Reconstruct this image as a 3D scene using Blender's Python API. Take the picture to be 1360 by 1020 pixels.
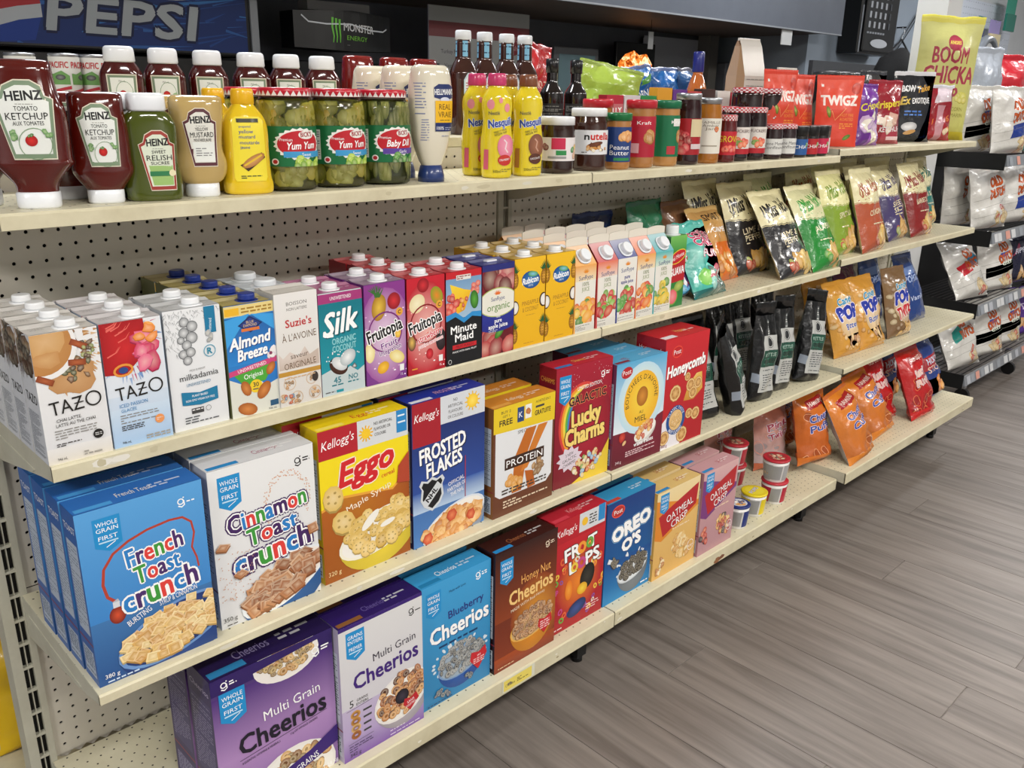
import bpy, bmesh, math, random
import numpy as np
from mathutils import Vector, Matrix, noise
PI = math.pi
SC = bpy.context.scene
COL = SC.collection
for o in list(bpy.data.objects):
    bpy.data.objects.remove(o)

# ------------------------------------------------------------------ camera
CAM_POS = (-0.3226, -1.2716, 1.4606)
YAW, PITCH, ROLL, FPX = 0.7758, -0.3223, 0.0188, 1147.2
_d = Vector((math.sin(YAW) * math.cos(PITCH), math.cos(YAW) * math.cos(PITCH), math.sin(PITCH)))
_r = Vector((math.cos(YAW), -math.sin(YAW), 0)); _u = _r.cross(_d)
_r2 = math.cos(ROLL) * _r + math.sin(ROLL) * _u
_u2 = -math.sin(ROLL) * _r + math.cos(ROLL) * _u
cam = bpy.data.cameras.new('camera'); co = bpy.data.objects.new('camera', cam); COL.objects.link(co)
M = Matrix((( _r2.x, _u2.x, -_d.x, CAM_POS[0]), (_r2.y, _u2.y, -_d.y, CAM_POS[1]), (_r2.z, _u2.z, -_d.z, CAM_POS[2]), (0, 0, 0, 1)))
co.matrix_world = M
cam.sensor_fit = 'HORIZONTAL'; cam.sensor_width = 36.0; cam.lens = 36.0 * FPX / 1360.0
cam.clip_start = 0.05; cam.clip_end = 60
SC.camera = co

# ------------------------------------------------------------------ light
w = bpy.data.worlds.new('world'); SC.world = w; w.use_nodes = True
w.node_tree.nodes['Background'].inputs[0].default_value = (0.75, 0.85, 1, 1)
w.node_tree.nodes['Background'].inputs[1].default_value = 0.05
def area(name, loc, sx, sy, power, col=(1, 0.97, 0.92)):
    l = bpy.data.lights.new(name, 'AREA'); l.shape = 'RECTANGLE'; l.size = sx; l.size_y = sy
    l.energy = power; l.color = col
    o = bpy.data.objects.new(name, l); o.location = loc; COL.objects.link(o); return o
LAMPS = [(0.0, -2.3, 62, (1, .97, .93)), (2.4, -2.2, 62, (1, .95, .87)), (5.0, -1.7, 48, (1, .97, .93)),
         (-2.3, -1.0, 62, (1, .98, .96)), (1.4, -3.9, 40, (1, .96, .9)), (0.9, 0.95, 34, (.97, .98, 1)), (3.9, 0.55, 40, (.97, .98, 1)), (7.2, 0.1, 60, (.97, .98, 1))]
for i, (x, y, p_, c) in enumerate(LAMPS):
    area('ceiling_lamp_light', (x, y, 2.83), 1.15, 0.28, p_, c)
SC.view_settings.view_transform = 'Standard'; SC.view_settings.look = 'None'
SC.view_settings.gamma = 1; SC.view_settings.use_curve_mapping = False
SC.view_settings.exposure = -0.10
SC.cycles.max_bounces = 6

# ------------------------------------------------------------------ colour and materials
def lin(c):
    return c / 12.92 if c <= 0.04045 else ((c + 0.055) / 1.055) ** 2.4
_cc = {}
def H(h):
    if not isinstance(h, str): return h
    v = _cc.get(h)
    if v is None:
        s = h.lstrip('#')
        if len(s) == 3: s = ''.join(q * 2 for q in s)
        v = _cc[h] = tuple(lin(int(s[i:i + 2], 16) / 255) for i in (0, 2, 4))
    return v
def mix(a, b, t):
    a, b = H(a), H(b); return tuple(a[i] * (1 - t) + b[i] * t for i in range(3))
def mat(name, col=None, rough=.5, metal=0, coat=0, bump=0, bscale=60, trans=0, spec=.5, ior=1.45, vcol=False, alpha=1, bdist=.002):
    m = bpy.data.materials.new(name); m.use_nodes = True
    nt = m.node_tree; b = nt.nodes['Principled BSDF']
    if vcol:
        a = nt.nodes.new('ShaderNodeVertexColor'); a.layer_name = 'Col'
        nt.links.new(a.outputs[0], b.inputs['Base Color'])
    elif col is not None: b.inputs['Base Color'].default_value = (*H(col), 1)
    b.inputs['Roughness'].default_value = rough; b.inputs['Metallic'].default_value = metal
    b.inputs['Coat Weight'].default_value = coat; b.inputs['Coat Roughness'].default_value = .08
    b.inputs['Transmission Weight'].default_value = trans; b.inputs['IOR'].default_value = ior
    b.inputs['Specular IOR Level'].default_value = spec; b.inputs['Alpha'].default_value = alpha
    if bump:
        t = nt.nodes.new('ShaderNodeTexCoord'); n = nt.nodes.new('ShaderNodeTexNoise'); bp = nt.nodes.new('ShaderNodeBump')
        n.inputs['Scale'].default_value = bscale; n.inputs['Detail'].default_value = 3
        bp.inputs['Strength'].default_value = bump; bp.inputs['Distance'].default_value = bdist
        nt.links.new(t.outputs['Object'], n.inputs['Vector']); nt.links.new(n.outputs[0], bp.inputs['Height'])
        nt.links.new(bp.outputs[0], b.inputs['Normal'])
    return m
CARD = mat('printed_card', rough=.42, vcol=True, coat=.15, bump=.15, bscale=25)
GLOSSCARD = mat('printed_carton', rough=.32, vcol=True, coat=.2, bump=.12, bscale=30)
FOIL = mat('printed_foil', rough=.27, vcol=True, coat=.45, bump=.7, bscale=38, bdist=.005)
MATTE_FOIL = mat('matte_foil', rough=.4, vcol=True, coat=.1, bump=.5, bscale=30, bdist=.004)
PLAST = mat('coloured_plastic', rough=.28, vcol=True, coat=.2)
LIQ = mat('filled_bottle', rough=.12, vcol=True, coat=.9)
LABEL = mat('printed_label', rough=.4, vcol=True, coat=.1)
GLASS = mat('clear_glass', '#ffffff', rough=.03, trans=1, ior=1.25)
TIN = mat('tin', '#b9bcc0', rough=.3, metal=.9)

def painted(name, c1, c2, scale=6, rough=.5, dirt=.25, bump=.05):
    m = mat(name, c1, rough=rough); nt = m.node_tree; b = nt.nodes['Principled BSDF']
    t = nt.nodes.new('ShaderNodeTexCoord'); n = nt.nodes.new('ShaderNodeTexNoise'); n.inputs['Scale'].default_value = scale
    n.inputs['Detail'].default_value = 6; n.inputs['Roughness'].default_value = .65
    r = nt.nodes.new('ShaderNodeValToRGB'); r.color_ramp.elements[0].position = .35; r.color_ramp.elements[1].position = .75
    r.color_ramp.elements[0].color = (*H(c1), 1); r.color_ramp.elements[1].color = (*mix(c1, c2, min(1, dirt * 2)), 1)
    nt.links.new(t.outputs['Object'], n.inputs['Vector']); nt.links.new(n.outputs[0], r.inputs[0]); nt.links.new(r.outputs[0], b.inputs['Base Color'])
    return m
STEEL = painted('cream_steel', '#dcd5b8', '#b3a887', 9, .42, .3)
STEEL_SIDE = painted('grey_cream_steel', '#c9c7b6', '#a5a18c', 7, .45, .3)
PEG = painted('pegboard_panel', '#dad4c6', '#c8c2b2', 4, .6, .2)
PEGIN = mat('hole_shade_dark', '#2a2622', rough=.9)
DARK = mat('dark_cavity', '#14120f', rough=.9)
BLACKP = mat('black_plastic', '#111214', rough=.35)
BLACKM = mat('black_metal', '#17181a', rough=.4, bump=.1)
WHITEP = mat('white_plastic', '#eef0f2', rough=.35)
GREYP = mat('grey_plastic', '#8c9096', rough=.4)

def shelf_mat():
    # cream enamel with two rows of small punched holes along the front
    m = painted('shelf_enamel', '#ddd7bc', '#c2b998', 8, .4, .25); nt = m.node_tree; b = nt.nodes['Principled BSDF']
    src = b.inputs['Base Color'].links[0].from_socket
    t = nt.nodes.new('ShaderNodeTexCoord'); s = nt.nodes.new('ShaderNodeSeparateXYZ'); nt.links.new(t.outputs['Object'], s.inputs[0])
    def mth(op, a, c=None):
        n = nt.nodes.new('ShaderNodeMath'); n.operation = op
        for i, v in enumerate((a, c)):
            if v is None: continue
            if isinstance(v, (int, float)): n.inputs[i].default_value = v
            else: nt.links.new(v, n.inputs[i])
        return n.outputs[0]
    P_ = .0254
    fy = mth('FLOOR', mth('DIVIDE', s.outputs['Y'], .019))
    off = mth('MULTIPLY', mth('MODULO', fy, 2.0), .5)
    ux = mth('SUBTRACT', mth('FRACT', mth('ADD', mth('DIVIDE', s.outputs['X'], P_), off)), .5)
    uy = mth('SUBTRACT', mth('FRACT', mth('DIVIDE', s.outputs['Y'], .019)), .5)
    dx = mth('MULTIPLY', ux, P_); dy = mth('MULTIPLY', uy, .019)
    rr = mth('ADD', mth('MULTIPLY', dx, dx), mth('MULTIPLY', dy, dy))
    hole = mth('LESS_THAN', rr, .0019 ** 2)
    lim = mth('MULTIPLY', hole, mth('GREATER_THAN', s.outputs['Y'], .019))
    mx = nt.nodes.new('ShaderNodeMix'); mx.data_type = 'RGBA'
    nt.links.new(lim, mx.inputs[0]); nt.links.new(src, mx.inputs[6]); mx.inputs[7].default_value = (*H('#38342b'), 1)
    nt.links.new(mx.outputs[2], b.inputs['Base Color'])
    return m
SHELF = shelf_mat()

def wood_mat():
    m = mat('grey_vinyl_plank', '#8a8178', rough=.42); nt = m.node_tree; b = nt.nodes['Principled BSDF']
    t = nt.nodes.new('ShaderNodeTexCoord'); oi = nt.nodes.new('ShaderNodeObjectInfo')
    mp = nt.nodes.new('ShaderNodeMapping'); mp.inputs['Scale'].default_value = (26, 1.6, 1)
    cb = nt.nodes.new('ShaderNodeCombineXYZ'); mu = nt.nodes.new('ShaderNodeMath'); mu.operation = 'MULTIPLY'; mu.inputs[1].default_value = 37
    nt.links.new(oi.outputs['Random'], mu.inputs[0]); nt.links.new(mu.outputs[0], cb.inputs[0]); nt.links.new(mu.outputs[0], cb.inputs[1])
    nt.links.new(t.outputs['Object'], mp.inputs[0]); nt.links.new(cb.outputs[0], mp.inputs['Location'])
    n = nt.nodes.new('ShaderNodeTexNoise'); n.inputs['Scale'].default_value = 1; n.inputs['Detail'].default_value = 8; n.inputs['Roughness'].default_value = .62
    n.inputs['Distortion'].default_value = .5
    nt.links.new(mp.outputs[0], n.inputs['Vector'])
    r = nt.nodes.new('ShaderNodeValToRGB'); e = r.color_ramp.elements
    e[0].position = .28; e[0].color = (*H('#5d554f'), 1); e[1].position = .75; e[1].color = (*H('#8d857e'), 1)
    x = r.color_ramp.elements.new(.5); x.color = (*H('#79716b'), 1)
    nt.links.new(n.outputs[0], r.inputs[0])
    n2 = nt.nodes.new('ShaderNodeTexNoise'); n2.inputs['Scale'].default_value = 1; mp2 = nt.nodes.new('ShaderNodeMapping'); mp2.inputs['Scale'].default_value = (7, 1.0, 1)
    nt.links.new(t.outputs['Object'], mp2.inputs[0]); nt.links.new(cb.outputs[0], mp2.inputs['Location']); nt.links.new(mp2.outputs[0], n2.inputs['Vector'])
    hs = nt.nodes.new('ShaderNodeHueSaturation'); ma = nt.nodes.new('ShaderNodeMapRange'); ma.inputs['To Min'].default_value = .84; ma.inputs['To Max'].default_value = 1.12
    ad = nt.nodes.new('ShaderNodeMath'); ad.operation = 'ADD'; ad2 = nt.nodes.new('ShaderNodeMath'); ad2.operation = 'MULTIPLY'; ad2.inputs[1].default_value = .5
    nt.links.new(oi.outputs['Random'], ad.inputs[0]); nt.links.new(n2.outputs[0], ad.inputs[1]); nt.links.new(ad.outputs[0], ad2.inputs[0])
    nt.links.new(ad2.outputs[0], ma.inputs['Value']); nt.links.new(ma.outputs[0], hs.inputs['Value']); nt.links.new(r.outputs[0], hs.inputs['Color'])
    nt.links.new(hs.outputs[0], b.inputs['Base Color'])
    bp = nt.nodes.new('ShaderNodeBump'); bp.inputs['Strength'].default_value = .12; bp.inputs['Distance'].default_value = .002
    nt.links.new(n.outputs[0], bp.inputs['Height']); nt.links.new(bp.outputs[0], b.inputs['Normal'])
    return m
PLANK = wood_mat()

# ------------------------------------------------------------------ object helpers
def empty(name, loc=(0, 0, 0), rot=(0, 0, 0)):
    o = bpy.data.objects.new(name, None); o.empty_display_size = .02; o.location = loc; o.rotation_euler = rot; COL.objects.link(o); return o
def tag(o, label, cat, group=None, kind=None):
    if label: o['label'] = label
    if cat: o['category'] = cat
    if group: o['group'] = group
    if kind: o['kind'] = kind
    return o
def link(name, me, m, parent=None, loc=None):
    o = bpy.data.objects.new(name, me); COL.objects.link(o)
    for q in (m if isinstance(m, (list, tuple)) else [m]):
        if q.name not in me.materials: me.materials.append(q)
    if parent: o.parent = parent
    if loc: o.location = loc
    return o
def dup(root, loc, rot=None, label=None, group=None, cat=None):
    r = root.copy(); COL.objects.link(r); r.location = loc
    if rot is not None: r.rotation_euler = rot
    if label: r['label'] = label
    if group: r['group'] = group
    if cat: r['category'] = cat
    for ch in list(root.children):
        c = ch.copy(); COL.objects.link(c); c.parent = r
        for g in ch.children:
            e = g.copy(); COL.objects.link(e); e.parent = c
    return r

class MB:
    """collects coloured polygons (metres) into one mesh"""
    def __init__(s): s.V = []; s.F = []; s.C = []; s.sm = []
    def add(s, vs, fs, col, smooth=False):
        n = len(s.V); s.V += [tuple(v) for v in vs]
        if isinstance(col, list): s.C += [H(c) for c in col]
        else: s.C += [H(col)] * len(vs)
        for f in fs: s.F.append(tuple(i + n for i in f)); s.sm.append(smooth)
        return s
    def box(s, x0, y0, z0, x1, y1, z1, col, ch=0):
        if ch:
            c = ch; vs = []
            for z, k in ((z0, c), (z0 + c, 0), (z1 - c, 0), (z1, c)):
                a = k
                vs += [(x0 + a + (c if not k else 0), y0 + a, z), (x1 - a - (c if not k else 0), y0 + a, z), (x1 - a, y0 + a + (c if not k else 0), z), (x1 - a, y1 - a - (c if not k else 0), z),
                       (x1 - a - (c if not k else 0), y1 - a, z), (x0 + a + (c if not k else 0), y1 - a, z), (x0 + a, y1 - a - (c if not k else 0), z), (x0 + a, y0 + a + (c if not k else 0), z)]
            fs = [tuple(range(7, -1, -1)), tuple(range(24, 32))]
            for l in range(3):
                for i in range(8): fs.append((l * 8 + i, l * 8 + (i + 1) % 8, l * 8 + 8 + (i + 1) % 8, l * 8 + 8 + i))
            return s.add(vs, fs, col)
        vs = [(x0, y0, z0), (x1, y0, z0), (x1, y1, z0), (x0, y1, z0), (x0, y0, z1), (x1, y0, z1), (x1, y1, z1), (x0, y1, z1)]
        return s.add(vs, [(0, 3, 2, 1), (4, 5, 6, 7), (0, 1, 5, 4), (1, 2, 6, 5), (2, 3, 7, 6), (3, 0, 4, 7)], col)
    def loft(s, secs, n=24, p=2.0, cx=0, cy=0, cols=None, caps=(1, 1), col='#fff'):
        vs = []; cs = []; fs = []
        for k, sec in enumerate(secs):
            z, rx, ry = sec[:3]; ox = sec[3] if len(sec) > 3 else 0
            for i in range(n):
                a = 2 * PI * i / n; c, q = math.cos(a), math.sin(a)
                e = 2 / p
                vs.append((cx + ox + rx * math.copysign(abs(c) ** e, c), cy + ry * math.copysign(abs(q) ** e, q), z))
                cs.append(H(cols[k]) if cols else H(col))
        m = len(secs)
        for k in range(m - 1):
            for i in range(n): fs.append((k * n + i, k * n + (i + 1) % n, (k + 1) * n + (i + 1) % n, (k + 1) * n + i))
        b = len(s.V); s.add(vs, fs, cs, True)
        if caps[0]: s.F.append(tuple(b + i for i in range(n - 1, -1, -1))); s.sm.append(False)
        if caps[1]: s.F.append(tuple(b + (m - 1) * n + i for i in range(n))); s.sm.append(False)
        return s
    def mesh(s, name, normals=None):
        me = bpy.data.meshes.new(name); me.from_pydata(s.V, [], s.F); me.update()
        a = me.color_attributes.new('Col', 'FLOAT_COLOR', 'POINT')
        arr = np.ones((len(s.V), 4), dtype=np.float32)
        if s.V: arr[:, :3] = np.array(s.C, dtype=np.float32)
        a.data.foreach_set('color', arr.ravel())
        me.polygons.foreach_set('use_smooth', s.sm)
        if normals is not None:
            me.polygons.foreach_set('use_smooth', [True] * len(s.sm))
            me.normals_split_custom_set_from_vertices(normals)
        return me
    def obj(s, name, m, parent=None, loc=None): return link(name, s.mesh(name), m, parent, loc)
def cyl(mb, cx, cy, z0, z1, r, col, n=20, r1=None, bev=0):
    r1 = r if r1 is None else r1
    if bev: mb.loft([(z0, r - bev, r - bev), (z0 + bev, r, r), (z1 - bev, r1, r1), (z1, r1 - bev, r1 - bev)], n, 2, cx, cy, col=col)
    else: mb.loft([(z0, r, r), (z1, r1, r1)], n, 2, cx, cy, col=col)
    return mb

# ------------------------------------------------------------------ printed artwork: flat vector shapes in centimetres
_tc = {}
def glyphs(txt, off=0.0, italic=0):
    k = (txt, round(off, 3), italic)
    if k in _tc: return _tc[k]
    cu = bpy.data.curves.new('t', 'FONT'); cu.body = txt; cu.size = 1; cu.offset = off; cu.resolution_u = 2; cu.fill_mode = 'FRONT'; cu.shear = italic
    ob = bpy.data.objects.new('t', cu); me = ob.to_mesh()
    V = np.array([v.co[:2] for v in me.vertices]).reshape(-1, 2); F = [tuple(p.vertices) for p in me.polygons]
    ob.to_mesh_clear(); bpy.data.objects.remove(ob); bpy.data.curves.remove(cu)
    _tc[k] = (V, F); return _tc[k]
_hv = glyphs('H')[0]; CAPH = float(_hv[:, 1].max() - _hv[:, 1].min())
_HH = float(glyphs('HH')[0][:, 0].max())
_adv = {}
def adv(c):
    if c not in _adv: _adv[c] = .28 if c == ' ' else float(glyphs('H' + c + 'H')[0][:, 0].max()) - _HH
    return _adv[c]

def clip_poly(P, w, h):
    out = P
    for ax, lim, sg in ((0, 0, 1), (0, w, -1), (1, 0, 1), (1, h, -1)):
        if not out: break
        res = []
        for i in range(len(out)):
            a, b = out[i - 1], out[i]
            da, db = (a[0][ax] - lim) * sg, (b[0][ax] - lim) * sg
            if da >= 0 and db >= 0: res.append(b)
            elif da >= 0 or db >= 0:
                t = da / (da - db)
                q = ((a[0][0] + (b[0][0] - a[0][0]) * t, a[0][1] + (b[0][1] - a[0][1]) * t), tuple(a[1][j] * (1 - t) + b[1][j] * t for j in range(3)))
                res.append(q)
                if db >= 0: res.append(b)
        out = res
    return out

class Art:
    def __init__(s, w, h, bg=None, bg2=None, seed=1):
        s.w, s.h = w, h; s.V = []; s.F = []; s.C = []; s.L = []; s.k = 0.0; s.rnd = random.Random(seed)
        if bg: s.g(0, 0, w, h, bg, bg2 or bg)
    def raw(s, V, F, C, dk=1.0):
        s.k += dk; V = [tuple(v) for v in V]
        if not isinstance(C, list): C = [H(C)] * len(V)
        else: C = [H(c) for c in C]
        e = 1e-6
        if all(-e <= x <= s.w + e and -e <= y <= s.h + e for x, y in V):
            n = len(s.V); s.V += V; s.C += C; s.L += [s.k] * len(V); s.F += [tuple(i + n for i in f) for f in F]; return
        for f in F:
            P = [(V[i], C[i]) for i in f]
            if not all(-e <= p[0][0] <= s.w + e and -e <= p[0][1] <= s.h + e for p in P): P = clip_poly(P, s.w, s.h)
            if len(P) < 3: continue
            n = len(s.V); s.V += [p[0] for p in P]; s.C += [p[1] for p in P]; s.L += [s.k] * len(P); s.F.append(tuple(range(n, n + len(P))))
    def p(s, pts, col, dk=1.0): s.raw(pts, [tuple(range(len(pts)))], col, dk)
    def r(s, x0, y0, x1, y1, col): s.p([(x0, y0), (x1, y0), (x1, y1), (x0, y1)], col)
    def g(s, x0, y0, x1, y1, c0, c1): s.p([(x0, y0), (x1, y0), (x1, y1), (x0, y1)], [c0, c0, c1, c1])
    def fan(s, pts, c, cc=None, dk=1.0):
        cc = cc or c
        """closed outline filled from its centre, centre colour cc"""
        n = len(pts); x = sum(p[0] for p in pts) / n; y = sum(p[1] for p in pts) / n
        s.raw([(x, y)] + pts, [(0, i + 1, (i + 1) % n + 1) for i in range(n)], [cc] + [c] * n, dk)
    def el(s, cx, cy, rx, ry, rot=0, n=20, a0=0, a1=2 * PI):
        c, q = math.cos(rot), math.sin(rot); full = abs(a1 - a0 - 2 * PI) < 1e-6
        L = []
        for i in range(n if full else n + 1):
            a = a0 + (a1 - a0) * i / n; x, y = rx * math.cos(a), ry * math.sin(a); L.append((cx + x * c - y * q, cy + x * q + y * c))
        return L
    def e(s, cx, cy, rx, ry, col, rot=0, n=20, cc=None, dk=1.0):
        P = s.el(cx, cy, rx, ry, rot, n)
        s.fan(P, col, cc, dk) if cc else s.p(P, col, dk)
    def ring(s, cx, cy, rx, ry, t, col, rot=0, n=16, dk=1.0, col2=None):
        A = s.el(cx, cy, rx, ry, rot, n); B = s.el(cx, cy, rx - t, ry - t, rot, n)
        s.raw(A + B, [(i, (i + 1) % n, n + (i + 1) % n, n + i) for i in range(n)], [col] * n + [col2 or col] * n, dk)
    def st(s, pts, t, col, t1=None, dk=1.0):
        n = len(pts); V = []
        for i, (x, y) in enumerate(pts):
            a = pts[max(0, i - 1)]; b = pts[min(n - 1, i + 1)]; dx, dy = b[0] - a[0], b[1] - a[1]; l = math.hypot(dx, dy) or 1
            k = (t + ((t1 if t1 is not None else t) - t) * i / max(1, n - 1)) / 2
            V += [(x - dy / l * k, y + dx / l * k), (x + dy / l * k, y - dx / l * k)]
        s.raw(V, [(2 * i, 2 * i + 1, 2 * i + 3, 2 * i + 2) for i in range(n - 1)], col, dk)
    def _place(s, V, sx, sy, x, y, rot):
        c, q = math.cos(rot), math.sin(rot)
        return [(x + a * sx * c - b * sy * q, y + a * sx * q + b * sy * c) for a, b in V]
    @staticmethod
    def stamps(off, h):
        if off <= .015 or (h < .7 and off < .045): return [(0, 0)]
        n = 4 if off < .06 else 8
        L = [(off * math.cos(2 * PI * (i + .5) / n), off * math.sin(2 * PI * (i + .5) / n)) for i in range(n)]
        return L + ([(0, 0)] if off < .09 else [(a * .5, c * .5) for a, c in L])
    def t(s, txt, x, y, h, col, w=None, rot=0, b=0.0, al='c', it=0, ol=None, oo=.05, ol2=None, sh=None):
        """text: cap height h cm, optional fitted width w, baseline at y"""
        b = b * .5; rot = math.radians(rot); V, F = glyphs(txt, 0, it)
        if not len(V): return
        x0, x1 = float(V[:, 0].min()), float(V[:, 0].max()); sy = h / CAPH; sx = sy if w is None else w / max(1e-6, x1 - x0)
        ox = {'l': x0, 'c': (x0 + x1) / 2, 'r': x1}[al]
        W = V - np.array([[ox, 0]])
        def put(off, cl, dx=0, dy=0):
            for k, (a, c_) in enumerate(s.stamps(off, h)): s.raw(s._place(W, sx, sy, x + dx + a * sy, y + dy + c_ * sy, rot), F, cl, 1.0 if k == 0 else .02)
        if sh: put(b, sh, h * .07, -h * .07)
        if ol2: put(b + oo * 2, ol2)
        if ol: put(b + oo, ol)
        put(b, col)
    def mc(s, txt, x, y, h, cols, w=None, rot=0, b=.03, ol=None, oo=.06, ol2=None, bounce=0, sq=1.0):
        """multi-coloured letters set one by one, centred on x"""
        b = b * .5; rot = math.radians(rot); tot = sum(adv(c) for c in txt); sy = h / CAPH; sx = sy * sq if w is None else w / tot
        for ps in range(3):
            if (ps == 0 and not ol2) or (ps == 1 and not ol): continue
            off = b + (oo * 2 if ps == 0 else oo if ps == 1 else 0); cx = -tot * sx / 2; first = True
            for i, c in enumerate(txt):
                if c != ' ':
                    V, F = glyphs(c, 0); yy = bounce * (1 if i % 2 else -1)
                    X = x + cx * math.cos(rot) - yy * math.sin(rot); Y = y + cx * math.sin(rot) + yy * math.cos(rot)
                    for a, c_ in s.stamps(off, h): s.raw(s._place(V, sx, sy, X + a * sy, Y + c_ * sy, rot), F, ol2 if ps == 0 else ol if ps == 1 else cols[i % len(cols)], 1.0 if first else .1); first = False
                cx += adv(c) * sx
    def arc(s, txt, cx, cy, R, h, col, a0=90, b=.02, inside=False, sp=1.0):
        """text along a circle, centred on angle a0"""
        tot = sum(adv(c) for c in txt) * h / CAPH * sp; a = math.radians(a0) + (tot / 2 / R) * (-1 if inside else 1)
        for c in txt:
            da = adv(c) * h / CAPH * sp / R; am = a + (da / 2 if inside else -da / 2)
            if c != ' ':
                V, F = glyphs(c, 0); W = V - np.array([[adv(c) / 2, 0]]); rr = R
                rot = am + PI / 2 if inside else am - PI / 2
                s.raw(s._place(W, h / CAPH, h / CAPH, cx + rr * math.cos(am), cy + rr * math.sin(am), rot), F, col, .1)
            a = a + da if inside else a - da
        s.k += 1
    def lines(s, x0, y0, x1, y1, n, col, t=.5):
        """blocks of print too small to read"""
        dy = (y1 - y0) / n; V = []; F = []
        for i in range(n):
            y = y0 + dy * (i + .25); x = x0
            while x < x1:
                l = s.rnd.uniform(.25, .9) * (abs(dy) * 3 + .1); xe = min(x1, x + l)
                if s.rnd.random() < .1: break
                k = len(V); V += [(x, y), (xe, y), (xe, y + dy * t), (x, y + dy * t)]; F.append((k, k + 1, k + 2, k + 3)); x = xe + abs(dy) * .5
        if V: s.raw(V, F, col)
    # ---- food pictures
    def blob(s, cx, cy, r, n=7, jag=.25, ax=1.0, rot=None):
        ro = s.rnd.uniform(0, 6.28) if rot is None else rot; c, q = math.cos(ro), math.sin(ro); L = []
        for i in range(n):
            a = 2 * PI * i / n; k = r * (1 + s.rnd.uniform(-jag, jag)); x, y = k * math.cos(a) * ax, k * math.sin(a); L.append((cx + x * c - y * q, cy + x * q + y * c))
        return L
    def heap(s, cx, cy, rx, ry, n, kind, size, cols, rot=0, half=None):
        R = s.rnd; c, q = math.cos(rot), math.sin(rot); pts = []
        for _ in range(n):
            a = R.uniform(0, 2 * PI); k = math.sqrt(R.random()); pts.append((rx * k * math.cos(a), ry * k * math.sin(a)))
        pts.sort(key=lambda p: -p[1])
        for x, y in pts:
            X, Y = cx + x * c - y * q, cy + x * q + y * c; col = H(R.choice(cols)); dkc = mix(col, '#3a2410', .45); lt = mix(col, '#fff6dc', .35); z = size * R.uniform(.8, 1.2)
            if kind == 'ring':
                ro = R.uniform(0, 3.1); f = R.uniform(.65, 1); s.e(X, Y, z, z * f, dkc, ro, 10, dk=.3); s.ring(X, Y + z * .08, z * .95, z * f * .95, z * .55, col, ro, 10, .3, lt)
            elif kind == 'square':
                ro = R.uniform(0, 3.1); f = R.uniform(.55, 1.0); P = [(z * math.cos(a + ro), z * f * math.sin(a + ro)) for a in (.8, 2.35, 3.9, 5.5)]
                s.p([(X + a, Y + b_ - z * .22) for a, b_ in P], dkc, .3); s.raw([(X + a, Y + b_) for a, b_ in P], [(0, 1, 2, 3)], [lt, col, col, lt], .3)
                s.fan([(X + a * .72, Y + b_ * .72) for a, b_ in P], mix(col, '#7a4418', .18), lt, .2)
            elif kind == 'flake':
                P = s.blob(X, Y, z, 8, .3, R.uniform(.6, 1)); s.fan([(a, b_ - z * .15) for a, b_ in P], dkc, dkc, .3); s.fan(P, col, lt, .3)
            elif kind == 'puff':
                P = s.el(X, Y, z, z * .85, R.uniform(0, 3), 10); s.p([(a, b_ - z * .18) for a, b_ in P], dkc, .3); s.fan(P, col, lt, .3)
            elif kind == 'waffle':
                P = s.el(X, Y, z, z * .85, R.uniform(0, 3), 10); s.p([(a, b_ - z * .18) for a, b_ in P], dkc, .3); s.fan(P, col, lt, .3)
                for i in range(5):
                    a = i * 1.256; s.e(X + z * .5 * math.cos(a), Y + z * .42 * math.sin(a), z * .13, z * .11, dkc, 0, 5, dk=.02)
        s.k += 1
    def bowl(s, cx, cy, rx, ry, depth, col, rim, rot=0, milk='#f4f1ea'):
        P = [(cx + rx * math.cos(a), cy + ry * math.sin(a)) for a in [0]]
        c, q = math.cos(rot), math.sin(rot); L = []
        for i in range(17):
            a = PI + PI * i / 16; x, y = rx * math.cos(a), depth * math.sin(a); L.append((cx + x * c - y * q, cy + x * q + y * c))
        s.fan(L, mix(col, '#000010', .25), col); s.e(cx, cy, rx, ry, rim, rot, 24); s.e(cx, cy, rx * .93, ry * .9, milk, rot, 24)
    def wg(s, x, y, w=3.4, h=5.0, a='WHOLE', b='GRAIN'):
        s.p([(x, y + h * .18), (x + w / 2, y), (x + w, y + h * .18), (x + w, y + h), (x, y + h)], '#1e8fcf')
        s.t(a, x + w / 2, y + h * .76, h * .12, '#fff', w * .8, b=.01); s.t(b, x + w / 2, y + h * .59, h * .12, '#fff', w * .8, b=.01)
        s.t('FIRST' if a == 'WHOLE' else 'PREMIER', x + w / 2, y + h * .36, h * .12, '#fff', w * .7, b=.01); s.r(x + w * .15, y + h * .27, x + w * .85, y + h * .31, '#bfe3f6')
        s.st([(x + w * .4, y + h * .13), (x + w * .75, y + h * .25)], .12, '#fff')
    def gm(s, x, y, k, col):
        s.ring(x, y, k, k, k * .35, col, n=12); s.st([(x + k * .9, y + k * .2), (x + k, y - k * 1.2), (x + k * .2, y - k * 1.7), (x - k * .8, y - k * 1.2)], k * .4, col); s.e(x + k * .9, y + k * 1.1, k * .25, k * .25, col, n=6)
        s.lines(x + k * 1.7, y - k * .8, x + k * 4, y + k * .8, 2, col)

EPS = 2.2e-5
def emit(art, fn, mb, eps=EPS, smooth=False):
    """lay an artwork on a surface; fn(u, v, lift) in cm -> xyz metres"""
    V = [fn(x, y, l * eps) for (x, y), l in zip(art.V, art.L)]
    n = len(mb.V); mb.V += V; mb.C += art.C; mb.F += [tuple(i + n for i in f) for f in art.F]; mb.sm += [smooth] * len(art.F)

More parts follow.
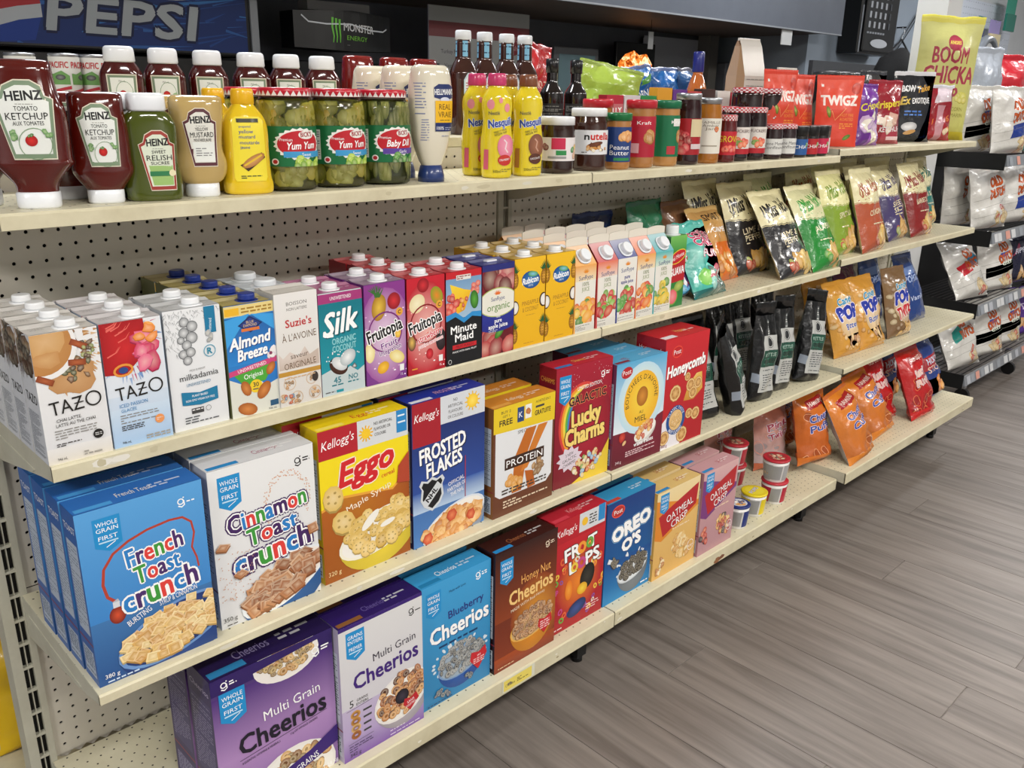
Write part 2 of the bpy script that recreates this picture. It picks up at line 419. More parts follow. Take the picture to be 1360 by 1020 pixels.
def cut_art(art, xs, ys, diag=None):
    """slice artwork along grid lines so it can follow a curved surface"""
    bm = bmesh.new(); lay = bm.verts.layers.float_vector.new('c'); ll = bm.verts.layers.float.new('l')
    vs = []
    for (x, y), c, l in zip(art.V, art.C, art.L):
        v = bm.verts.new((x, y, 0)); v[lay] = c; v[ll] = l; vs.append(v)
    for f in art.F:
        try: bm.faces.new([vs[i] for i in f])
        except ValueError: pass
    def cut(co, no):
        bmesh.ops.bisect_plane(bm, geom=bm.verts[:] + bm.edges[:] + bm.faces[:], plane_co=co, plane_no=no, dist=1e-5)
    for x in xs: cut((x, 0, 0), (1, 0, 0))
    for y in ys: cut((0, y, 0), (0, 1, 0))
    if diag:
        dx, dy, nx, ny = diag
        for k in range(-ny + 1, nx): cut((k * dx, 0, 0), (1 / dx, -1 / dy, 0))
    bm.verts.index_update()
    a = Art(art.w, art.h); a.V = [(v.co.x, v.co.y) for v in bm.verts]; a.C = [tuple(v[lay]) for v in bm.verts]; a.L = [v[ll] for v in bm.verts]
    a.F = [tuple(v.index for v in f.verts) for f in bm.faces]; bm.free(); return a
# ------------------------------------------------------------------ product builders
def box_mesh(name, w, d, h, front, side, top, side_art=None, top_art=None, right=None):
    """w, d, h in cm; front face at y = 0, box runs back to y = d"""
    W, D_, Hh = w / 100, d / 100, h / 100; mb = MB(); s, t = H(side), H(top); rt = H(right) if right else s
    x0, x1 = -W / 2, W / 2
    def q(a, c): mb.add(a, [(0, 1, 2, 3)], c)
    q([(x1, D_, 0), (x0, D_, 0), (x0, D_, Hh), (x1, D_, Hh)], s)
    q([(x0, D_, 0), (x0, 0, 0), (x0, 0, Hh), (x0, D_, Hh)], s)
    q([(x1, 0, 0), (x1, D_, 0), (x1, D_, Hh), (x1, 0, Hh)], rt)
    q([(x0, 0, Hh), (x1, 0, Hh), (x1, D_, Hh), (x0, D_, Hh)], t)
    q([(x0, D_, 0), (x1, D_, 0), (x1, 0, 0), (x0, 0, 0)], s)
    q([(x0, 0, 0), (x1, 0, 0), (x1, 0, Hh), (x0, 0, Hh)], front.C[0] if front.C else s)
    # the tucked top flap: a thin raised tongue
    mb.box(x0 + .0012, D_ * .42, Hh, x1 - .0012, D_ * .97, Hh + .0006, mix(top, '#ffffff', .06))
    emit(front, lambda u, v, l: (x0 + u / 100, -l, v / 100), mb)
    if side_art: emit(side_art, lambda u, v, l: (x0 - l, D_ - u / 100, v / 100), mb)
    if top_art: emit(top_art, lambda u, v, l: (x0 + u / 100, v / 100, Hh + .0007 + l), mb)
    return mb.mesh(name)
def carton_mesh(name, w, d, h, front, side, top, side_art=None, top_art=None):
    """tetra carton: folded fin across the top"""
    me = box_mesh(name, w, d, h, front, side, top, side_art, top_art)
    return me
def fin_mesh(w, d, h, col):
    mb = MB(); W, D_, Hh = w / 100, d / 100, h / 100
    mb.add([(-W / 2, D_ * .55, Hh + .001), (W / 2, D_ * .55, Hh + .001), (W / 2, D_ * .75, Hh + .0035), (-W / 2, D_ * .75, Hh + .0035), (W / 2, D_ * .78, Hh + .0008), (-W / 2, D_ * .78, Hh + .0008)], [(0, 1, 2, 3), (3, 2, 4, 5)], col)
    return mb.mesh('folded_seam')
def cap_mesh(r=.0135, h=.013, col='#f4f6f8', skirt=None):
    mb = MB(); 
    mb.loft([(0, r * 1.35, r * 1.25), (.0018, r * 1.3, r * 1.2)], 16, 2.6, col=skirt or col)
    mb.loft([(.0018, r, r), (h - .002, r, r), (h - .0006, r * .95, r * .95), (h, r * .86, r * .86)], 28, 2, col=col)
    mb.loft([(.004 + 0 * h, r * 1.02, r * 1.02), (h * .75, r * 1.02, r * 1.02)], 28, 2, col=col, caps=(0, 0))
    return mb.mesh('screw_cap')

def prof(secs, z):
    if z <= secs[0][0]: return secs[0][1], secs[0][2]
    for a, b in zip(secs, secs[1:]):
        if z <= b[0]:
            t = (z - a[0]) / max(1e-9, b[0] - a[0]); return a[1] + (b[1] - a[1]) * t, a[2] + (b[2] - a[2]) * t
    return secs[-1][1], secs[-1][2]
def smooth_prof(pts, n=5):
    """Catmull-Rom through (z, rx, ry)"""
    out = []
    for i in range(len(pts) - 1):
        p0 = pts[max(0, i - 1)]; p1 = pts[i]; p2 = pts[i + 1]; p3 = pts[min(len(pts) - 1, i + 2)]
        for k in range(n):
            t = k / n
            out.append(tuple(max(.0001 if j else -1, .5 * (2 * p1[j] + (p2[j] - p0[j]) * t + (2 * p0[j] - 5 * p1[j] + 4 * p2[j] - p3[j]) * t * t + (-p0[j] + 3 * p1[j] - 3 * p2[j] + p3[j]) * t ** 3)) for j in range(3)))
    out.append(pts[-1]); return out
def label_on(secs, p, art, z0, name='label', flat=True, wrap=False, lift=.0006, nx=18, ny=6, xoff=0):
    """artwork laid on the front of a lofted body; art centred on x, its bottom at height z0 (metres)"""
    a = cut_art(art, [art.w * i / nx for i in range(1, nx)], [art.h * i / ny for i in range(1, ny)])
    mb = MB()
    def fn(u, v, l):
        z = z0 + v / 100; rx, ry = prof(secs, z); x = (u - art.w / 2) / 100 + xoff; l = l * 4 + lift
        if wrap:
            R = (rx + ry) / 2; an = x / R; return ((rx + l) * math.sin(an), -(ry + l) * math.cos(an), z)
        k = min(.995, abs(x) / (rx)); return (x, -(ry) * (1 - k ** p) ** (1 / p) - l, z)
    emit(a, fn, mb, smooth=True)
    return mb.mesh(name)

def bag_mesh(name, w, h, T, art, back, seal, nx=12, ny=16, seed=0, gus=2.4, taper=0, crum=1.0, bot=.08, top=.2, sealh=.055, flatbot=False, sag=0):
    """pillow bag in cm; front artwork (w x h) becomes the printed foil itself. returns body mesh, seal mesh"""
    W, Hh, Th = w / 100, h / 100, T / 100
    R = random.Random(seed); ox, oy = R.uniform(0, 50), R.uniform(0, 50)
    def surf(u, v):          # u,v in 0..1
        s = 2 * u - 1; f = min(1, (v / bot + (.55 if flatbot else 0))) ** .6 if v < bot else 1
        f = min(f, 1)
        if v > 1 - top: f *= max(0, (1 - v) / top) ** .75
        prof_ = (1 - min(1, abs(s)) ** gus) ** .62
        n1 = noise.noise(Vector((u * 3.1 + ox, v * 4.3 + oy, seed * .7))); n2 = noise.noise(Vector((u * 8 + oy, v * 9 + ox, seed)))
        rid = abs(noise.noise(Vector((u * 5 + ox, v * 5.5, seed + 9.0))))
        edge = min(1, (1 - abs(s)) * 5); vv = min(1, v * 8) * min(1, (1 - v) * 8 + .15)
        dpt = Th / 2 * f * prof_ * (1 + .16 * sag * (1 - v)) + (.011 * n1 + .006 * n2 - .010 * rid * (1.5 - f)) * crum * (edge * .8 + .2) * vv
        nar = 1 - .07 * f - taper * v
        return s, dpt, nar, v
    G = [[None] * (ny + 1) for _ in range(nx + 1)]
    for i in range(nx + 1):
        for j in range(ny + 1):
            s, dpt, nar, v = surf(i / nx, j / ny)
            G[i][j] = Vector((s * W / 2 * nar + .004 * crum * noise.noise(Vector((v * 4, seed, 3))) * v, -max(.0004, dpt), v * Hh + .004 * crum * noise.noise(Vector((s * 2.2, seed, 7))) * (v > .85)))
    def pl(u, v):
        a = min(nx - 1e-6, max(0, u * nx)); b = min(ny - 1e-6, max(0, v * ny)); i, j = int(a), int(b); fx, fy = a - i, b - j
        p00, p10, p01, p11 = G[i][j], G[i + 1][j], G[i][j + 1], G[i + 1][j + 1]
        if fx >= fy: return p00 + (p10 - p00) * fx + (p11 - p10) * fy
        return p00 + (p11 - p01) * fx + (p01 - p00) * fy
    def nrm(u, v):
        e = .02; a = pl(min(1, u + e), v) - pl(max(0, u - e), v); b = pl(u, min(1, v + e)) - pl(u, max(0, v - e)); n = a.cross(b)
        return n.normalized() if n.length > 1e-12 else Vector((0, -1, 0))
    dx, dy = w / nx, h / ny
    a = cut_art(art, [dx * i for i in range(1, nx)], [dy * j for j in range(1, ny)], (dx, dy, nx, ny))
    V, N = [], []
    for (x, y), l in zip(a.V, a.L):
        u, v = x / w, y / h; n = nrm(u, v); q = pl(u, v) + n * (l * EPS); V.append(tuple(q)); N.append(tuple(n))
    mb = MB(); mb.V = V; mb.C = list(a.C); mb.F = list(a.F); mb.sm = [True] * len(a.F)
    b0 = len(mb.V); bc = H(back)
    for i in range(nx + 1):
        for j in range(ny + 1):
            g = G[i][j]; yb = -g.y * .8; mb.V.append((g.x, max(.0004, yb), g.z)); mb.C.append(bc); n = nrm(i / nx, j / ny); N.append((n.x, -n.y, n.z))
    for i in range(nx):
        for j in range(ny):
            k = b0 + i * (ny + 1) + j; mb.F.append((k, k + 1, k + ny + 2, k + ny + 1)); mb.sm.append(True)
    # close the rim
    rim = [(i, 0) for i in range(nx + 1)] + [(nx, j) for j in range(1, ny + 1)] + [(i, ny) for i in range(nx - 1, -1, -1)] + [(0, j) for j in range(ny - 1, -1, -1)]
    fr = []
    r0 = len(mb.V)
    for i, j in rim:
        mb.V.append(tuple(G[i][j])); mb.C.append(bc); N.append((0, -1, 0))
    for k in range(len(rim) - 1):
        (i, j), (i2, j2) = rim[k], rim[k + 1]
        mb.F.append((r0 + k, b0 + i * (ny + 1) + j, b0 + i2 * (ny + 1) + j2, r0 + k + 1)); mb.sm.append(True)
    body = mb.mesh(name, N)
    # crimped seal strip along the top
    sb = MB(); sh = sealh * Hh; n = 26; vs = []; fs = []
    for k in range(n + 1):
        u = k / n; g = pl(u, 1 - 1e-4); wv = .0012 * math.sin(u * 9 + seed) * crum
        for zz, yy in ((-.002, 0), (sh * .5, .0007 * (-1) ** k), (sh + (.0008 if k % 2 else 0), .0)):
            vs.append((g.x, g.y - .0006 + yy + wv * (zz / sh if zz > 0 else 0), g.z + zz))
    for k in range(n):
        for r in range(2): fs.append((k * 3 + r, k * 3 + 3 + r, k * 3 + 4 + r, k * 3 + 1 + r))
    m = len(vs); vs += [(x, y + .0009, z) for x, y, z in vs]
    fs += [tuple(reversed([i + m for i in f])) for f in fs]
    for k in range(n): fs.append((k * 3 + 2, k * 3 + 5, k * 3 + 5 + m, k * 3 + 2 + m))
    sb.add(vs, fs, seal, True)
    return body, sb.mesh('crimped_seal')

def place_bag(meshes, m, loc, yaw, lean, label, cat='snack bag', group=None, name='snack_bag', roll=0, part='bag_body'):
    r = empty(name, loc, (0, 0, 0)); r.rotation_euler = (Matrix.Rotation(math.radians(yaw), 3, 'Z') @ Matrix.Rotation(math.radians(-lean), 3, 'X') @ Matrix.Rotation(math.radians(roll), 3, 'Y')).to_euler()
    tag(r, label, cat, group); link(part, meshes[0], m, r); link('crimped_seal', meshes[1], m, r); return r

# ------------------------------------------------------------------ cereal box artwork (19-20 cm wide, 30 cm tall)
RB = ['#2a80c8', '#e0403a', '#4a2a6a', '#3f9a3c', '#d8366b', '#2a80c8', '#e0403a', '#4a2a6a']
def art_ftc():
    A = Art(19.2, 29.5, '#24508e', '#5aa0dc', 3); A.g(0, 11, 19.2, 29.5, '#3d86cc', '#5aa4e0')
    L = [(4.4 + 8 * math.cos(a) * (1 if math.cos(a) > 0 else .2) + 1.5, 19.5 + 4.6 * math.sin(a)) for a in [PI * 1.15 - i * PI * 1.25 / 16 for i in range(17)]]
    A.st([(4.2, 13.5), (3, 14.8), (2.6, 17), (3, 19.5), (4.6, 21.6), (7, 22.9), (10, 23.8), (13.5, 24.2), (15.6, 24), (16.9, 22.8), (17.2, 20.8), (16.6, 18.4), (17.2, 16.4), (17.4, 14.6)], .5, '#b3402e', .3)
    A.st([(4.0, 13.9), (4.3, 13.2)], .9, '#b8bcc6'); A.e(4.1, 11.3, 1.25, 1.5, '#7a2318', cc='#d9532f'); A.r(3.6, 12.6, 4.6, 13.6, '#d8dbe0')
    A.wg(2.3, 22.3, 4.0, 5.6); A.gm(15.6, 26.7, .55, '#fff')
    wl, bl = '#ffffff', '#1c3a78'
    A.mc('French', 10.9, 18.9, 3.0, [RB[0], RB[2], RB[1], RB[3], RB[1], RB[2]], 9.2, 6, .05, wl, .05)
    A.mc('Toast', 11.0, 15.6, 2.9, [RB[3], RB[1], RB[2], RB[0], RB[0]], 7.2, 6, .05, wl, .05)
    A.mc('crunch', 11.2, 11.6, 3.7, [RB[0], RB[2], RB[3], RB[1], RB[0], RB[2]], 12.2, 6, .06, wl, .06)
    A.t('BURSTING', 7.4, 9.3, 1.0, '#fff', 4, 22, b=.02); A.t('SYRUP & CINNAMON', 13.6, 10.5, .9, '#fff', 6.2, 6, b=.01)
    A.bowl(12.6, 5.3, 9.7, 4.6, 7.4, '#24488c', '#6f98d0', .26, '#1f3a78')
    A.heap(12.8, 5.9, 8.6, 3.9, 120, 'square', 1.35, ['#ecc478', '#e0b060', '#f4d898', '#d8a050'], .26)
    A.t('380 g', 2.0, 1.3, .7, '#fff', b=.02); A.lines(1.2, .4, 6, .9, 1, '#cfe0f5'); return A
def side_panel(w, h, bg, panel='#cdd4dc', txt='#56606c', head=None, hc='#fff'):
    A = Art(w, h, bg, None, 7); A.r(.7, h * .3, w - .7, h * .82, panel); A.lines(.9, h * .32, w - .9, h * .8, 26, txt, .35)
    A.r(.7, h * .04, w - .7, h * .2, panel); A.lines(1, h * .05, w - 1, h * .19, 8, txt, .7); A.r(0, h * .245, w, h * .255, '#8a2a3a')
    if head: A.t(head, w / 2, h * .88, 1.1, hc, w * .8, b=.02)
    return A
def art_ctc():
    A = Art(19.6, 29.5, '#dfe0e2', '#eceded', 5); A.wg(1.6, 21.6, 4.0, 6.4); A.gm(16.4, 27, .6, '#222')
    for k in range(120):
        a = k / 120 * 4.4 - .6; r = 5.2 + A.rnd.uniform(-.6, .6); A.e(14 + r * math.cos(a) * .8, 20.2 + r * math.sin(a), .13, .13, '#d9a98a', n=5, dk=.05)
    pu = '#43235f'
    A.mc('Cinnamon', 10.3, 18.0, 3.2, ['#43235f', '#2a80c8', '#e0403a', '#3f9a3c', '#2a80c8', '#43235f', '#e0403a', '#3f9a3c'], 15.2, 6, .06, '#fff', .05, pu)
    A.mc('Toast', 10.9, 14.4, 3.1, ['#3f9a3c', '#e0403a', '#43235f', '#2a80c8', '#2a80c8'], 9.6, 6, .06, '#fff', .05, pu)
    A.mc('crunch', 10.8, 10.0, 4.1, ['#2a80c8', '#43235f', '#3f9a3c', '#e0403a', '#2a80c8', '#43235f'], 15.0, 6, .07, '#fff', .05, pu)
    A.bowl(12.4, 4.9, 9.2, 4.1, 7.2, '#2c5f9e', '#e9eef2', .40, '#f0e6dc')
    A.heap(12.2, 5.4, 8.0, 3.2, 60, 'square', 1.75, ['#a9683f', '#b97a4e', '#965834', '#c58b5e'], .38)
    for x, y in ((1.4, 15.6), (4.2, 9.6), (18.6, 13.5)): A.heap(x, y, .1, .1, 1, 'square', 1.7, ['#b97a4e'])
    for k in range(90): A.e(A.rnd.uniform(.3, 7), A.rnd.uniform(5, 14), .11, .11, '#cf9e80', n=5, dk=.05)
    A.t('350 g', 1.6, 1.4, .8, '#333'); A.lines(.9, .5, 3, .9, 1, '#555'); return A
def art_eggo():
    A = Art(20, 30.8, '#f5d90f', '#f7df1e', 2); A.p([(0, 0), (20, 0), (20, 18), (16, 15), (11, 15.8), (5, 16.6), (0, 15.2)], ['#9c5414', '#9c5414', '#a8521a', '#b3601e', '#c07822', '#c07822', '#b3601e'])
    A.st([(0, 15.2), (5, 16.7), (11, 15.9), (16, 15.1), (20, 18.2)], .5, '#e9a53c')
    A.r(8.2, 25.3, 20, 30.8, '#d9dde0'); A.r(0, 25.1, 8.4, 30.8, '#b5202d'); A.t("Kellogg's", 4.2, 27.3, 1.7, '#fff', 7.2, 6, .03, it=.3)
    for k in range(12): a = k * PI / 6; A.st([(10.3 + 1.0 * math.cos(a), 28 + math.sin(a)), (10.3 + 1.6 * math.cos(a), 28 + 1.6 * math.sin(a))], .3, '#f2b51c')
    A.e(10.3, 28, 1.0, 1.0, '#f7cb2c'); A.t('NO ARTIFICIAL', 14.2, 29.2, .6, '#333', 4.2); A.t('FLAVOURS OR', 14, 28.1, .6, '#333', 3.8); A.t('COLOURS', 13.5, 27, .6, '#333', 2.6)
    A.p([(17.3, 30.8), (19.7, 30.8), (19.7, 26.3), (17.3, 26.3)], '#2a8acb'); A.lines(17.6, 28, 19.4, 30, 3, '#e4f2fb')
    A.t('Eggo', 10.3, 19.6, 4.6, '#d3242b', 12.6, 7, .08, it=.3, ol='#fbe9d8', oo=.03); A.t('cereal', 15, 18.2, .9, '#d3242b', 3, 6, .03)
    A.t('Maple Syrup', 10.6, 14.6, 1.25, '#fff3dc', 10.5, 14, .03)
    for x, y, r in ((2.6, 17.2, 2.5), (4.6, 11.7, 2.4)): A.heap(x, y, .01, .01, 1, 'waffle', r, ['#e3c06a'])
    A.bowl(12.6, 7.4, 9.6, 4.3, 7.6, '#e8cf3d', '#f3efdc', .24)
    A.heap(12.8, 8.4, 8, 4.0, 62, 'waffle', 1.5, ['#e0bb60', '#d5ac4c', '#ecca78'], .2); A.e(10.5, 10.2, 2.6, .9, '#f7f4ea', .7); A.e(14.5, 8.4, 1.8, .6, '#f7f4ea', .2)
    A.t('320 g', 2.1, 1.5, .9, '#f5d9a0'); A.p([(17.4, 19.5), (20, 22), (20, 15.5), (17, 16)], ['#b5462c'] * 4); return A
def art_flakes():
    A = Art(19.2, 31.2, '#4f83c4', '#1b2a6e', 4); A.g(0, 12, 19.2, 31.2, '#2d4d9c', '#141c52'); A.g(0, 7.5, 19.2, 12, '#b8cfe8', '#3b62ad')
    A.r(7.2, 25.4, 19.2, 31.2, '#d7dbe1'); A.r(.2, 22.0, 7.3, 31.2, '#a81e2c'); A.t("Kellogg's", 3.8, 27.4, 1.6, '#fff', 6.3, 3, .03, it=.3)
    for i, s_ in enumerate(('NO', 'ARTIFICIAL', 'FLAVOURS', 'OR COLOURS')): A.t(s_, 11.2, 29.6 - i * 1.15, .65, '#333', [1.1, 4, 3.6, 4][i])
    A.e(15.8, 28.6, 1.5, 1.5, '#f7cb2c', cc='#ffe36a')
    for k in range(12): a = k * PI / 6; A.st([(15.8 + 1.5 * math.cos(a), 28.6 + 1.5 * math.sin(a)), (15.8 + 2.1 * math.cos(a), 28.6 + 2.1 * math.sin(a))], .3, '#f2c030')
    A.t('FROSTED', 8.0, 18.9, 3.1, '#fff', 12.2, 8, .06, it=.15, sh='#0a0f33'); A.t('FLAKES', 8.4, 15.4, 3.0, '#fff', 9.6, 8, .06, it=.15, sh='#0a0f33')
    S = [(1.6, 13.6), (2.2, 14.6), (3.6, 14.1), (4.9, 14.8), (6.2, 14.1), (7.6, 14.6), (8.2, 13.6), (7.6, 12.6), (7.9, 10.2), (7.0, 8.6), (4.9, 7.2), (2.8, 8.6), (1.9, 10.2), (2.2, 12.6)]
    A.p(S, '#d5dade'); A.p([(4.9 + (x - 4.9) * .82, 11 + (y - 11) * .84) for x, y in S], '#15171c'); A.st([(2.9, 9.0), (6.9, 12.8)], 1.7, '#d5dade'); A.t('NHL', 5.15, 10.5, 1.1, '#15171c', 3.4, 43, .08)
    A.t('OFFICIAL', 11.4, 11.7, .85, '#fff', 4.4, 10, .02); A.t('PARTNER OF', 11.5, 10.4, .85, '#fff', 5, 10, .02); A.t('THE NHL', 11.6, 9.1, .85, '#fff', 3.6, 10, .02)
    A.r(13.7, 7.5, 13.9, 17, '#b03a48')
    A.bowl(10.8, 3.0, 8.8, 4.0, 6.8, '#9aa7bc', '#dfe6ee', .3); A.heap(10.0, 2.2, 8.4, 3.2, 105, 'flake', 1.25, ['#e6a85c', '#dc9448', '#efbf7c', '#c97a36'], .3)
    for x, y in ((10, 4.6), (3.6, 1.2), (15.2, 3.0)): A.fan(A.blob(x, y, 1.3, 6, .2), '#c8452a', '#e88a5c')
    return A
def art_protein():
    A = Art(18.8, 25.6, '#5a3524', None, 2); A.r(0, 0, 18.8, 25.6, '#6a3c26'); P = [(.6, 5.4), (2, 4.4), (16.5, 4.4), (18.2, 6), (18.2, 25.6), (.6, 25.6)]; A.p(P, '#e4e6e9')
    A.p([(0, 19.9), (18.8, 18.9), (18.8, 25.6), (0, 25.6)], '#e8c928')
    A.t('BUY 2', 3.6, 24, .6, '#333', 2.8); A.t('GET 1', 3.6, 23.1, .5, '#333', 2); A.t('FREE', 3.6, 21.3, 1.3, '#2a2622', 3.8, b=.05)
    A.t('ACHETEZ-EN 2', 14.9, 24.2, .55, '#333', 4.6); A.t('GRATUITE', 14.9, 21.3, 1.1, '#2a2622', 5, b=.04); A.lines(12.6, 22.8, 17, 23.8, 1, '#444')
    A.r(7.0, 21, 9, 24.4, '#28467e'); A.t('K', 8, 22, 1.3, '#fff'); A.r(9.4, 21.3, 11.3, 24.5, '#f0efe8'); A.fan(A.blob(10.3, 22.9, .8), '#b86a34', '#d08a4c')
    A.t('SPECIAL', 9.4, 18.3, .75, '#555', 4.4)
    A.p([(5.6, 4.6), (8.6, 4.6), (10.2, 13), (13, 18.9), (9.8, 18.9), (6.4, 13)], '#c06a22'); A.p([(8.2, 9), (10.4, 9.6), (16.6, 18.9), (13.6, 18.9)], '#d07c2c'); A.p([(9.6, 9), (12.2, 8.4), (13, 4.6), (10.6, 4.4)], '#b86020')
    A.r(3.4, 10.7, 15.6, 13.4, '#3b241a'); A.t('PROTEIN', 9.5, 11.2, 1.6, '#fff', 11.2, b=.02)
    A.heap(6.6, 7.6, 2.2, 1.6, 14, 'puff', .85, ['#e8a94a', '#dd9a3c']); A.heap(13.5, 8.6, 1.7, 2.0, 16, 'flake', .8, ['#b4854c', '#8c6438']); A.lines(2.6, 4.9, 16.5, 7.1, 3, '#4a4038', .5)
    A.lines(3, 1.6, 17, 3.6, 3, '#e8d4b8', .5); return A
def art_lucky():
    A = Art(18.6, 29.8, '#7a1526', '#a81c34', 6); A.fan(A.el(10.6, 13, 9.0, 11.5), '#8c1a2c', '#c22740')
    for k, c in enumerate(('#d9443c', '#ee9a2e', '#f0d84c', '#5fae4a', '#3c82c8')):
        A.st([(9 + (7.4 - k * .7) * math.cos(a), 15.5 + (9.4 - k * .7) * math.sin(a)) for a in [PI * 1.25 - i * PI * .95 / 18 for i in range(19)]], .72, c)
    A.fan(A.el(11, 14, 6.6, 10.2), '#96182a', '#b3213a')
    A.wg(1.1, 20.6, 3.7, 7.2); A.gm(15.3, 26.2, .6, '#fff'); A.t('LIMITED EDITION', 11, 23.6, .9, '#fff', 8, 3, .02)
    A.t('GALACTIC', 10.6, 20.3, 2.1, '#1a1a22', 12.4, 3, .05, ol='#f08a5a', oo=.04)
    A.t('Lucky', 10.4, 14.8, 4.0, '#f5d878', 9.6, 3, .09, ol='#5a1018', oo=.04); A.t('Charms', 10.2, 10.4, 4.0, '#f5d878', 13, 3, .09, ol='#5a1018', oo=.04)
    P = []
    for i in range(22): a = i * PI / 11; r = 4.4 if i % 2 else 3.2; P.append((5.2 + r * math.cos(a), 6.8 + r * .75 * math.sin(a)))
    A.p(P, '#ddd0dc'); A.t('3 NEW', 5.2, 7.6, .8, '#222', 2.6, 10, .03); A.t('GALACTIC', 5.2, 6.4, .8, '#222', 4.6, 10, .03); A.t('CHARMS!', 5.2, 5.2, .8, '#222', 4.2, 10, .03)
    A.p([(6, 0), (18.6, 0), (18.6, 9), (15, 4), (9, 1.2)], '#e8c83c'); A.heap(11.2, 4.2, 5, 2.6, 50, 'puff', .62, ['#d9b878', '#c9a25c', '#e0c890', '#7aa84a', '#d8733a', '#8fb6d8', '#e6dcc8'], .3)
    for k in range(30): A.e(A.rnd.uniform(5, 18), A.rnd.uniform(22, 29.5), .1, .1, '#e8c8d0', n=5, dk=.1)
    return A
def art_miel():
    A = Art(19.4, 27.4, '#6e1a2c', None, 8); A.g(0, 8.4, 19.4, 27.4, '#e8f1f6', '#58acd8'); A.p([(0, 0), (19.4, 0), (19.4, 11.5), (10, 9.0), (0, 9.4)], ['#5e1626', '#6e1a2c', '#7a2034', '#8a2a3c', '#7a2034'])
    A.fan(A.el(10.2, 17, 9, 9.4, n=28), '#bfe0f0', '#fff6c8'); A.fan(A.el(10.2, 16.8, 6.8, 7.4, n=28), '#f0b52a', '#f8d84a'); A.fan(A.el(10.4, 17.4, 2.2, 2.6), '#a8661c', '#d8923a')
    A.arc("BOUCHÉES D'AVOINE", 10.2, 16.9, 5.0, 1.25, '#222', 96, .02); A.t('AU', 10.3, 12.9, .8, '#222'); A.t('MIEL', 10.3, 10.8, 1.5, '#222', 4.6, b=.02)
    A.e(3.9, 24.8, 2.1, 1.45, '#b8242c', .1); A.t('Post', 3.9, 24.3, 1.2, '#fff', 3.2, 4, .03)
    A.bowl(12.4, 7.8, 4.4, 2.0, 3.0, '#e7e3dc', '#f5f2ea', .35); A.heap(12.3, 8.2, 3.6, 1.6, 34, 'flake', .7, ['#e5a952', '#d89040', '#c8452a', '#efc070'], .35)
    A.fan(A.blob(3.4, 8.0, 1.3, 8, .12), '#b02a22', '#d85040'); A.e(4.3, 6.3, .8, .5, '#e8c088', .6)
    A.t('vraies fraises', 12, 4.4, 1.1, '#fff', 7.6, 2, .05); A.lines(5, 2.2, 16.5, 3.8, 3, '#e8c8cc', .5); A.t('340 g', 2.4, 1.2, .7, '#f0d8dc'); return A
def art_honey():
    A = Art(19, 30.2, '#b01c24', '#cc2630', 9); A.e(5.2, 26.4, 2.2, 1.6, '#e8503a'); A.e(5.2, 26.4, 1.95, 1.35, '#c0202a'); A.t('Post', 5.2, 25.8, 1.2, '#fff', 3.1, 2, .03)
    A.t('Honeycomb', 9.8, 20.4, 3.0, '#fff', 16.6, 5, .08, it=.2, sh='#5c0a10')
    A.g(0, 0, 8, 7, '#e8e4ea', '#cfc4cc'); A.p([(0, 7), (4, 10), (9, 6), (11, 2), (9, 0), (0, 0)], '#ece8ee')
    A.p([(9.5, 12.0), (11, 15.8), (14.5, 18.8), (17, 18.8), (17.8, 14), (14, 11.6)], ['#c98c34', '#e0b050', '#f0cf80', '#e8bb58', '#dfa94a', '#c98c34'])
    for x, y, r in ((5.6, 15.0, 2.5), (12.2, 16.0, 2.0), (10.5, 18.6, 1.3), (13.5, 13.6, 1.9), (15.6, 16, 1.8), (12.4, 7.9, 1.6), (15.4, 7.3, 2.0), (2, 3.2, 2.2), (9.8, 2.6, 2.4)):
        A.fan(A.el(x, y, r, r * .95, n=10), '#a8682c', '#e6bd7c'); A.ring(x, y, r * .92, r * .88, r * .2, '#e9c88c', n=10)
        for k in range(6): a = k * PI / 3; A.e(x + r * .5 * math.cos(a), y + r * .5 * math.sin(a), r * .15, r * .15, '#b88040', n=5, dk=.1)
    A.e(6.6, 7.4, 4.1, 4.1, '#1c4f94'); A.e(6.6, 7.4, 2.9, 2.9, '#e0b878', cc='#f2d9a8'); A.arc('CLASSIC TASTE', 6.6, 7.4, 3.1, .75, '#fff', 90); A.arc('BEST CLASSIC', 6.6, 7.4, 3.85, .75, '#fff', 270, inside=True)
    A.heap(6.6, 7.4, 1.6, 1.6, 7, 'waffle', 1.1, ['#dcae68']); A.t('400 g', 2.2, .6, .8, '#8a2a3a'); return A
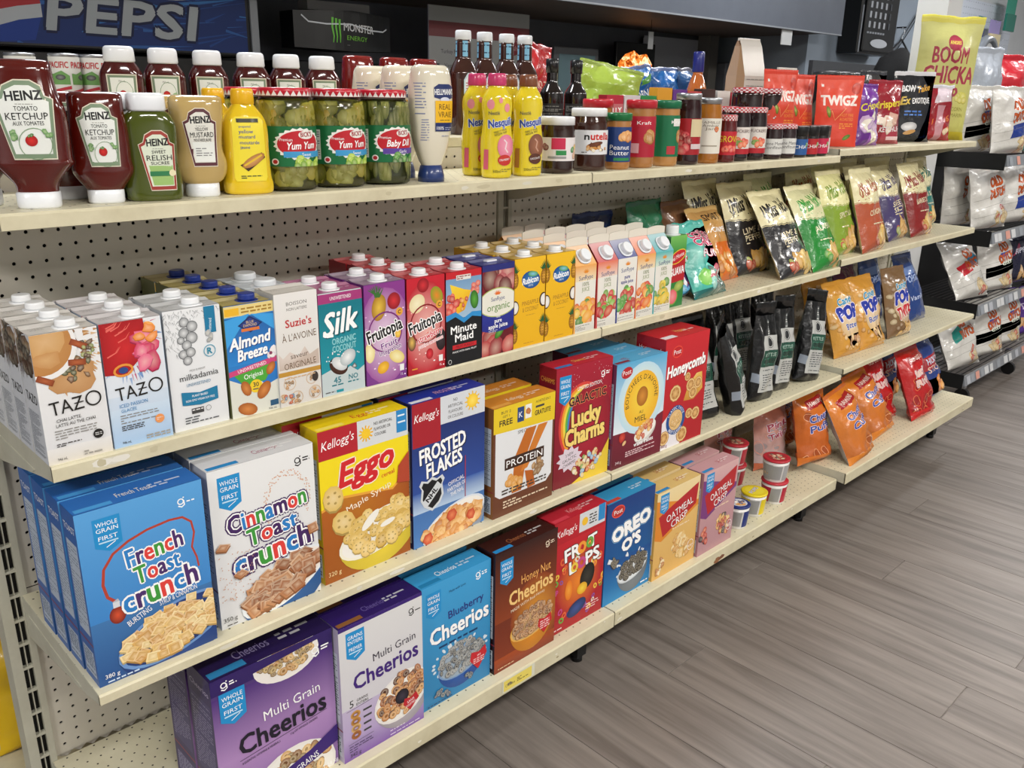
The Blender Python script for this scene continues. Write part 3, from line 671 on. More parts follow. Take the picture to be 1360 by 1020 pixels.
def art_multi_big():
    A = Art(24, 30.8, '#9a7ab8', '#3c2268', 1); A.g(0, 0, 24, 13, '#8e68ac', '#b08ac0'); A.g(0, 13, 24, 27, '#b08ac0', '#4a2a78'); A.r(0, 27.6, 24, 30.8, '#2e1a60')
    A.e(14.5, 28.6, 6.6, 4.2, '#efeae4', 0, 28); A.heap(14.5, 28.8, 5.4, 3.0, 60, 'ring', .75, ['#d9b071', '#c08c4c', '#8c7048', '#b89a5c'])
    A.p([(0, 28.2), (24, 30), (24, 30.8), (0, 30.8)], '#2e1a60')
    A.wg(1.3, 20.6, 4.8, 7.0); A.gm(20.2, 27.6, .75, '#fff'); A.gm(2.4, 29.2, .6, '#fff')
    A.t('Multi Grain', 15, 18.3, 2.0, '#fff', 11.6, 3, .02); A.t('Cheerios', 13.1, 13.6, 3.9, '#1a1526', 17.6, 3, .05)
    A.st([(4, 12.2), (22, 13.8)], .12, '#2a2036'); A.t("8 ESSENTIAL VITAMINS & MINERALS", 8.2, 11.5, .5, '#2a2036', 7.6, 5); A.t('11g OF WHOLE GRAINS', 17, 12.4, .5, '#2a2036', 5.8, 5)
    A.bowl(14.2, 2, 9.2, 7.4, 6, '#d8d2cc', '#f1ede6', .1); A.heap(14.2, 2.6, 7.6, 5.6, 70, 'ring', 1.15, ['#d9a866', '#c08c4c', '#e4bd80', '#8e5e34', '#9a8058'], .1)
    A.p([(5, 0), (24, 5.4), (24, 9.2), (18, 6.6), (5, 3)], '#3a1f74'); A.t('WHOLE GRAINS', 14.6, 3.1, 1.3, '#fff', 10.5, 14, .03); A.t('1.24 kg', 22.2, .5, .9, '#fff', 3.2, 6, .02); return A
def art_multi():
    A = Art(19.8, 30.6, '#6f479c', '#cfcdd4', 2); A.g(0, 5.2, 19.8, 30.6, '#b9a6cf', '#d9d9da'); A.g(0, 12, 19.8, 30.6, '#d4d2d8', '#dcdcdc'); A.g(0, 0, 19.8, 5.2, '#7c55a6', '#b9a6cf')
    A.r(0, 29.8, 19.8, 30.6, '#3a1f74'); A.wg(1.6, 22.4, 4.2, 6.6, 'GRAINS', 'ENTIERS'); A.gm(17, 27.4, .6, '#222')
    A.t('Multi Grain', 12.8, 20.4, 1.7, '#2a2036', 10.4, 3, .02); A.t('Cheerios', 10.8, 16.1, 3.4, '#402078', 15.6, 3, .05)
    A.t('5', 2.2, 12.2, 1.6, '#333'); A.t('GRAINS', 4.7, 13.0, .6, '#333', 2.6); A.t('ENTIERS', 4.7, 12.1, .6, '#333', 2.8); A.st([(1, 11.6), (7, 11.9)], .08, '#333')
    for i, c in enumerate(('#d8a050', '#c9924a', '#e4bd80', '#b06a3c')): A.ring(3.0, 10.2 - i * 1.6, 1.15, .95, .7, c, n=12, col2='#8c5a2c'); A.lines(4.8, 9.8 - i * 1.6, 6.8, 10.7 - i * 1.6, 1, '#444')
    A.bowl(14.2, 8.8, 7.0, 5.4, 7.4, '#b8b0b8', '#eeeae6', .35); A.heap(14.4, 9.4, 6.0, 4.8, 80, 'ring', 1.0, ['#c88444', '#a85f30', '#d9a060', '#7c4226', '#5c2c20'], .35)
    A.fan(A.el(14.2, 8.6, 1.7, 1.7), '#16121c', '#3c3444'); A.p([(16.2, 4.2), (14.4, 6.2), (14.8, 7.6), (16.4, 7.2), (17.8, 8.0), (18.4, 6.4)], '#c02430'); A.t('SANS', 16.4, 6.2, .6, '#fff', 1.8, 12, .02); A.t('CHOLESTEROL', 16.4, 5.4, .5, '#fff', 2.7, 12, .02)
    A.t('342 g', 2.6, .8, .8, '#2a2036'); A.lines(1.2, 1.9, 6.8, 3.6, 3, '#4a3a60', .35); A.st([(1, 3.9), (7, 4.1)], .08, '#333'); A.lines(11, .6, 18.6, 2, 3, '#e4dcec', .4); return A
def art_blue():
    A = Art(19.4, 30.0, '#2c7fb4', '#3fa0d8', 4); A.wg(1.3, 21.8, 4.0, 6.4); A.gm(15.6, 27.4, .65, '#fff'); A.t('Made with Love', 9.8, 26.4, .6, '#0e3c6c', 4.6, 3)
    A.t('Blueberry', 12.3, 20.4, 1.8, '#23307c', 10, 4, .04); A.t('Cheerios', 10.6, 15.8, 3.7, '#fff', 16.4, 3, .06, sh='#1a5a8c'); A.lines(4.6, 13.6, 15.6, 14.6, 1, '#123c6a')
    for k in range(26): a = A.rnd.uniform(0, 6.28); A.e(10.6 + 7.6 * math.cos(a), 9.6 + 3.9 * math.sin(a), A.rnd.uniform(.3, .9), .35, '#d7e4ec', a, 6, dk=.3)
    A.bowl(10.8, 8.2, 6.6, 3.7, 6.4, '#2c5aa8', '#7fa0c8', .12, '#9fb0c0'); A.heap(10.8, 9.2, 6.4, 3.6, 110, 'ring', .78, ['#6d747c', '#8a9096', '#555c66', '#7c8490', '#9aa0a6'], .15)
    A.p([(15.6, 3.6), (13.2, 6.6), (13.6, 8.6), (15.8, 8), (17.8, 9.0), (18.2, 6.8)], '#c8242e'); A.t('IAY', 15.9, 6.9, .5, '#fff', 1); A.lines(14.2, 5.2, 17.4, 6.7, 3, '#f0c8c8', .5)
    for x, y in ((4, 3), (13, 3.4), (6, 1.8)): A.heap(x, y, 1.2, .8, 7, 'ring', .55, ['#5c6c7c', '#3c4c6c'])
    A.lines(1.2, .5, 8, 1, 1, '#0e3c6c'); return A
def art_hn():
    A = Art(19.8, 30.8, '#8a3618', '#3b1512', 5); A.g(0, 13, 19.8, 30.8, '#8c3c1a', '#2e100e'); A.fan(A.el(13.4, 11, 8.5, 10), '#8c3c1a', '#e09a34'); A.g(0, 0, 19.8, 3.6, '#7c2c16', '#a8481c')
    A.wg(1.5, 22.0, 4.0, 6.6); A.gm(16.4, 27.8, .6, '#e8d8c0'); A.t('Honey Nut', 13, 20.6, 2.2, '#f0b060', 9.6, 3, .03); A.t('Cheerios', 11.6, 16.4, 3.4, '#f5cb80', 14.2, 3, .05); A.t('MADE WITH Real Honey', 10.5, 14.8, .8, '#f5e6cc', 11, 7, .01)
    A.bowl(11.8, 8.6, 7.0, 3.5, 7.0, '#d98a24', '#e9b254', .12, '#c9a878'); A.heap(11.8, 9.6, 6.6, 3.2, 105, 'ring', .8, ['#b88050', '#c8925c', '#9a6238', '#8c5c3c'], .18)
    A.p([(16, 4.2), (13.8, 6.8), (14.2, 8.6), (16.2, 8.0), (18.2, 8.9), (18.6, 6.8)], '#c8242e'); A.lines(14.6, 5.4, 17.8, 7.8, 4, '#f0c8c8', .5); A.lines(1, .8, 6, 1.6, 2, '#e8c8a0'); return A
def art_froot():
    A = Art(18.8, 30.6, '#a81824', '#cc2430', 6); A.r(0, 24.6, 18.8, 30.6, '#b81c2a'); A.t("Kellogg's", 4.4, 26.6, 1.7, '#fff', 7.2, 2, .03, it=.3)
    A.r(8.8, 25.4, 18.4, 30.4, '#d7dade'); A.e(10.8, 27.9, 1.1, 1.1, '#f2c030'); A.lines(12.4, 26.4, 15.2, 29.4, 4, '#444', .5); A.r(15.8, 26.2, 18.3, 30.6, '#2a8acb')
    A.fan(A.el(9.4, 12, 8.4, 9), '#b3202a', '#f08a28')
    fr = ['#f2a03a', '#6aae48', '#c84a8a', '#f0d04c', '#e86a3a', '#8a5aa8', '#e8e0d0']
    for k in range(44):
        a = A.rnd.uniform(0, 6.28); r = A.rnd.uniform(6.4, 9.8); s_ = A.rnd.uniform(.6, 1.1); A.ring(9.4 + r * math.cos(a), 11.5 + r * 1.08 * math.sin(a), s_, s_ * .85, s_ * .5, A.rnd.choice(fr), A.rnd.uniform(0, 3), 10, .3)
    A.mc('FR  T', 9.8, 19.6, 3.3, ['#fff'], 12.2, 6, .08, '#3a1810', .04); A.ring(10.1, 21.1, 1.6, 1.7, .9, '#f2a03a'); A.ring(13.0, 21.5, 1.4, 1.5, .8, '#6aae48')
    A.mc('L  PS', 11.3, 15.6, 3.3, ['#fff'], 11.6, 6, .08, '#3a1810', .04); A.ring(10.2, 16.9, 1.6, 1.6, .9, '#c84a8a'); A.ring(7.6, 16.5, 1.3, 1.3, .7, '#f0d04c')
    A.fan(A.el(12.6, 12.2, 2.6, 3.6, -.3), '#12100e', '#3c3830'); A.fan(A.el(10.8, 9.4, 1.9, 1.6), '#e8a81c', '#f8d84a'); A.fan(A.el(5.8, 10.8, 1.4, 2.8), '#e8761c', '#f8a83a')
    A.fan(A.el(9, 4.6, 3.6, 2.0, .3), '#20305c', '#3a549a'); A.lines(1, .8, 8, 1.5, 1, '#f0d0d0'); A.lines(12.5, 2.2, 17.5, 5, 4, '#f0d0d0', .4); return A
def art_oreo():
    A = Art(19.6, 29.2, '#1268a8', '#143c80', 7); A.g(0, 0, 19.6, 12, '#1c86c4', '#144e94'); A.e(4.4, 26.2, 2.6, 1.7, '#e8503a'); A.e(4.4, 26.2, 2.3, 1.4, '#b8302c'); A.t('Post', 4.4, 25.6, 1.2, '#fff', 3.4, 2, .03)
    A.t('OREO', 10.6, 18.6, 3.6, '#fff', 15.4, 8, .13, ol='#0e2a62', oo=.03, ol2='#8ac0e8'); A.t("O'S", 10.8, 14.0, 3.2, '#fff', 7.4, 8, .13, ol='#0e2a62', oo=.03)
    for k in range(20): a = A.rnd.uniform(0, 6.28); A.e(11.6 + 6.2 * math.cos(a), 8 + 4.4 * math.sin(a), A.rnd.uniform(.3, 1), .3, '#e6edf2', a, 6, dk=.3)
    A.bowl(11.8, 7.2, 6.4, 3.4, 6.8, '#7c848c', '#cfd6dc', .2, '#e9eef2'); A.heap(11.9, 8.0, 5.6, 3.0, 90, 'ring', .8, ['#2a2624', '#3c3634', '#4a4440', '#1e1a1a'], .2)
    A.st([(1.2, 13), (3.2, 12), (5.4, 10)], 1.4, '#e8eef2', .6); A.heap(4, 11.6, 2.0, 1.5, 7, 'ring', .9, ['#2a2624', '#44403c']); A.lines(15.6, .9, 18.6, 1.6, 1, '#fff'); return A
def art_oat(pink):
    A = Art(19.8 if not pink else 17.8, 26.2, '#e0b060' if not pink else '#b88a92', '#e6c078' if not pink else '#cfa2a4', 8); w = A.w
    A.g(0, 19, w, 26.2, '#eccf90' if not pink else '#c99aa0', '#f2dca8' if not pink else '#d9b0b0')
    A.p([(0, 12.4), (3, 11.2), (w, 17.2), (w, 18.6), (0, 24)], '#e08a2c' if not pink else '#7c3a7c'); A.p([(1.2, 19.0), (3.6, 12.4), (w - 1.2, 17.8), (w - .6, 24.2), (3.6, 19.8)], '#b8242a')
    A.wg(1.5, 19.4, 3.8, 6.0); A.t('OATMEAL', w * .56, 17.4, 2.1, '#fff', w * .62, 12, .03, sh='#6a1014'); A.t('CRISP', w * .56, 14.6, 2.1, '#fff', w * .38, 12, .03, sh='#6a1014')
    A.lines(w * .4, 13.0, w * .8, 13.7, 1, '#f0d8b8')
    if pink: A.heap(w * .72, 6.6, 3.0, 4.0, 46, 'flake', .9, ['#e0a95c', '#c8883c', '#b8302c', '#efcb88', '#3c2a3a'], .9); A.heap(2.8, 5.4, 2.0, 2.6, 11, 'puff', 1.0, ['#b02428', '#c8443a', '#3a2238', '#d86a4c'])
    else: A.heap(w * .66, 6.8, 3.4, 4.6, 50, 'flake', 1.0, ['#e8bc6c', '#d69c48', '#f4dca8', '#efcb88'], .9); A.heap(2.8, 4.4, 2.0, 2.8, 12, 'flake', .8, ['#c07c3c', '#f0dcb4'])
    A.ring(w * .88, 5.2, 1.5, 1.7, .15, '#fff', n=16); A.lines(w * .82, 4.6, w * .94, 5.8, 3, '#fff', .4); return A

def plain_top(w, d, bg, txt, col='#fff', tw=.5, x=.3, extra=None):
    A = Art(w, d, bg, None, 3); A.t(txt, w * x + w * .1, d * .32, d * .26, col, w * tw * .7, b=.02)
    if extra: A.r(w * .02, d * .06, w * .3, d * .26, extra)
    A.lines(w * .62, d * .3, w * .9, d * .6, 2, mix(bg, '#ffffff', .5), .5); return A
# ------------------------------------------------------------------ drink carton artwork (9 cm wide, 19.4 cm tall)
def art_tazo(kind):
    A = Art(9.0, 19.4, '#dfe0e2' if not kind else '#b9d2ec', '#eeeeee', 3)
    if not kind:
        A.g(0, 0, 9, 2.4, '#e2dcd0', '#e9e8e6')
        for k in range(70):
            a = A.rnd.uniform(-1.5, .3); r = A.rnd.uniform(4.8, 7.4); x, y = 2.2 + r * math.cos(a), 19.0 + r * math.sin(a) * 1.15
            A.st([(x, y), (x + .9 * math.cos(a), y + .9 * math.sin(a))], A.rnd.uniform(.1, .55), A.rnd.choice(['#c99a68', '#b98650', '#d9b68c']), .02, dk=.3)
        A.fan(A.blob(5, 12.2, 2.4, 12, .25, 1.3, .2), '#bf8d5a', '#cfa272'); A.heap(5.4, 15.6, 2.6, 3.6, 40, 'flake', .5, ['#5a3420', '#6c4228', '#4a5030', '#7a5230', '#3e2a1c'])
        A.e(1.4, 17.6, 4.6, 4.9, '#efeeec', n=30); A.e(1.2, 17.8, 4.2, 4.4, '#bd8449', cc='#cb975c', n=28); A.heap(1.6, 18.2, 2.0, 1.3, 7, 'flake', .7, ['#d4a468']) if 0 else A.fan(A.blob(1.7, 18.2, 2.0, 11, .25, 1.3, .3), '#d0a065', '#dcb482'); A.fan(A.blob(1.6, 15.6, 1.1, 9, .3, 1.8, .1), '#c8935a', '#d6aa74')
        for x, y, r in ((6.2, 17.2, -.5), (5.7, 14.6, -.1), (1.2, 12.7, -.5)): A.fan([(x + a * math.cos(r) - b_ * math.sin(r), y + a * math.sin(r) + b_ * math.cos(r)) for a, b_ in ((-1.2, -.45), (1.2, -.45), (1.2, .45), (-1.2, .45))], '#8a3f20', '#b9643a')
        A.heap(7.3, 16.4, .9, 1.5, 12, 'puff', .3, ['#7c8a4c', '#98a060', '#4c3424'])
    else:
        A.g(0, 8, 9, 19.4, '#dde5ef', '#eceef1'); A.g(0, 0, 9, 6, '#a8c8ea', '#cddff0')
        for k in range(60):
            a = A.rnd.uniform(-2.2, .2); r = A.rnd.uniform(4, 7.6); x, y = 3 + r * math.cos(a) * .7, 18 + r * math.sin(a)
            A.st([(x, y), (x + .9 * math.cos(a), y + 1.2 * math.sin(a))], A.rnd.uniform(.1, .45), A.rnd.choice(['#7a9cd0', '#9ab4dc', '#c9587c']), .02, dk=.3)
        A.fan([(0, 11.6), (3, 11.2), (5.2, 13.2), (6.6, 16.2), (6.4, 19.4), (0, 19.4)], '#a8141c', '#d0262a')
        for k in range(9): x, y = A.rnd.uniform(.4, 4.6), A.rnd.uniform(13, 18.8); A.st([(x, y), (x + 1.2, y + .5), (x + 1.8, y + 1.3)], .22, '#ea6a60', .05)
        A.heap(6.2, 14.4, 1.9, 2.6, 9, 'flake', 1.3, ['#d83a6a', '#c8285c', '#ea6a90']); A.heap(6.6, 17, 1, 1.5, 4, 'flake', .9, ['#f08a2c', '#f6a848']); A.ring(2.7, 12, 1.5, 1.0, .35, '#e8963c', .1); A.e(2.7, 12, .7, .5, '#2c4a8c')
    A.t('TAZ', 3.55, 7.5, 2.0, '#1a1714', 4.6, 4, .0); A.ring(7.2, 8.85, 1.12, 1.16, .23, '#1a1714', n=26); A.st([(4.5, 8.6), (5.8, 8.7)], .17, '#1a1714')
    if not kind: A.t('CHAI LATTE', 3.5, 6.3, .48, '#2a2622', 3.3, 2, .01); A.t('LATTE AU THE CHAI', 4.4, 5.6, .48, '#2a2622', 5.4, 2, .01)
    else: A.t('ICED PASSION', 3.6, 6.3, .55, '#3a86bc', 4.2, 2, .01); A.t('GLACEE', 2.8, 5.5, .5, '#3a86bc', 2.3, 2, .01)
    A.lines(1.4, 3.6, 7.2, 5.2, 4, '#8a8782', .35); A.lines(1.4, 2.5, 4.8, 3.4, 3, '#3a3632', .5); A.t('946 mL', 1.9, .5, .4, '#444', 1.3); A.lines(4.9, .4, 8.6, 1.2, 2, '#a8a49c', .6)
    A.e(7.2, 3.3, .72, .72, '#1d1b1a' if not kind else '#ee9a5a'); A.lines(6.75, 3.05, 7.7, 3.6, 2, '#ddd', .4); return A
def art_tazo_side():
    A = Art(6.2, 19.4, '#dfe3ea', '#e4e7ec', 4); A.heap(3, 17, 3.6, 3.4, 34, 'flake', 1.0, ['#3a2418', '#4e3020', '#6a4428', '#8c6a44', '#2c1c14', '#7c766a'])
    for k in range(18): x = A.rnd.uniform(0, 6); A.st([(x, 15.4), (x + A.rnd.uniform(-.3, .3), A.rnd.uniform(12, 14))], .35, '#5a3c28', .05, dk=.3)
    A.t('TAZO', 3.2, 9.0, 1.4, '#1d1b1c', 4.8, 0, -.01); A.lines(.8, .8, 5.6, 8.4, 30, '#6d7582', .35); return A
def art_milk():
    A = Art(9.2, 19.6, '#e3e5e8', '#eef0f2', 5); lf = ['#b5b8ba', '#9da1a4', '#c6c8ca']
    for k in range(60): x = A.rnd.uniform(.1, 2.6); y = A.rnd.uniform(12.5, 19.5); A.st([(x, y), (x + A.rnd.uniform(-.5, .7), y - .7)], .12, A.rnd.choice(lf), .02, dk=.2)
    for k in range(40): x = A.rnd.uniform(.1, 9.0); y = A.rnd.uniform(17.8, 19.5); A.st([(x, y), (x + A.rnd.uniform(-.6, .7), y - .5)], .14, A.rnd.choice(lf), .02, dk=.2)
    for x, y, r in ((3.2, 17.6, .8), (4.4, 16.8, .9), (3.0, 15.9, .85), (4.2, 15.0, .95), (3.3, 13.9, .8), (2.6, 12.5, .75), (3.8, 12.7, .8), (3.2, 11.4, .75), (2.4, 14.8, .6)): A.fan(A.el(x, y, r, r, n=14), '#8c8f92', '#e2e4e5'); A.ring(x, y, r, r, .08, '#5a5d60')
    A.r(6.5, 15.3, 8.3, 19.6, '#1d7ba5'); A.t('unsweetened', 7.5, 16, .5, '#e8f4fa', 3.2, 84, .01); A.heap(7.2, 14.8, .5, .9, 5, 'flake', .5, lf)
    A.ring(6.9, 12.4, 1.0, 1.0, .12, '#2c9ab8', n=20); A.t('R', 6.9, 11.9, 1.0, '#1d8aa8', b=.06)
    A.t('MOO IS MOOT', 4.6, 9.6, .3, '#777', 2.6, 2); A.t('milkadamia', 4.8, 8.3, .95, '#3c3c3e', 6.4, 2, -.005); A.t('UNSWEETENED', 4.6, 7.2, .5, '#5c8cac', 4.0, 2)
    A.p([(1.6, 6.4), (4.6, 5.9), (7.6, 6.4), (7.6, 4.2), (4.6, 3.8), (1.6, 4.2)], '#1d7ba5'); A.t('PLANT BASED', 4.6, 5.3, .36, '#fff', 2.6, b=.01); A.t('NON GMO VEGAN SOY FREE', 4.6, 4.6, .36, '#fff', 4.8, b=.01)
    A.r(3.0, 2.5, 5.0, 3.4, '#444'); A.lines(3.1, 2.6, 4.9, 3.3, 2, '#eee', .5); A.ring(5.8, 3.0, .45, .45, .06, '#555'); A.lines(1.8, .9, 7.4, 2.2, 3, '#55585c', .45); return A
def art_almond():
    A = Art(8.8, 19.0, '#2672c0', '#2f8ad4', 6); A.g(0, 9, 8.8, 17, '#2b86d2', '#245fa8'); A.p([(0, 17.2), (8.8, 17.2), (8.8, 19), (0, 19)], '#e9d48c'); A.r(.1, 17.4, 2.6, 18.6, '#f0b92c'); A.lines(3, 17.5, 8.4, 18.6, 2, '#a8802c', .5)
    A.p([(0, 0), (8.8, 0), (8.8, 5.4), (6.5, 4.6), (5, 6.3), (3, 5.2), (0, 6.8)], '#dfe0d4'); A.p([(0, 16.8), (4.4, 17.4), (0, 12)], '#3fa3e6'); A.p([(8.8, 16.8), (4.6, 17.3), (8.8, 14)], '#3fa3e6')
    A.p([(2.2, 15.6), (4.4, 17), (6.6, 15.6), (4.4, 14.2)], '#1c2c60'); A.p([(2.6, 15.6), (4.4, 16.7), (6.2, 15.6), (4.4, 14.5)], '#2a3f86'); A.t('BLUE', 4.4, 15.8, .42, '#e8c88c', b=.02); A.t('DIAMOND', 4.4, 15.25, .45, '#e8c88c', 2.4, b=.02); A.r(2.8, 14.5, 6, 15.0, '#e07a3a')
    A.t('Almond', 4.3, 12.0, 1.9, '#fff', 7.6, 6, .07, it=.25, sh='#143c7c'); A.t('Breeze', 4.5, 9.9, 1.8, '#fff', 5.4, 6, .07, it=.25, sh='#143c7c')
    A.p([(.5, 7.8), (8.8, 9.0), (6.4, 5.6), (2.6, 5.2)], '#4fa83a'); A.p([(0, 8.1), (8.8, 9.5), (8.8, 8.5), (0, 7.2)], '#d0457c'); A.t('UNSWEETENED', 4.2, 8.0, .58, '#fff', 5.2, 8, .03); A.t('Original', 4.3, 6.5, .85, '#fff', 3.4, 5, .02)
    A.e(4.6, 4.9, 1.15, 1.15, '#f0cc2c'); A.t('30', 4.6, 4.8, .75, '#333', b=.04); A.lines(4, 4.2, 5.2, 4.6, 1, '#555')
    for x, y, r, s_ in ((2.8, 4.8, -1.2, 1.4), (6.0, 3.9, .9, 1.7), (2.8, 1.2, -.3, 1.8), (7.5, 7.5, 1.0, 1.2)): A.fan(A.el(x, y, s_, s_ * .6, r, 14), '#a85c24', '#d98c48')
    A.heap(7.7, 10.2, .8, .8, 6, 'flake', .6, ['#f2eef0', '#e4dce6']); A.e(7.7, 10.1, .3, .3, '#8c3a5c'); A.r(7.0, .8, 8.5, 1.8, '#2c5a7c'); A.t('946 mL', 7.4, .2, .35, '#555'); return A
def art_suz():
    A = Art(8.2, 19.8, '#dcd8d2', '#ebe9e6', 7); A.t('BOISSON', 4.2, 17.7, .6, '#5c5852', 3.9, 1, .0); A.t('NON LAITIERE', 4.2, 16.8, .5, '#5c5852', 3.9, 1); A.t("Suzie's", 4.4, 14.0, 1.3, '#c03a3a', 5.0, 2, .05)
    A.t("À L'AVOINE", 4.4, 11.6, 1.2, '#6a5238', 6.6, 3, .0); A.p([(.2, 6.6), (8, 6.6), (8, 9.4), (6.2, 8.6), (5.3, 10.2), (4, 8.6), (2.4, 9.6), (1, 8.6), (.2, 9.6)], ['#c9b8ac'] * 4 + ['#dccfc6'] * 5)
    A.t('saveur', 4.2, 8.4, .9, '#5a4432', 3.4, 3); A.t('ORIGINALE', 4.3, 6.7, 1.1, '#6a5238', 6.2, 3, .01); A.r(0, 5.4, 8.2, 6.2, '#c2923a')
    for x, y, r in ((2.0, 4.0, 1.2), (6.3, 4.2, 1.1), (3.2, 1.3, 1.2), (6.8, 1.6, 1.2), (.6, 1.6, .8)): A.ring(x, y, r, r, .1, '#d2ad80', n=14); A.heap(x, y, r * .7, r * .7, 9, 'flake', .3, ['#c08a56', '#d8b48c', '#8a6a4c'])
    A.e(7.0, 4.4, .6, .9, '#3c3430'); A.lines(1, 4.8, 7, 5.2, 1, '#d8b48c'); A.heap(1.6, 1.4, 1, .8, 6, 'flake', .35, ['#5a8cb0', '#c0502c']); return A
def art_silk():
    A = Art(9.1, 18.6, '#c9d6d6', '#17889a', 8); A.g(0, 3.6, 9.1, 18.6, '#1a96a6', '#107484'); A.r(0, 16.9, 9.1, 18.6, '#a83a7a'); A.t('UNSWEETENED', 4.6, 17.4, .62, '#fff', 4.4, 1, .02)
    A.t('Silk', 4.6, 11.4, 4.0, '#fff', 7.6, 8, .055, it=.35, sh='#0c5a66'); A.st([(.9, 11.9), (1.6, 11.0), (2.8, 11.0)], .55, '#fff')
    A.t('ORGANIC', 5.0, 9.4, 1.1, '#8fcfd4', 5, 3, .05); A.t('COCONUT', 5.0, 8.0, 1.1, '#8fcfd4', 5, 3, .05)
    A.p([(0, 0), (9.1, 0), (9.1, 4.4), (7.6, 3.6), (6, 4.8), (4, 3.4), (2, 4.8), (0, 4.2)], '#c5d2d4')
    A.fan(A.el(3.6, 5.2, 2.1, 1.5, -.6, 18), '#3a1e16', '#5a3224'); A.fan(A.el(3.8, 5.6, 1.8, 1.1, -.6, 18), '#c9cfd2', '#f1f3f3'); A.fan(A.el(5.6, 6.5, 1.8, 1.4, .6, 18), '#b4bec2', '#f3f5f5'); A.fan(A.blob(6.9, 4.6, .5), '#3a1e16', '#e8eaea')
    for k in range(16): A.e(A.rnd.uniform(1, 8.4), A.rnd.uniform(6, 8), .14, .14, '#eef2f2', n=6, dk=.1)
    A.t('45', 3.2, 2.1, 1.1, '#1a7886', b=.04); A.t('NO', 6.6, 2.3, .9, '#1a7886', b=.04); A.lines(2, 1.5, 4.4, 2.0, 1, '#1a7886'); A.lines(5.4, 1.6, 8, 2.1, 1, '#1a7886'); A.lines(.6, .4, 2.6, .8, 1, '#555'); A.r(2.9, .3, 4.4, .8, '#1a96a6'); return A
def art_fruit(red):
    A = Art(9.2, 19.0, '#7c3a8c' if not red else '#b01c2c', '#8c3a8e' if not red else '#cc2434', 9); cc = ('#8a2a80', '#e8d0e6') if not red else ('#c02030', '#f0b8b0')
    A.fan(A.el(4.6, 9, 6, 9.2), cc[0] if red else '#a05aa0', cc[1]);
    for k in range(40): A.e(A.rnd.uniform(0, 9.2), A.rnd.uniform(0, 14), A.rnd.uniform(.08, .3), .15, A.rnd.choice(['#f0dcec', '#d8a8d0', '#fff'] if not red else ['#f6c8c0', '#e87a78', '#fff']), n=6, dk=.1)
    if not red:
        A.fan(A.el(3.2, 14.6, 1.6, 2.5, -.2), '#a87820', '#e8c24c')
        for k in range(9): A.st([(3 + A.rnd.uniform(-.5, .5), 16.6), (2.6 + (k - 4) * .42, 18.9 - abs(k - 4) * .2)], .5, '#3c7034', .1, dk=.4)
        A.fan(A.el(6.6, 15.4, 1.5, 1.6), '#8c1420', '#d8343c'); A.fan(A.el(.9, 6.4, 1.1, 2.0), '#e8d890', '#fbf3c8'); A.fan(A.el(7.0, 4.6, 1.9, 1.2, -.5), '#e8d078', '#f8f0c0'); A.fan(A.el(3.8, 3.0, 1.4, 1.1, .5), '#e0a020', '#f6c848'); A.fan(A.el(7.4, 9, .8, .8), '#e8b02c', '#f8d468')
    else:
        A.fan(A.el(2.4, 14.0, 2.0, 1.7, .7), '#e8d8a8', '#f8f0cc'); A.fan(A.el(3.9, 17.4, 1.4, 1.4), '#8c1420', '#d8343c'); A.fan(A.el(7.2, 15, 1.4, 1.9, .5), '#8aa02c', '#e88a2c'); A.fan(A.el(5.3, 3.6, .9, 1.1), '#a81420', '#e8404c'); A.fan(A.el(8.2, 6.0, 1.3, 2.2), '#1a1416', '#40343a'); A.fan(A.el(1.0, 6.6, 1.0, 1.7), '#5c2c34', '#e8c060')
    A.ring(4.5, 9.8, 3.9, 3.9, .3, '#7c2c7c' if not red else '#8c1420', n=26)
    A.e(7.8, 13.2, .8, .8, '#e8a83c'); A.t('C', 7.8, 12.8, .7, '#222', b=.05)
    A.t('Fruitopia', 4.6, 9.0, 2.3, '#141014', 8.0, 14, .05, ol='#fff', oo=.055)
    if not red: A.t('Fruit', 5.4, 6.9, 1.1, '#7a2a8a', 3.8, 12, .05, ol='#fff', oo=.05); A.t('Integration', 5.6, 5.8, .9, '#7a2a8a', 5, 12, .05, ol='#fff', oo=.05)
    else: A.t('strawberry', 5.6, 6.9, 1.2, '#d83040', 6.2, 14, .04, ol='#fff', oo=.05); A.t('passion awareness', 5.7, 5.6, .8, '#d83040', 6.2, 12, .03, ol='#fff', oo=.05)
    A.lines(.9, .9, 5.8, 1.4, 1, '#e8a83c'); A.r(7.6, 1.6, 8.6, 2.9, '#efefef'); A.t('1L', 8.1, .7, .5, '#fff', b=.02); return A
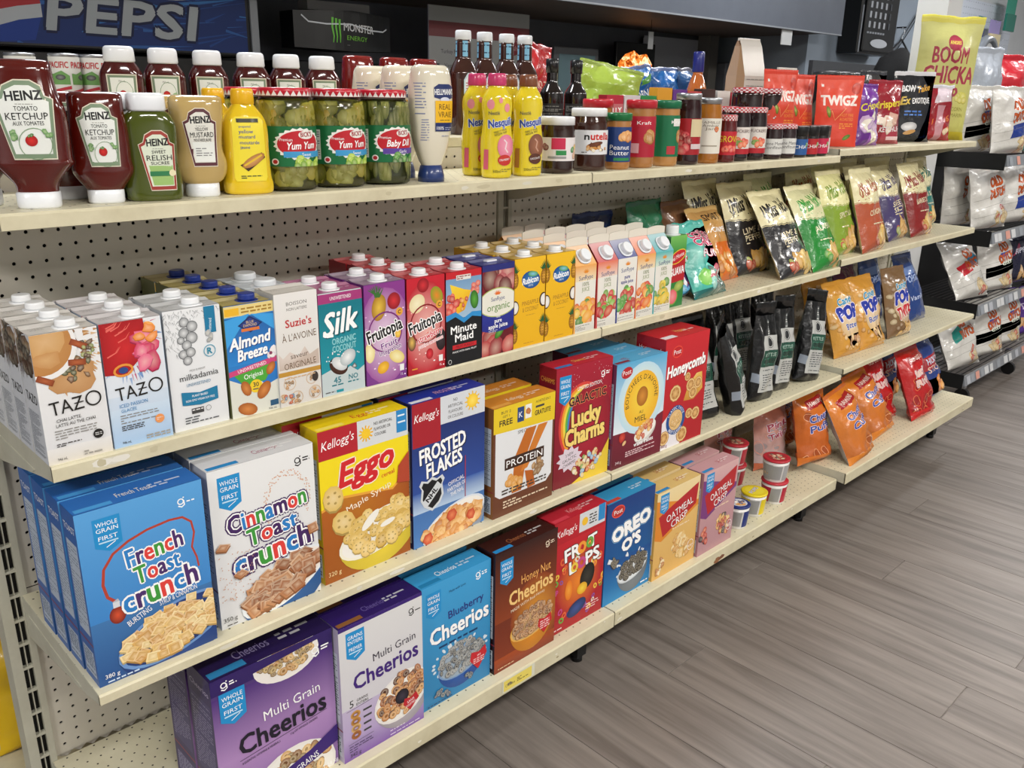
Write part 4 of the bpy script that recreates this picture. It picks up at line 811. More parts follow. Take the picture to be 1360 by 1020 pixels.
def art_mm():
    A = Art(9.3, 19.0, '#15181c', '#1f2328', 3); A.g(0, 9.5, 9.3, 19, '#a7c3d8', '#6b98c4'); A.p([(0, 17.6), (9.3, 17.6), (9.3, 19), (0, 19)], '#c8242e')
    A.p([(1.0, 16.6), (4.8, 15.2), (6.6, 14.8), (4.8, 11.0), (2.8, 10.4)], ['#f8d840', '#f6cc30', '#f4c028', '#e8a020', '#f0b428'])
    A.heap(1.6, 12.6, 1.4, 2.2, 11, 'puff', .75, ['#d83a34', '#c42a2c', '#e8604c']); A.heap(7.3, 15.4, 1.4, 1.4, 8, 'puff', .6, ['#d83a34', '#e06a5c', '#c42a2c']); A.fan(A.el(7.4, 12.8, 1.1, 1.9, .1), '#2f6a24', '#5fae40'); A.heap(4.6, 12.4, 1.2, 1.2, 6, 'puff', .5, ['#e8a030', '#c8342c'])
    A.r(2.6, 17.2, 6.4, 18.2, '#e8e6e0'); A.lines(2.8, 17.3, 6.2, 18.1, 2, '#8a2c2c', .5)
    A.p([(0, 8.4), (0, 10.4), (2.4, 10.9), (4.6, 9.4), (6.8, 10.4), (9.3, 10.2), (9.3, 8.2), (6.8, 8.8), (4.6, 7.9), (2.4, 9.4)], '#2f8fd0'); A.p([(0, 0), (9.3, 0), (9.3, 9), (6.8, 9.5), (4.6, 8.4), (2.4, 9.9), (0, 9.2)], '#15181c')
    A.t('Minute', 4.6, 6.6, 1.5, '#fff', 6.8, 2, .05); A.t('Maid', 4.7, 4.8, 1.5, '#fff', 4.8, 2, .05); A.r(1.6, 3.2, 8.0, 4.1, '#c8242e'); A.t('FRUIT PUNCH', 4.8, 3.4, .5, '#15181c', 4.6, b=.02); A.t('MADE WITH REAL FRUIT', 4.8, 2.5, .36, '#fff', 6.4, 1, .01); A.ring(.9, .8, .45, .5, .1, '#ddd'); return A
def art_org():
    A = Art(9.0, 19.2, '#5c1420', '#8c2230', 4); A.heap(4.5, 16.6, 4.6, 3, 10, 'puff', 2.2, ['#8c2434', '#a83a48', '#6c1824', '#b85a60']); A.heap(4.5, 3.2, 4.6, 3.4, 9, 'puff', 2.3, ['#982a34', '#b83c40', '#6c1824', '#c04c4c']); A.fan(A.el(4.9, 4.6, 1.6, .8, .7), '#2f6a24', '#6fb048')
    A.r(0, 17.9, 9, 19.2, '#2a3078'); A.g(0, 6.2, 9, 10.2, '#28308c', '#2c3a9c'); A.p(A.el(4.5, 6.4, 5.2, 1.5, 0, 20, PI, 2 * PI), '#28308c'); A.e(4.5, 11.2, 5.6, 3.1, '#b8c86a', n=30); A.e(4.5, 11.2, 5.4, 2.9, '#ebe9dc', n=30)
    for k in range(7): a = .3 + k * .42; A.st([(4.3 + .5 * math.cos(a), 12.9 + .4 * math.sin(a)), (4.3 + 1.1 * math.cos(a), 12.9 + .9 * math.sin(a))], .25, '#e8742c', .05)
    A.p(A.el(4.3, 12.8, .6, .5, 0, 10, 0, PI), '#e8742c'); A.t('SunRype', 4.4, 11.6, .85, '#3c4a84', 3.8, 2); A.t('organic', 4.6, 9.6, 1.5, '#5a8c30', 6.4, 2, .02)
    A.t('100%', 4.5, 7.9, .4, '#fff', b=.02); A.t('pure', 4.5, 6.9, .85, '#fff', 2, 2, .05); A.t('apple juice', 4.5, 5.8, .85, '#fff', 5.4, 2, .05); A.lines(1.8, 4.9, 7.2, 5.5, 2, '#ccd', .4); return A
def pineapple(A, x, y, s=1.0):
    for k in range(9): A.st([(x + (k - 4) * .06 * s, y + 1.5 * s), (x + (k - 4) * .33 * s, y + (3.6 - abs(k - 4) * .35) * s)], .45 * s, '#2f6b3c' if k % 2 else '#1f5030', .05, dk=.4)
    A.fan(A.el(x, y, 1.05 * s, 1.7 * s, 0, 18), '#8c5a18', '#e8b040')
    for i in range(5):
        for j in (-1, 0, 1): A.e(x + j * .55 * s, y + (i - 2) * .6 * s, .16 * s, .16 * s, '#7a4a14', n=5, dk=.05)
def coconut(A, x, y, s=1.0): A.fan(A.el(x, y, 1.3 * s, 1.6 * s, 0, 18), '#3c2216', '#5a3624'); A.e(x + .1 * s, y, 1.0 * s, 1.3 * s, '#e8e4dc', cc='#f8f6f2')
def art_rub():
    A = Art(9.3, 19.4, '#ecb41c', '#f3c026', 5); A.e(4.9, 14.6, 2.8, 1.9, '#1c4a8c', -.1, cc='#3c86c8'); A.fan(A.el(5.5, 15.8, 1.5, .6, -.1), '#58a048', '#88c8e8'); A.t('Rubicon', 4.8, 13.9, 1.3, '#fff', 4.8, 4, .06, it=.2); A.t('EXOTIC', 4.9, 13.2, .4, '#fff', 1.4)
    A.t('PINEAPPLE', 4.9, 9.2, .95, '#a8742c', 5.0, 2, -.01); A.t('& COCONUT', 5.0, 7.8, .95, '#a8742c', 4.9, 2, -.01); A.lines(3.6, 6.8, 6.4, 7.1, 1, '#c8922c')
    pineapple(A, 8.9, 14.9, 1.0); coconut(A, 8.9, 9.8, 1.0); pineapple(A, 8.9, 3.2, 1.0); pineapple(A, .1, 14.9, 1.0); coconut(A, .1, 9.0, 1.0); pineapple(A, .1, 2.8, 1.0); A.lines(3, .6, 6, .9, 1, '#c8922c'); return A
FR = [(['#f0a838', '#e8862c', '#d85a30', '#4c8c3c', '#f0c850'], '#f0a838'), (['#c8242c', '#d83a40', '#6aa43a', '#8ac050', '#b8202a'], '#c8262e'), (['#c0242c', '#a8dc60', '#4f9a3c', '#c8342c', '#5aa848'], '#20348c'), (['#e8742c', '#d8442c', '#f0b44c', '#5a9a3c', '#e89a4c'], '#e8722c'), (['#e8c83c', '#f0dc5c', '#c8b02c', '#5c9a48', '#b89a30'], '#1ea6b0')]
def art_gable(k):
    cols, edge = FR[k]; A = Art(7.2, 15.6, '#e9e7e0', '#eeebe2', 11 + k)
    if k in (0, 3): A.g(0, 12, 7.2, 15.6, '#f1e3c0', '#f0a858')
    if k == 1: A.g(0, 12, 7.2, 15.6, '#f0d8c8', '#e87a60')
    if k == 4: A.g(0, 12, 7.2, 15.6, '#dfe9d8', '#54b8b8')
    for q in range(7): a = .3 + q * .42; A.st([(3.7 + .5 * math.cos(a), 13.9 + .4 * math.sin(a)), (3.7 + 1.1 * math.cos(a), 13.9 + .9 * math.sin(a))], .25, '#e8902c', .05)
    A.p(A.el(3.7, 13.8, .6, .5, 0, 10, 0, PI), '#e8902c'); A.t('SunRype', 3.7, 12.3, 1.0, '#3c4a84', 4.8, 2, .01)
    if k == 2: A.t('pure', 3.7, 10.6, .9, '#28308c', 2, 0, .04); A.t('apple juice', 3.7, 9.5, .8, '#28308c', 4.6, 0, .04)
    else: A.t('100%', 3.7, 10.8, .9, '#6a7a3c', 2.3, 0, .0); A.t('JUICE', 3.7, 9.6, .9, '#8a9a5c', 2.6, 0, 0)
    A.heap(3.6, 4.9, 3.4, 3.4, 24, 'puff', 1.15, cols); A.fan(A.el(4.4, 3.6, 1.8, 1.2, .6), cols[0], mix(cols[0], '#fff2c0', .4))
    A.g(0, 0, 7.2, 2.0, '#dcd9d0', '#e4e2da'); A.lines(.6, .4, 6.6, 1.7, 4, '#7c7a74', .4); A.p([(0, 0), (.5, 0), (.15, 8), (0, 15)], edge); return A
def gable_mesh(k):
    cols, edge = FR[k]; w, d, h, rh = .072, .066, .156, .212; mb = MB(); f = art_gable(k); x0, x1 = -w / 2, w / 2; e = H(edge); wh = H('#e8e4da')
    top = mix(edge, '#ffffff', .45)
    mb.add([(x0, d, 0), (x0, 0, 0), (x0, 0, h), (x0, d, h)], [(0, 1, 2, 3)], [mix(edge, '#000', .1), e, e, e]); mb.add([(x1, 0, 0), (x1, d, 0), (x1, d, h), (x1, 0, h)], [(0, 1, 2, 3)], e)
    mb.add([(x1, d, 0), (x0, d, 0), (x0, d, h), (x1, d, h)], [(0, 1, 2, 3)], wh); mb.add([(x0, 0, 0), (x1, 0, 0), (x1, 0, h), (x0, 0, h)], [(0, 1, 2, 3)], f.C[0])
    m = d / 2; zt = .196
    # gable: sloping front and back, tucked triangles at the sides, upright fin
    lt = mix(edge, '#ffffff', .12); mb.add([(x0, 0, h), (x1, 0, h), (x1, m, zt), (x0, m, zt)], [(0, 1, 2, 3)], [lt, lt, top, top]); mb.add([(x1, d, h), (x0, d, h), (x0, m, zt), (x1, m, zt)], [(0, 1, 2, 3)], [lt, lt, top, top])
    for sx in (-1, 1):
        X = sx * w / 2; P = [(X, 0, h), (X, d, h), (X - sx * .022, m, zt - .004), (X, m, zt)]
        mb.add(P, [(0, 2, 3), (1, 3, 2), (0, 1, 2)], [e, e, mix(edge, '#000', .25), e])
    n = 8; vs = []
    for i in range(n + 1):
        x = x0 + w * i / n; z = rh + .004 * (1 - (2 * i / n - 1) ** 2); vs += [(x, m - .0012, zt), (x, m - .0012, z), (x, m + .0012, zt), (x, m + .0012, z)]
    fs = []
    for i in range(n): a = i * 4; fs += [(a, a + 4, a + 5, a + 1), (a + 2, a + 3, a + 7, a + 6), (a + 1, a + 5, a + 7, a + 3)]
    fs += [(0, 1, 3, 2), (n * 4, n * 4 + 2, n * 4 + 3, n * 4 + 1)]
    mb.add(vs, fs, '#e6e0d2'); emit(f, lambda u, v, l: (x0 + u / 100, -l, v / 100), mb)
    return mb.mesh('gable_carton_body')
def art_guava():
    A = Art(7.0, 18.6, '#2c7a3a', '#3f9a48', 6); A.g(0, 13.6, 7, 18.6, '#2f8a3c', '#7ac060'); A.p([(0, 11), (7, 12.6), (7, 6.8), (0, 6.4)], '#b8242c'); A.e(3.6, 13.2, 3.6, 1.7, '#c8262e', .3); A.ring(3.6, 13.2, 3.6, 1.7, .25, '#e8c83c', .3)
    A.t('Del Monte', 3.6, 12.7, 1.1, '#fff', 5.6, 16, .03); A.t('GUAVA', 3.7, 8.5, 1.9, '#fff', 6.2, 6, .06); A.fan(A.el(2.4, 2.8, 2.3, 2.3), '#6aa03c', '#e8606c'); A.e(2.4, 2.8, 1.9, 1.9, '#e8606c', cc='#f0a0a0'); A.fan(A.el(4.8, 5.4, 2.0, 1.3, .3), '#8aa848', '#c0cc70'); return A
# ------------------------------------------------------------------ bottle and jar labels
def heinz(w, h, edge, l1, l2, l3, tom=True, bg='#e9ece6', bg2='#e9ece6'):
    A = Art(w, h, None, None, 4); sh = lambda k: [(w * .5 + (x - .5) * w * k, h * .5 + (y - .5) * h * (k if k == 1 else k * 1.0 + .005)) for x, y in ((.24, 0), (.94, 0), (.99, .76), (.86, .8), (.82, .92), (.66, .99), (.4, .99), (.2, .92), (.14, .8), (.01, .76))]
    A.p(sh(1.0), '#e3d9c4'); A.p(sh(.965), edge); A.p(sh(.85), bg)
    if bg2 != bg: A.p([(w * .32, h * .09), (w * .86, h * .09), (w * .88, h * .42), (w * .24, h * .42)], bg2)
    A.t('HEINZ', w * .53, h * .74, h * .11, '#1a1a1a', w * .58, 3, .07); A.lines(w * .38, h * .68, w * .66, h * .7, 1, '#a8a8a0')
    A.t(l1, w * .54, h * .61, h * .055, '#1a1a1a', w * .38, 1, .01); A.t(l2, w * .54, h * .5, h * .085, '#111', w * .68, 1, .03)
    if l3: A.t(l3, w * .55, h * .43, h * .05, '#1a1a1a', w * .5, 1, .01)
    if tom:
        A.ring(w * .62, h * .2, w * .27, h * .2, w * .012, '#7a9a72', n=24)
        A.fan(A.el(w * .56, h * .24, w * .1, h * .07), '#a8141a', '#d83028'); A.heap(w * .56, h * .3, w * .06, h * .015, 3, 'flake', w * .03, ['#3a7a34'])
        A.heap(w * .3, h * .3, w * .05, h * .06, 7, 'flake', w * .045, ['#4f8a48', '#78a868']); A.heap(w * .82, h * .33, w * .06, h * .03, 3, 'flake', w * .05, ['#5f9a50'])
    return A
def squeeze(name, secs, p, col, cap_secs, cap_p, capcol, labels, top=None):
    """bottle body + cap as parts; returns builder"""
    body = MB().loft(secs, 32, p, col=col).mesh('bottle_body'); cap = MB()
    cap.loft(cap_secs, 32, cap_p, col=capcol); capm = cap.mesh('cap')
    def make(loc, label, group=None, cat='bottle', rz=0, front=True, nm=name, mats=(LIQ, PLAST)):
        r = empty(nm, loc, (0, 0, rz)); tag(r, label, cat, group); link('bottle_body', body, mats[0], r); link('cap', capm, mats[1], r)
        if front:
            for n, m in labels: link(n, m, LABEL, r)
        return r
    return make
def jar(name, R, hgt, content, lidcol, lidh, art, az, lidR=None, shell=False, neck=.86, lidart=None, cols=None):
    s = [(0, R * .88, R * .88), (.004, R * .97, R * .97), (.012, R, R), (hgt * .72, R, R), (hgt * .8, R * .97, R * .97), (hgt - lidh * .9, R * neck, R * neck), (hgt - .002, R * neck, R * neck)]
    body = MB().loft(s, 32, 2, col=content).mesh('jar_body'); lm = MB(); lr = lidR or R * neck * 1.06; z = hgt - lidh
    lm.loft([(z, lr, lr), (hgt - .003, lr, lr), (hgt - .0008, lr * .97, lr * .97), (hgt, lr * .9, lr * .9)], 32, 2, col=lidcol)
    if lidart == 'gingham':
        n = 36
        for k in range(n):
            for j in range(3):
                if (k + j) % 2: continue
                a0, a1 = 2 * PI * k / n, 2 * PI * (k + 1) / n; q = lr + .0004; z0 = z + .001 + j * (lidh - .003) / 3; z1 = z0 + (lidh - .003) / 3
                lm.add([(q * math.cos(a), q * math.sin(a), zz) for a, zz in ((a0, z0), (a1, z0), (a1, z1), (a0, z1))], [(0, 1, 2, 3)], '#e8d8d8')
        for i in range(-5, 6):
            for j in range(-5, 6):
                x, y = i * lr / 5.5, j * lr / 5.5
                if (i + j) % 2 == 0 and math.hypot(x, y) < lr * .82: q = lr / 11; lm.add([(x - q, y - q, hgt + .0003), (x + q, y - q, hgt + .0003), (x + q, y + q, hgt + .0003), (x - q, y + q, hgt + .0003)], [(0, 1, 2, 3)], '#e8d8d8')
    if lidart == 'zigzag':
        n = 26
        for k in range(n):
            a0, a1 = 2 * PI * k / n, 2 * PI * (k + 1) / n; am = (a0 + a1) / 2; q = lr + .0004
            lm.add([(q * math.cos(a0), q * math.sin(a0), z + .0006), (q * math.cos(a1), q * math.sin(a1), z + .0006), (q * math.cos(am), q * math.sin(am), z + lidh * .62)], [(0, 1, 2)], '#e8e0dc')
    lid = lm.mesh('lid'); lab = label_on(s, 2, art, az, wrap=True) if art else None
    def make(loc, label, group=None, cat='jar', rz=math.radians(-38), nm=name, lidm=PLAST):
        r = empty(nm, loc, (0, 0, rz)); tag(r, label, cat, group)
        b = link('jar_body', body, LIQ, r); link('lid', lid, lidm, r)
        if lab: link('label', lab, LABEL, r)
        return r
    return make
def sec_label(w, h, bg): return Art(w, h, bg, None, 9)
def art_bicks(dill):
    A = Art(13, 6.6, '#156b3c', None, 3); A.r(.6, .8, 2.6, 5.9, '#dfe3e0'); A.lines(.8, 1, 2.4, 5.7, 12, '#778', .4)
    P = []
    for i in range(44): a = i * PI / 22; r = 1 if i % 2 else .9; P.append((8.3 + 4.7 * r * math.cos(a), 3.7 + 2.7 * r * math.sin(a)))
    A.p(P, '#f0f0ea'); A.e(8.3, 3.7, 4.0, 2.2, '#c01c28', 0, 26); A.e(9.4, 5.2, 1.5, .7, '#f0f0ea'); A.t("BICK'S", 9.4, 4.9, .75, '#a01420', 2.2, 3, .05); A.t('Premium', 5.8, 4.2, .5, '#fff', 2.1, -2)
    A.t('Yum Yum' if not dill else 'Baby Dill', 8.6, 2.9, 1.15, '#fff', 5.2, 2, .04, it=.3); A.r(5.3, 1.5, 13, 2.5, '#3f9ad0' if not dill else '#5a3f9a'); A.t('Sweet' if not dill else 'Garlic', 9.3, 1.7, .55, '#fff', 1.8, 0, .04)
    A.heap(9, .7, 3.8, .7, 15, 'puff', .75, ['#9ac030', '#b4d44c', '#78a828'] if not dill else ['#3f8a30', '#5aa040', '#2f6f28']); A.e(3.9, .8, .6, .55, '#e8e8e4'); A.e(3.9, .8, .4, .35, '#b01c28'); return A
def pickle_jar(dill):
    R, hgt = .0505, .170; s = [(0, R * .86, R * .86), (.005, R * .97, R * .97), (.016, R, R), (hgt * .78, R, R), (hgt * .86, R * .95, R * .95), (hgt - .017, R * .85, R * .85), (hgt - .003, R * .85, R * .85)]
    glass = MB().loft(s, 32, 2, col='#fff').mesh('glass_jar'); rnd = random.Random(5 + dill)
    inner = [(z + (.003 if i == 0 else 0), rx * .9, ry * .9) for i, (z, rx, ry) in enumerate(s[:-1])]
    c = MB().loft(inner, 28, 2, col='#4c4a1c' if not dill else '#3c4218')
    for k in range(190):
        a = rnd.uniform(0, 2 * PI); z = rnd.uniform(.014, hgt - .024); rr = rnd.uniform(.013, .0205) * (1 if not dill else .8); q = R * .93
        col = rnd.choice(['#a8a030', '#8c8a28', '#bcae48', '#77781e', '#c0a038'] if not dill else ['#6a7428', '#5a6420', '#7c8030']); P = []
        t = rnd.uniform(-.5, .5); n = 9
        for i in range(n):
            b = 2 * PI * i / n; u, v = rr * math.cos(b) * (1 if not dill else .55), rr * math.sin(b) * (1.0 if not dill else 1.7); an = a + u / q; P.append((q * math.cos(an), q * math.sin(an), min(hgt - .02, max(.007, z + v))))
        cx, cy = (q + .0015 + k * 2e-6) * math.cos(a), (q + .0015 + k * 2e-6) * math.sin(a)
        Q = [(cx * .12 + x * .88 + (cx - q * math.cos(a)) * .9, cy * .12 + y * .88 + (cy - q * math.sin(a)) * .9, z * .12 + zz * .88) for x, y, zz in P]
        c.add(P, [tuple(range(n))], mix(col, '#2c3410', .7)); c.add([(cx * 1.004, cy * 1.004, z)] + Q, [(0, i + 1, (i + 1) % n + 1) for i in range(n)], [mix(col, '#e8e090', .4)] + [col] * n)
    cont = c.mesh('pickles'); lab = label_on(s, 2, art_bicks(dill), .042, wrap=True, lift=.0008)
    lm = MB(); lr = R * .88; z = hgt - .014; lm.loft([(z, lr, lr), (hgt - .003, lr, lr), (hgt, lr * .94, lr * .94)], 36, 2, col='#c01c30')
    n = 26
    for k in range(n):
        a0, a1 = 2 * PI * k / n, 2 * PI * (k + 1) / n; am = (a0 + a1) / 2; q = lr + .0004
        lm.add([(q * math.cos(a0), q * math.sin(a0), z + .0006), (q * math.cos(a1), q * math.sin(a1), z + .0006), (q * math.cos(am), q * math.sin(am), z + .009)], [(0, 1, 2)], '#ece4e0')
    lid = lm.mesh('lid')
    def make(loc, label, group=None):
        r = empty('pickle_jar', loc, (0, 0, math.radians(-24))); tag(r, label, 'jar', group); link('glass_jar', glass, GLASS, r); link('pickles', cont, LIQ, r); link('label', lab, LABEL, r); link('lid', lid, PLAST, r); return r
    return make
def art_mayo():
    A = Art(8.4, 14.5, None, None, 2); A.lines(.1, 7.4, 1.8, 13.4, 11, '#7c84a8', .35); A.lines(1.0, 2.6, 2.4, 6.8, 9, '#8c92b0', .35)
    A.p([(3.4, 10.6), (3.4, 12.4), (4.4, 13.0), (7.0, 13.0), (8.2, 12.4), (8.2, 10.6), (5.8, 10.0)], '#1c2c64'); A.t("HELLMANN'S", 5.8, 11.1, 1.0, '#f4f4f4', 4.6, 1, .04); A.e(5.8, 10.2, 1.1, .45, '#d8dcec'); A.r(3.6, 6.0, 8.0, 10.0, '#f2bc1c')
    A.t('REAL', 5.8, 8.4, 1.0, '#6a4a10', 2.8, 0, .03); A.t('VRAIE', 5.8, 7.0, 1.0, '#6a4a10', 3.2, 0, .03); A.lines(4.6, 6.3, 7, 6.6, 1, '#8a6a20'); A.r(3.6, 4.4, 8.0, 6.0, '#1c2c64'); A.t('100%', 4.7, 4.7, .6, '#fff', 1.6, 0, .03); A.lines(5.8, 4.6, 7.8, 5.6, 3, '#a8b0d0', .4); A.lines(5, 3.4, 7, 3.7, 1, '#8c92b0'); return A
def art_nesq(choc):
    A = Art(6.2, 15.2, None, None, 3)
    if not choc:
        for x, y, r in ((1.2, 13.8, .7), (4.6, 13.2, .6), (3.2, 14.6, .4)): A.fan(A.el(x, y, r, r * 1.4), '#e8909c')
    A.t('Nestlé', 1.9, 11.8, .7, '#2a3c5c', 2.2, 2, .02); A.t('Nesquik', 3.4, 9.6, 1.5, '#28449c', 5.2, 9, .07, it=.2, ol='#f0f4fc', oo=.03)
    A.t('MAKE IT YOUR', 3.2, 8.5, .4, '#3c3a20', 2.8, 16); A.t('NESQUIK WAY', 3.3, 8.0, .4, '#3c3a20', 2.8, 16)
    c = ('#7c4a34', '#a0684c') if choc else ('#e07a98', '#f0a0b4'); A.fan(A.el(4.4, 5.6, 1.9, 2.4), *c); A.st([(3.9, 7), (4.5, 6.4), (4.2, 5.2), (4.8, 4.4)], .3, '#f2dce0' if not choc else '#c89a84')
    A.e(4.1, 2.9, 1.5, 1.1, '#c8342c' if not choc else '#5a3020'); A.t('STRAWBERRY' if not choc else 'CHOCOLATE', 4.1, 2.8, .4, '#fff', 2.3, 8, .02); A.t('500ml', 2.4, .4, .55, '#5a5a28', 1.6, 0, .02); A.lines(3.4, .5, 5.9, 1.3, 2, '#8a8434', .4)
    A.r(.0, 1.0, .7, 5, '#d8607c' if not choc else '#b07840'); return A
def art_nutella():
    A = Art(11, 5.4, '#e6e7ea', None, 2); A.t('n', 4.3, 3.3, 1.45, '#1c1c1e', 1.1, 0, .08); A.t('utella', 7.8, 3.3, 1.5, '#d02a24', 5.2, 0, .08); A.fan(A.el(6.0, 1.8, 1.8, .8, .1), '#b8742c', '#d89848'); A.fan(A.el(6.4, 2.3, 1.9, .5, .2), '#5a2c18', '#7c4024'); A.st([(5.2, 2.6), (8.4, .9)], .35, '#6a3a20', .5)
    A.heap(6.4, 1.5, 3, .6, 8, 'puff', .4, ['#d8a868', '#c8883c', '#f0e8d0']); A.lines(3.2, .3, 4.4, .7, 1, '#666'); return A
def art_generic(w, h, bg, title=None, tc='#fff', th=.3, ty=.5, tw=.7, pics=None, extra=None, seed=2, tx=.5):
    A = Art(w, h, bg, None, seed)
    for q in pics or []: A.heap(w * q[0], h * q[1], w * q[2], h * q[3], q[4], q[5], q[6], q[7])
    for e in extra or []: A.r(w * e[0], h * e[1], w * e[2], h * e[3], e[4])
    if title:
        for i, tt in enumerate(title.split('|')): A.t(tt, w * tx, h * (ty - i * th * 1.25), h * th, tc, w * tw * min(1, len(tt) / max(len(q) for q in title.split('|')) + .15), 0, .03)
    return A
# ------------------------------------------------------------------ snack bag artwork
def art_mv(col, title, tc='#e8dcb8', pal='#e8e0b4', script='#222', chips=None, t2='', scr2=None):
    A = Art(19, 27.5, mix(col, '#000000', .08), col, 5 + len(title)); A.p([(0, 27.5), (0, 18.6)] + [(i * 19 / 14, 17.4 + .35 * (i % 2) - 1.1 * math.sin(i / 14 * PI)) for i in range(15)] + [(19, 27.5)], pal)
    A.st([(i * 19 / 14, 17.1 + .35 * (i % 2) - 1.1 * math.sin(i / 14 * PI)) for i in range(15)], .25, mix(pal, '#a08a50', .4)); [A.e(A.rnd.uniform(1, 18), A.rnd.uniform(17.8, 18.6), .22, .22, script, n=6, dk=.1) for _ in range(9)]
    A.t("Miss Vickie's", 9.9, 19.9, 4.6, script, 14.5, 9, .05, it=.3); A.st([(2.0, 23.4), (1.8, 20), (2.6, 18.8), (3.6, 19.6)], .5, script, .2)
    A.t(title, 11, 12.4, 1.8, tc, 11.6, 4, .04)
    if t2: A.t(t2, 11, 10.2, 1.7, tc, 10.6, 4, .04)
    A.lines(6, 8.8, 15.5, 9.6, 1, tc)
    A.heap(12.8, 4.0, 5.2, 2.8, 11, 'flake', 2.4, chips or ['#e0b860', '#d0a04c', '#ecca78', '#c89848']); A.heap(6, 3.4, 2.2, 1.6, 4, 'puff', 1.3, [mix(col, '#c8d850', .5), '#b84830' if 'J' not in title else '#4a9a3c']); return A
def art_simple(w, h, bg, bg2, words, seed=3, food=None, bands=(), logo=None, blobs=()):
    """words: (text, x, y, h, colour, width, rot, bold, outline)"""
    A = Art(w, h, bg, bg2, seed)
    for b in bands: A.p([(w * x, h * y) for x, y in b[0]], b[1])
    for b in blobs: A.fan(A.el(w * b[0], h * b[1], w * b[2], h * b[3], b[6] if len(b) > 6 else 0), b[4], b[5])
    for f in food or []: A.heap(w * f[0], h * f[1], w * f[2], h * f[3], f[4], f[5], w * f[6], f[7])
    for q in words: A.t(q[0], w * q[1], h * q[2], h * q[3], q[4], w * q[5], q[6], q[7] if len(q) > 7 else .04, ol=q[8] if len(q) > 8 else None)
    return A
# ------------------------------------------------------------------ the room
W = 1.2192; Z1, Z2, Z3, Z4 = 1.2967, .942, .5809, .206; Z1C, Z2C, Z3C, Z4C = 1.3156, .9649, .6003, .234
PB, DECK = .3297, 1.365
def plain_box(name, x0, y0, z0, x1, y1, z1, m, parent=None, bev=0):
    cx, cy = (x0 + x1) / 2, (y0 + y1) / 2; mb = MB().box(x0 - cx, y0 - cy, 0, x1 - cx, y1 - cy, z1 - z0, '#fff', bev)
    o = mb.obj(name, m, parent); o.location = (cx, cy, z0); return o
def struct(o): o['kind'] = 'structure'; return o
GROUT = mat('subfloor', '#4a4540', rough=.8)
WALLW = painted('white_wall', '#d9dbdc', '#c8cacc', 3, .7, .2); WALLD = painted('charcoal_wall', '#6b6e75', '#5a5d64', 3, .6, .3); WALLB = painted('blue_grey_wall', '#8f9aa6', '#7c8894', 3, .6, .2)
CEIL = painted('ceiling_tile', '#dfe0df', '#d0d0cf', 5, .8, .1); FASC = painted('slate_fascia', '#5a606b', '#4b515c', 4, .5, .3); UNDER = painted('fascia_underside', '#6a5c50', '#50463e', 3, .6, .3)
fl = struct(plain_box('floor', -4, -5, -.06, 10, 5, -.003, GROUT))
pm = []
for k in range(1): pm.append(MB().box(-.0896, -.6085, -.003, .0896, .6085, 0, '#fff', .0006).mesh('plank'))
rnd = random.Random(3)
xi = 0; n_pl = 0
for i in range(-2, 42):
    x = 1.711 + (i - 7) * .1805 + .09; off = (i * .37 % 1) * 1.22
    if i == 7: off = -.754 % 1.22
    for j in range(-4, 4):
        y = j * 1.22 + off + .61
        # keep the planks of the aisle the camera can see
        if y < -.62 - 1.9 or y > 2.2 or x > 7.8 or x < .2: continue
        if y < -1.3 and x < 1.2: continue
        if y > .9 and x < 3.3: continue
        if n_pl >= 290: break
        o = bpy.data.objects.new('plank', pm[0]); COL.objects.link(o); o.parent = fl; o.matrix_parent_inverse = Matrix(); o.location = (x - fl.location.x, y - fl.location.y, .06 - .0 + 0); n_pl += 1
pm[0].materials.append(PLANK)
base = struct(plain_box('floor_far', -4, -5, -.0029, 10, 5, -.0026, PLANK))
struct(plain_box('ceiling', -4, -5, 2.9, 10, 5, 3.0, CEIL))
struct(plain_box('wall_left', -4.1, -5, 0, -4, 5, 2.9, WALLW)); struct(plain_box('wall_right', 10, -5, 0, 10.1, 5, 2.9, WALLW)); struct(plain_box('wall_front', -4, -5.1, 0, 10, -5, 2.9, WALLW))
struct(plain_box('wall_back', -4, 2.45, 0, 5.3, 2.55, 2.9, WALLD))
struct(plain_box('wall_inner', 5.3, 1.75, 0, 7.05, 2.55, 2.9, WALLB))
struct(plain_box('wall_back_right', 7.05, 1.75, 0, 10, 2.55, 2.9, WALLW))
# ceiling light fixtures (the lamps' housings)
LENS = mat('lamp_lens', '#ffffff', rough=.5); LENS.node_tree.nodes['Principled BSDF'].inputs['Emission Color'].default_value = (1, .97, .92, 1); LENS.node_tree.nodes['Principled BSDF'].inputs['Emission Strength'].default_value = 3
where = ['over the cereal end of the aisle', 'over the middle of the aisle', 'over the chip end of the aisle', 'behind the camera, to the left', 'behind the camera, to the right', 'over the far side of the shelving', 'over the far corner by the pillar', 'over the right hand rack']
for i, (x, y, p_, c) in enumerate(LAMPS):
    t = empty('ceiling_lamp', (x, y, 2.9)); tag(t, 'long white fluorescent ceiling lamp ' + where[i], 'lamp')
    MB().box(-.62, -.17, -.05, .62, .17, 0, '#e8e8e8').obj('housing', WHITEP, t); MB().box(-.58, -.14, -.054, .58, .14, -.0505, '#fff').obj('lens', LENS, t)
# white pillar and its base
pil = struct(plain_box('pillar', 3.93, .365, 0, 4.09, .50, 2.9, WALLW))

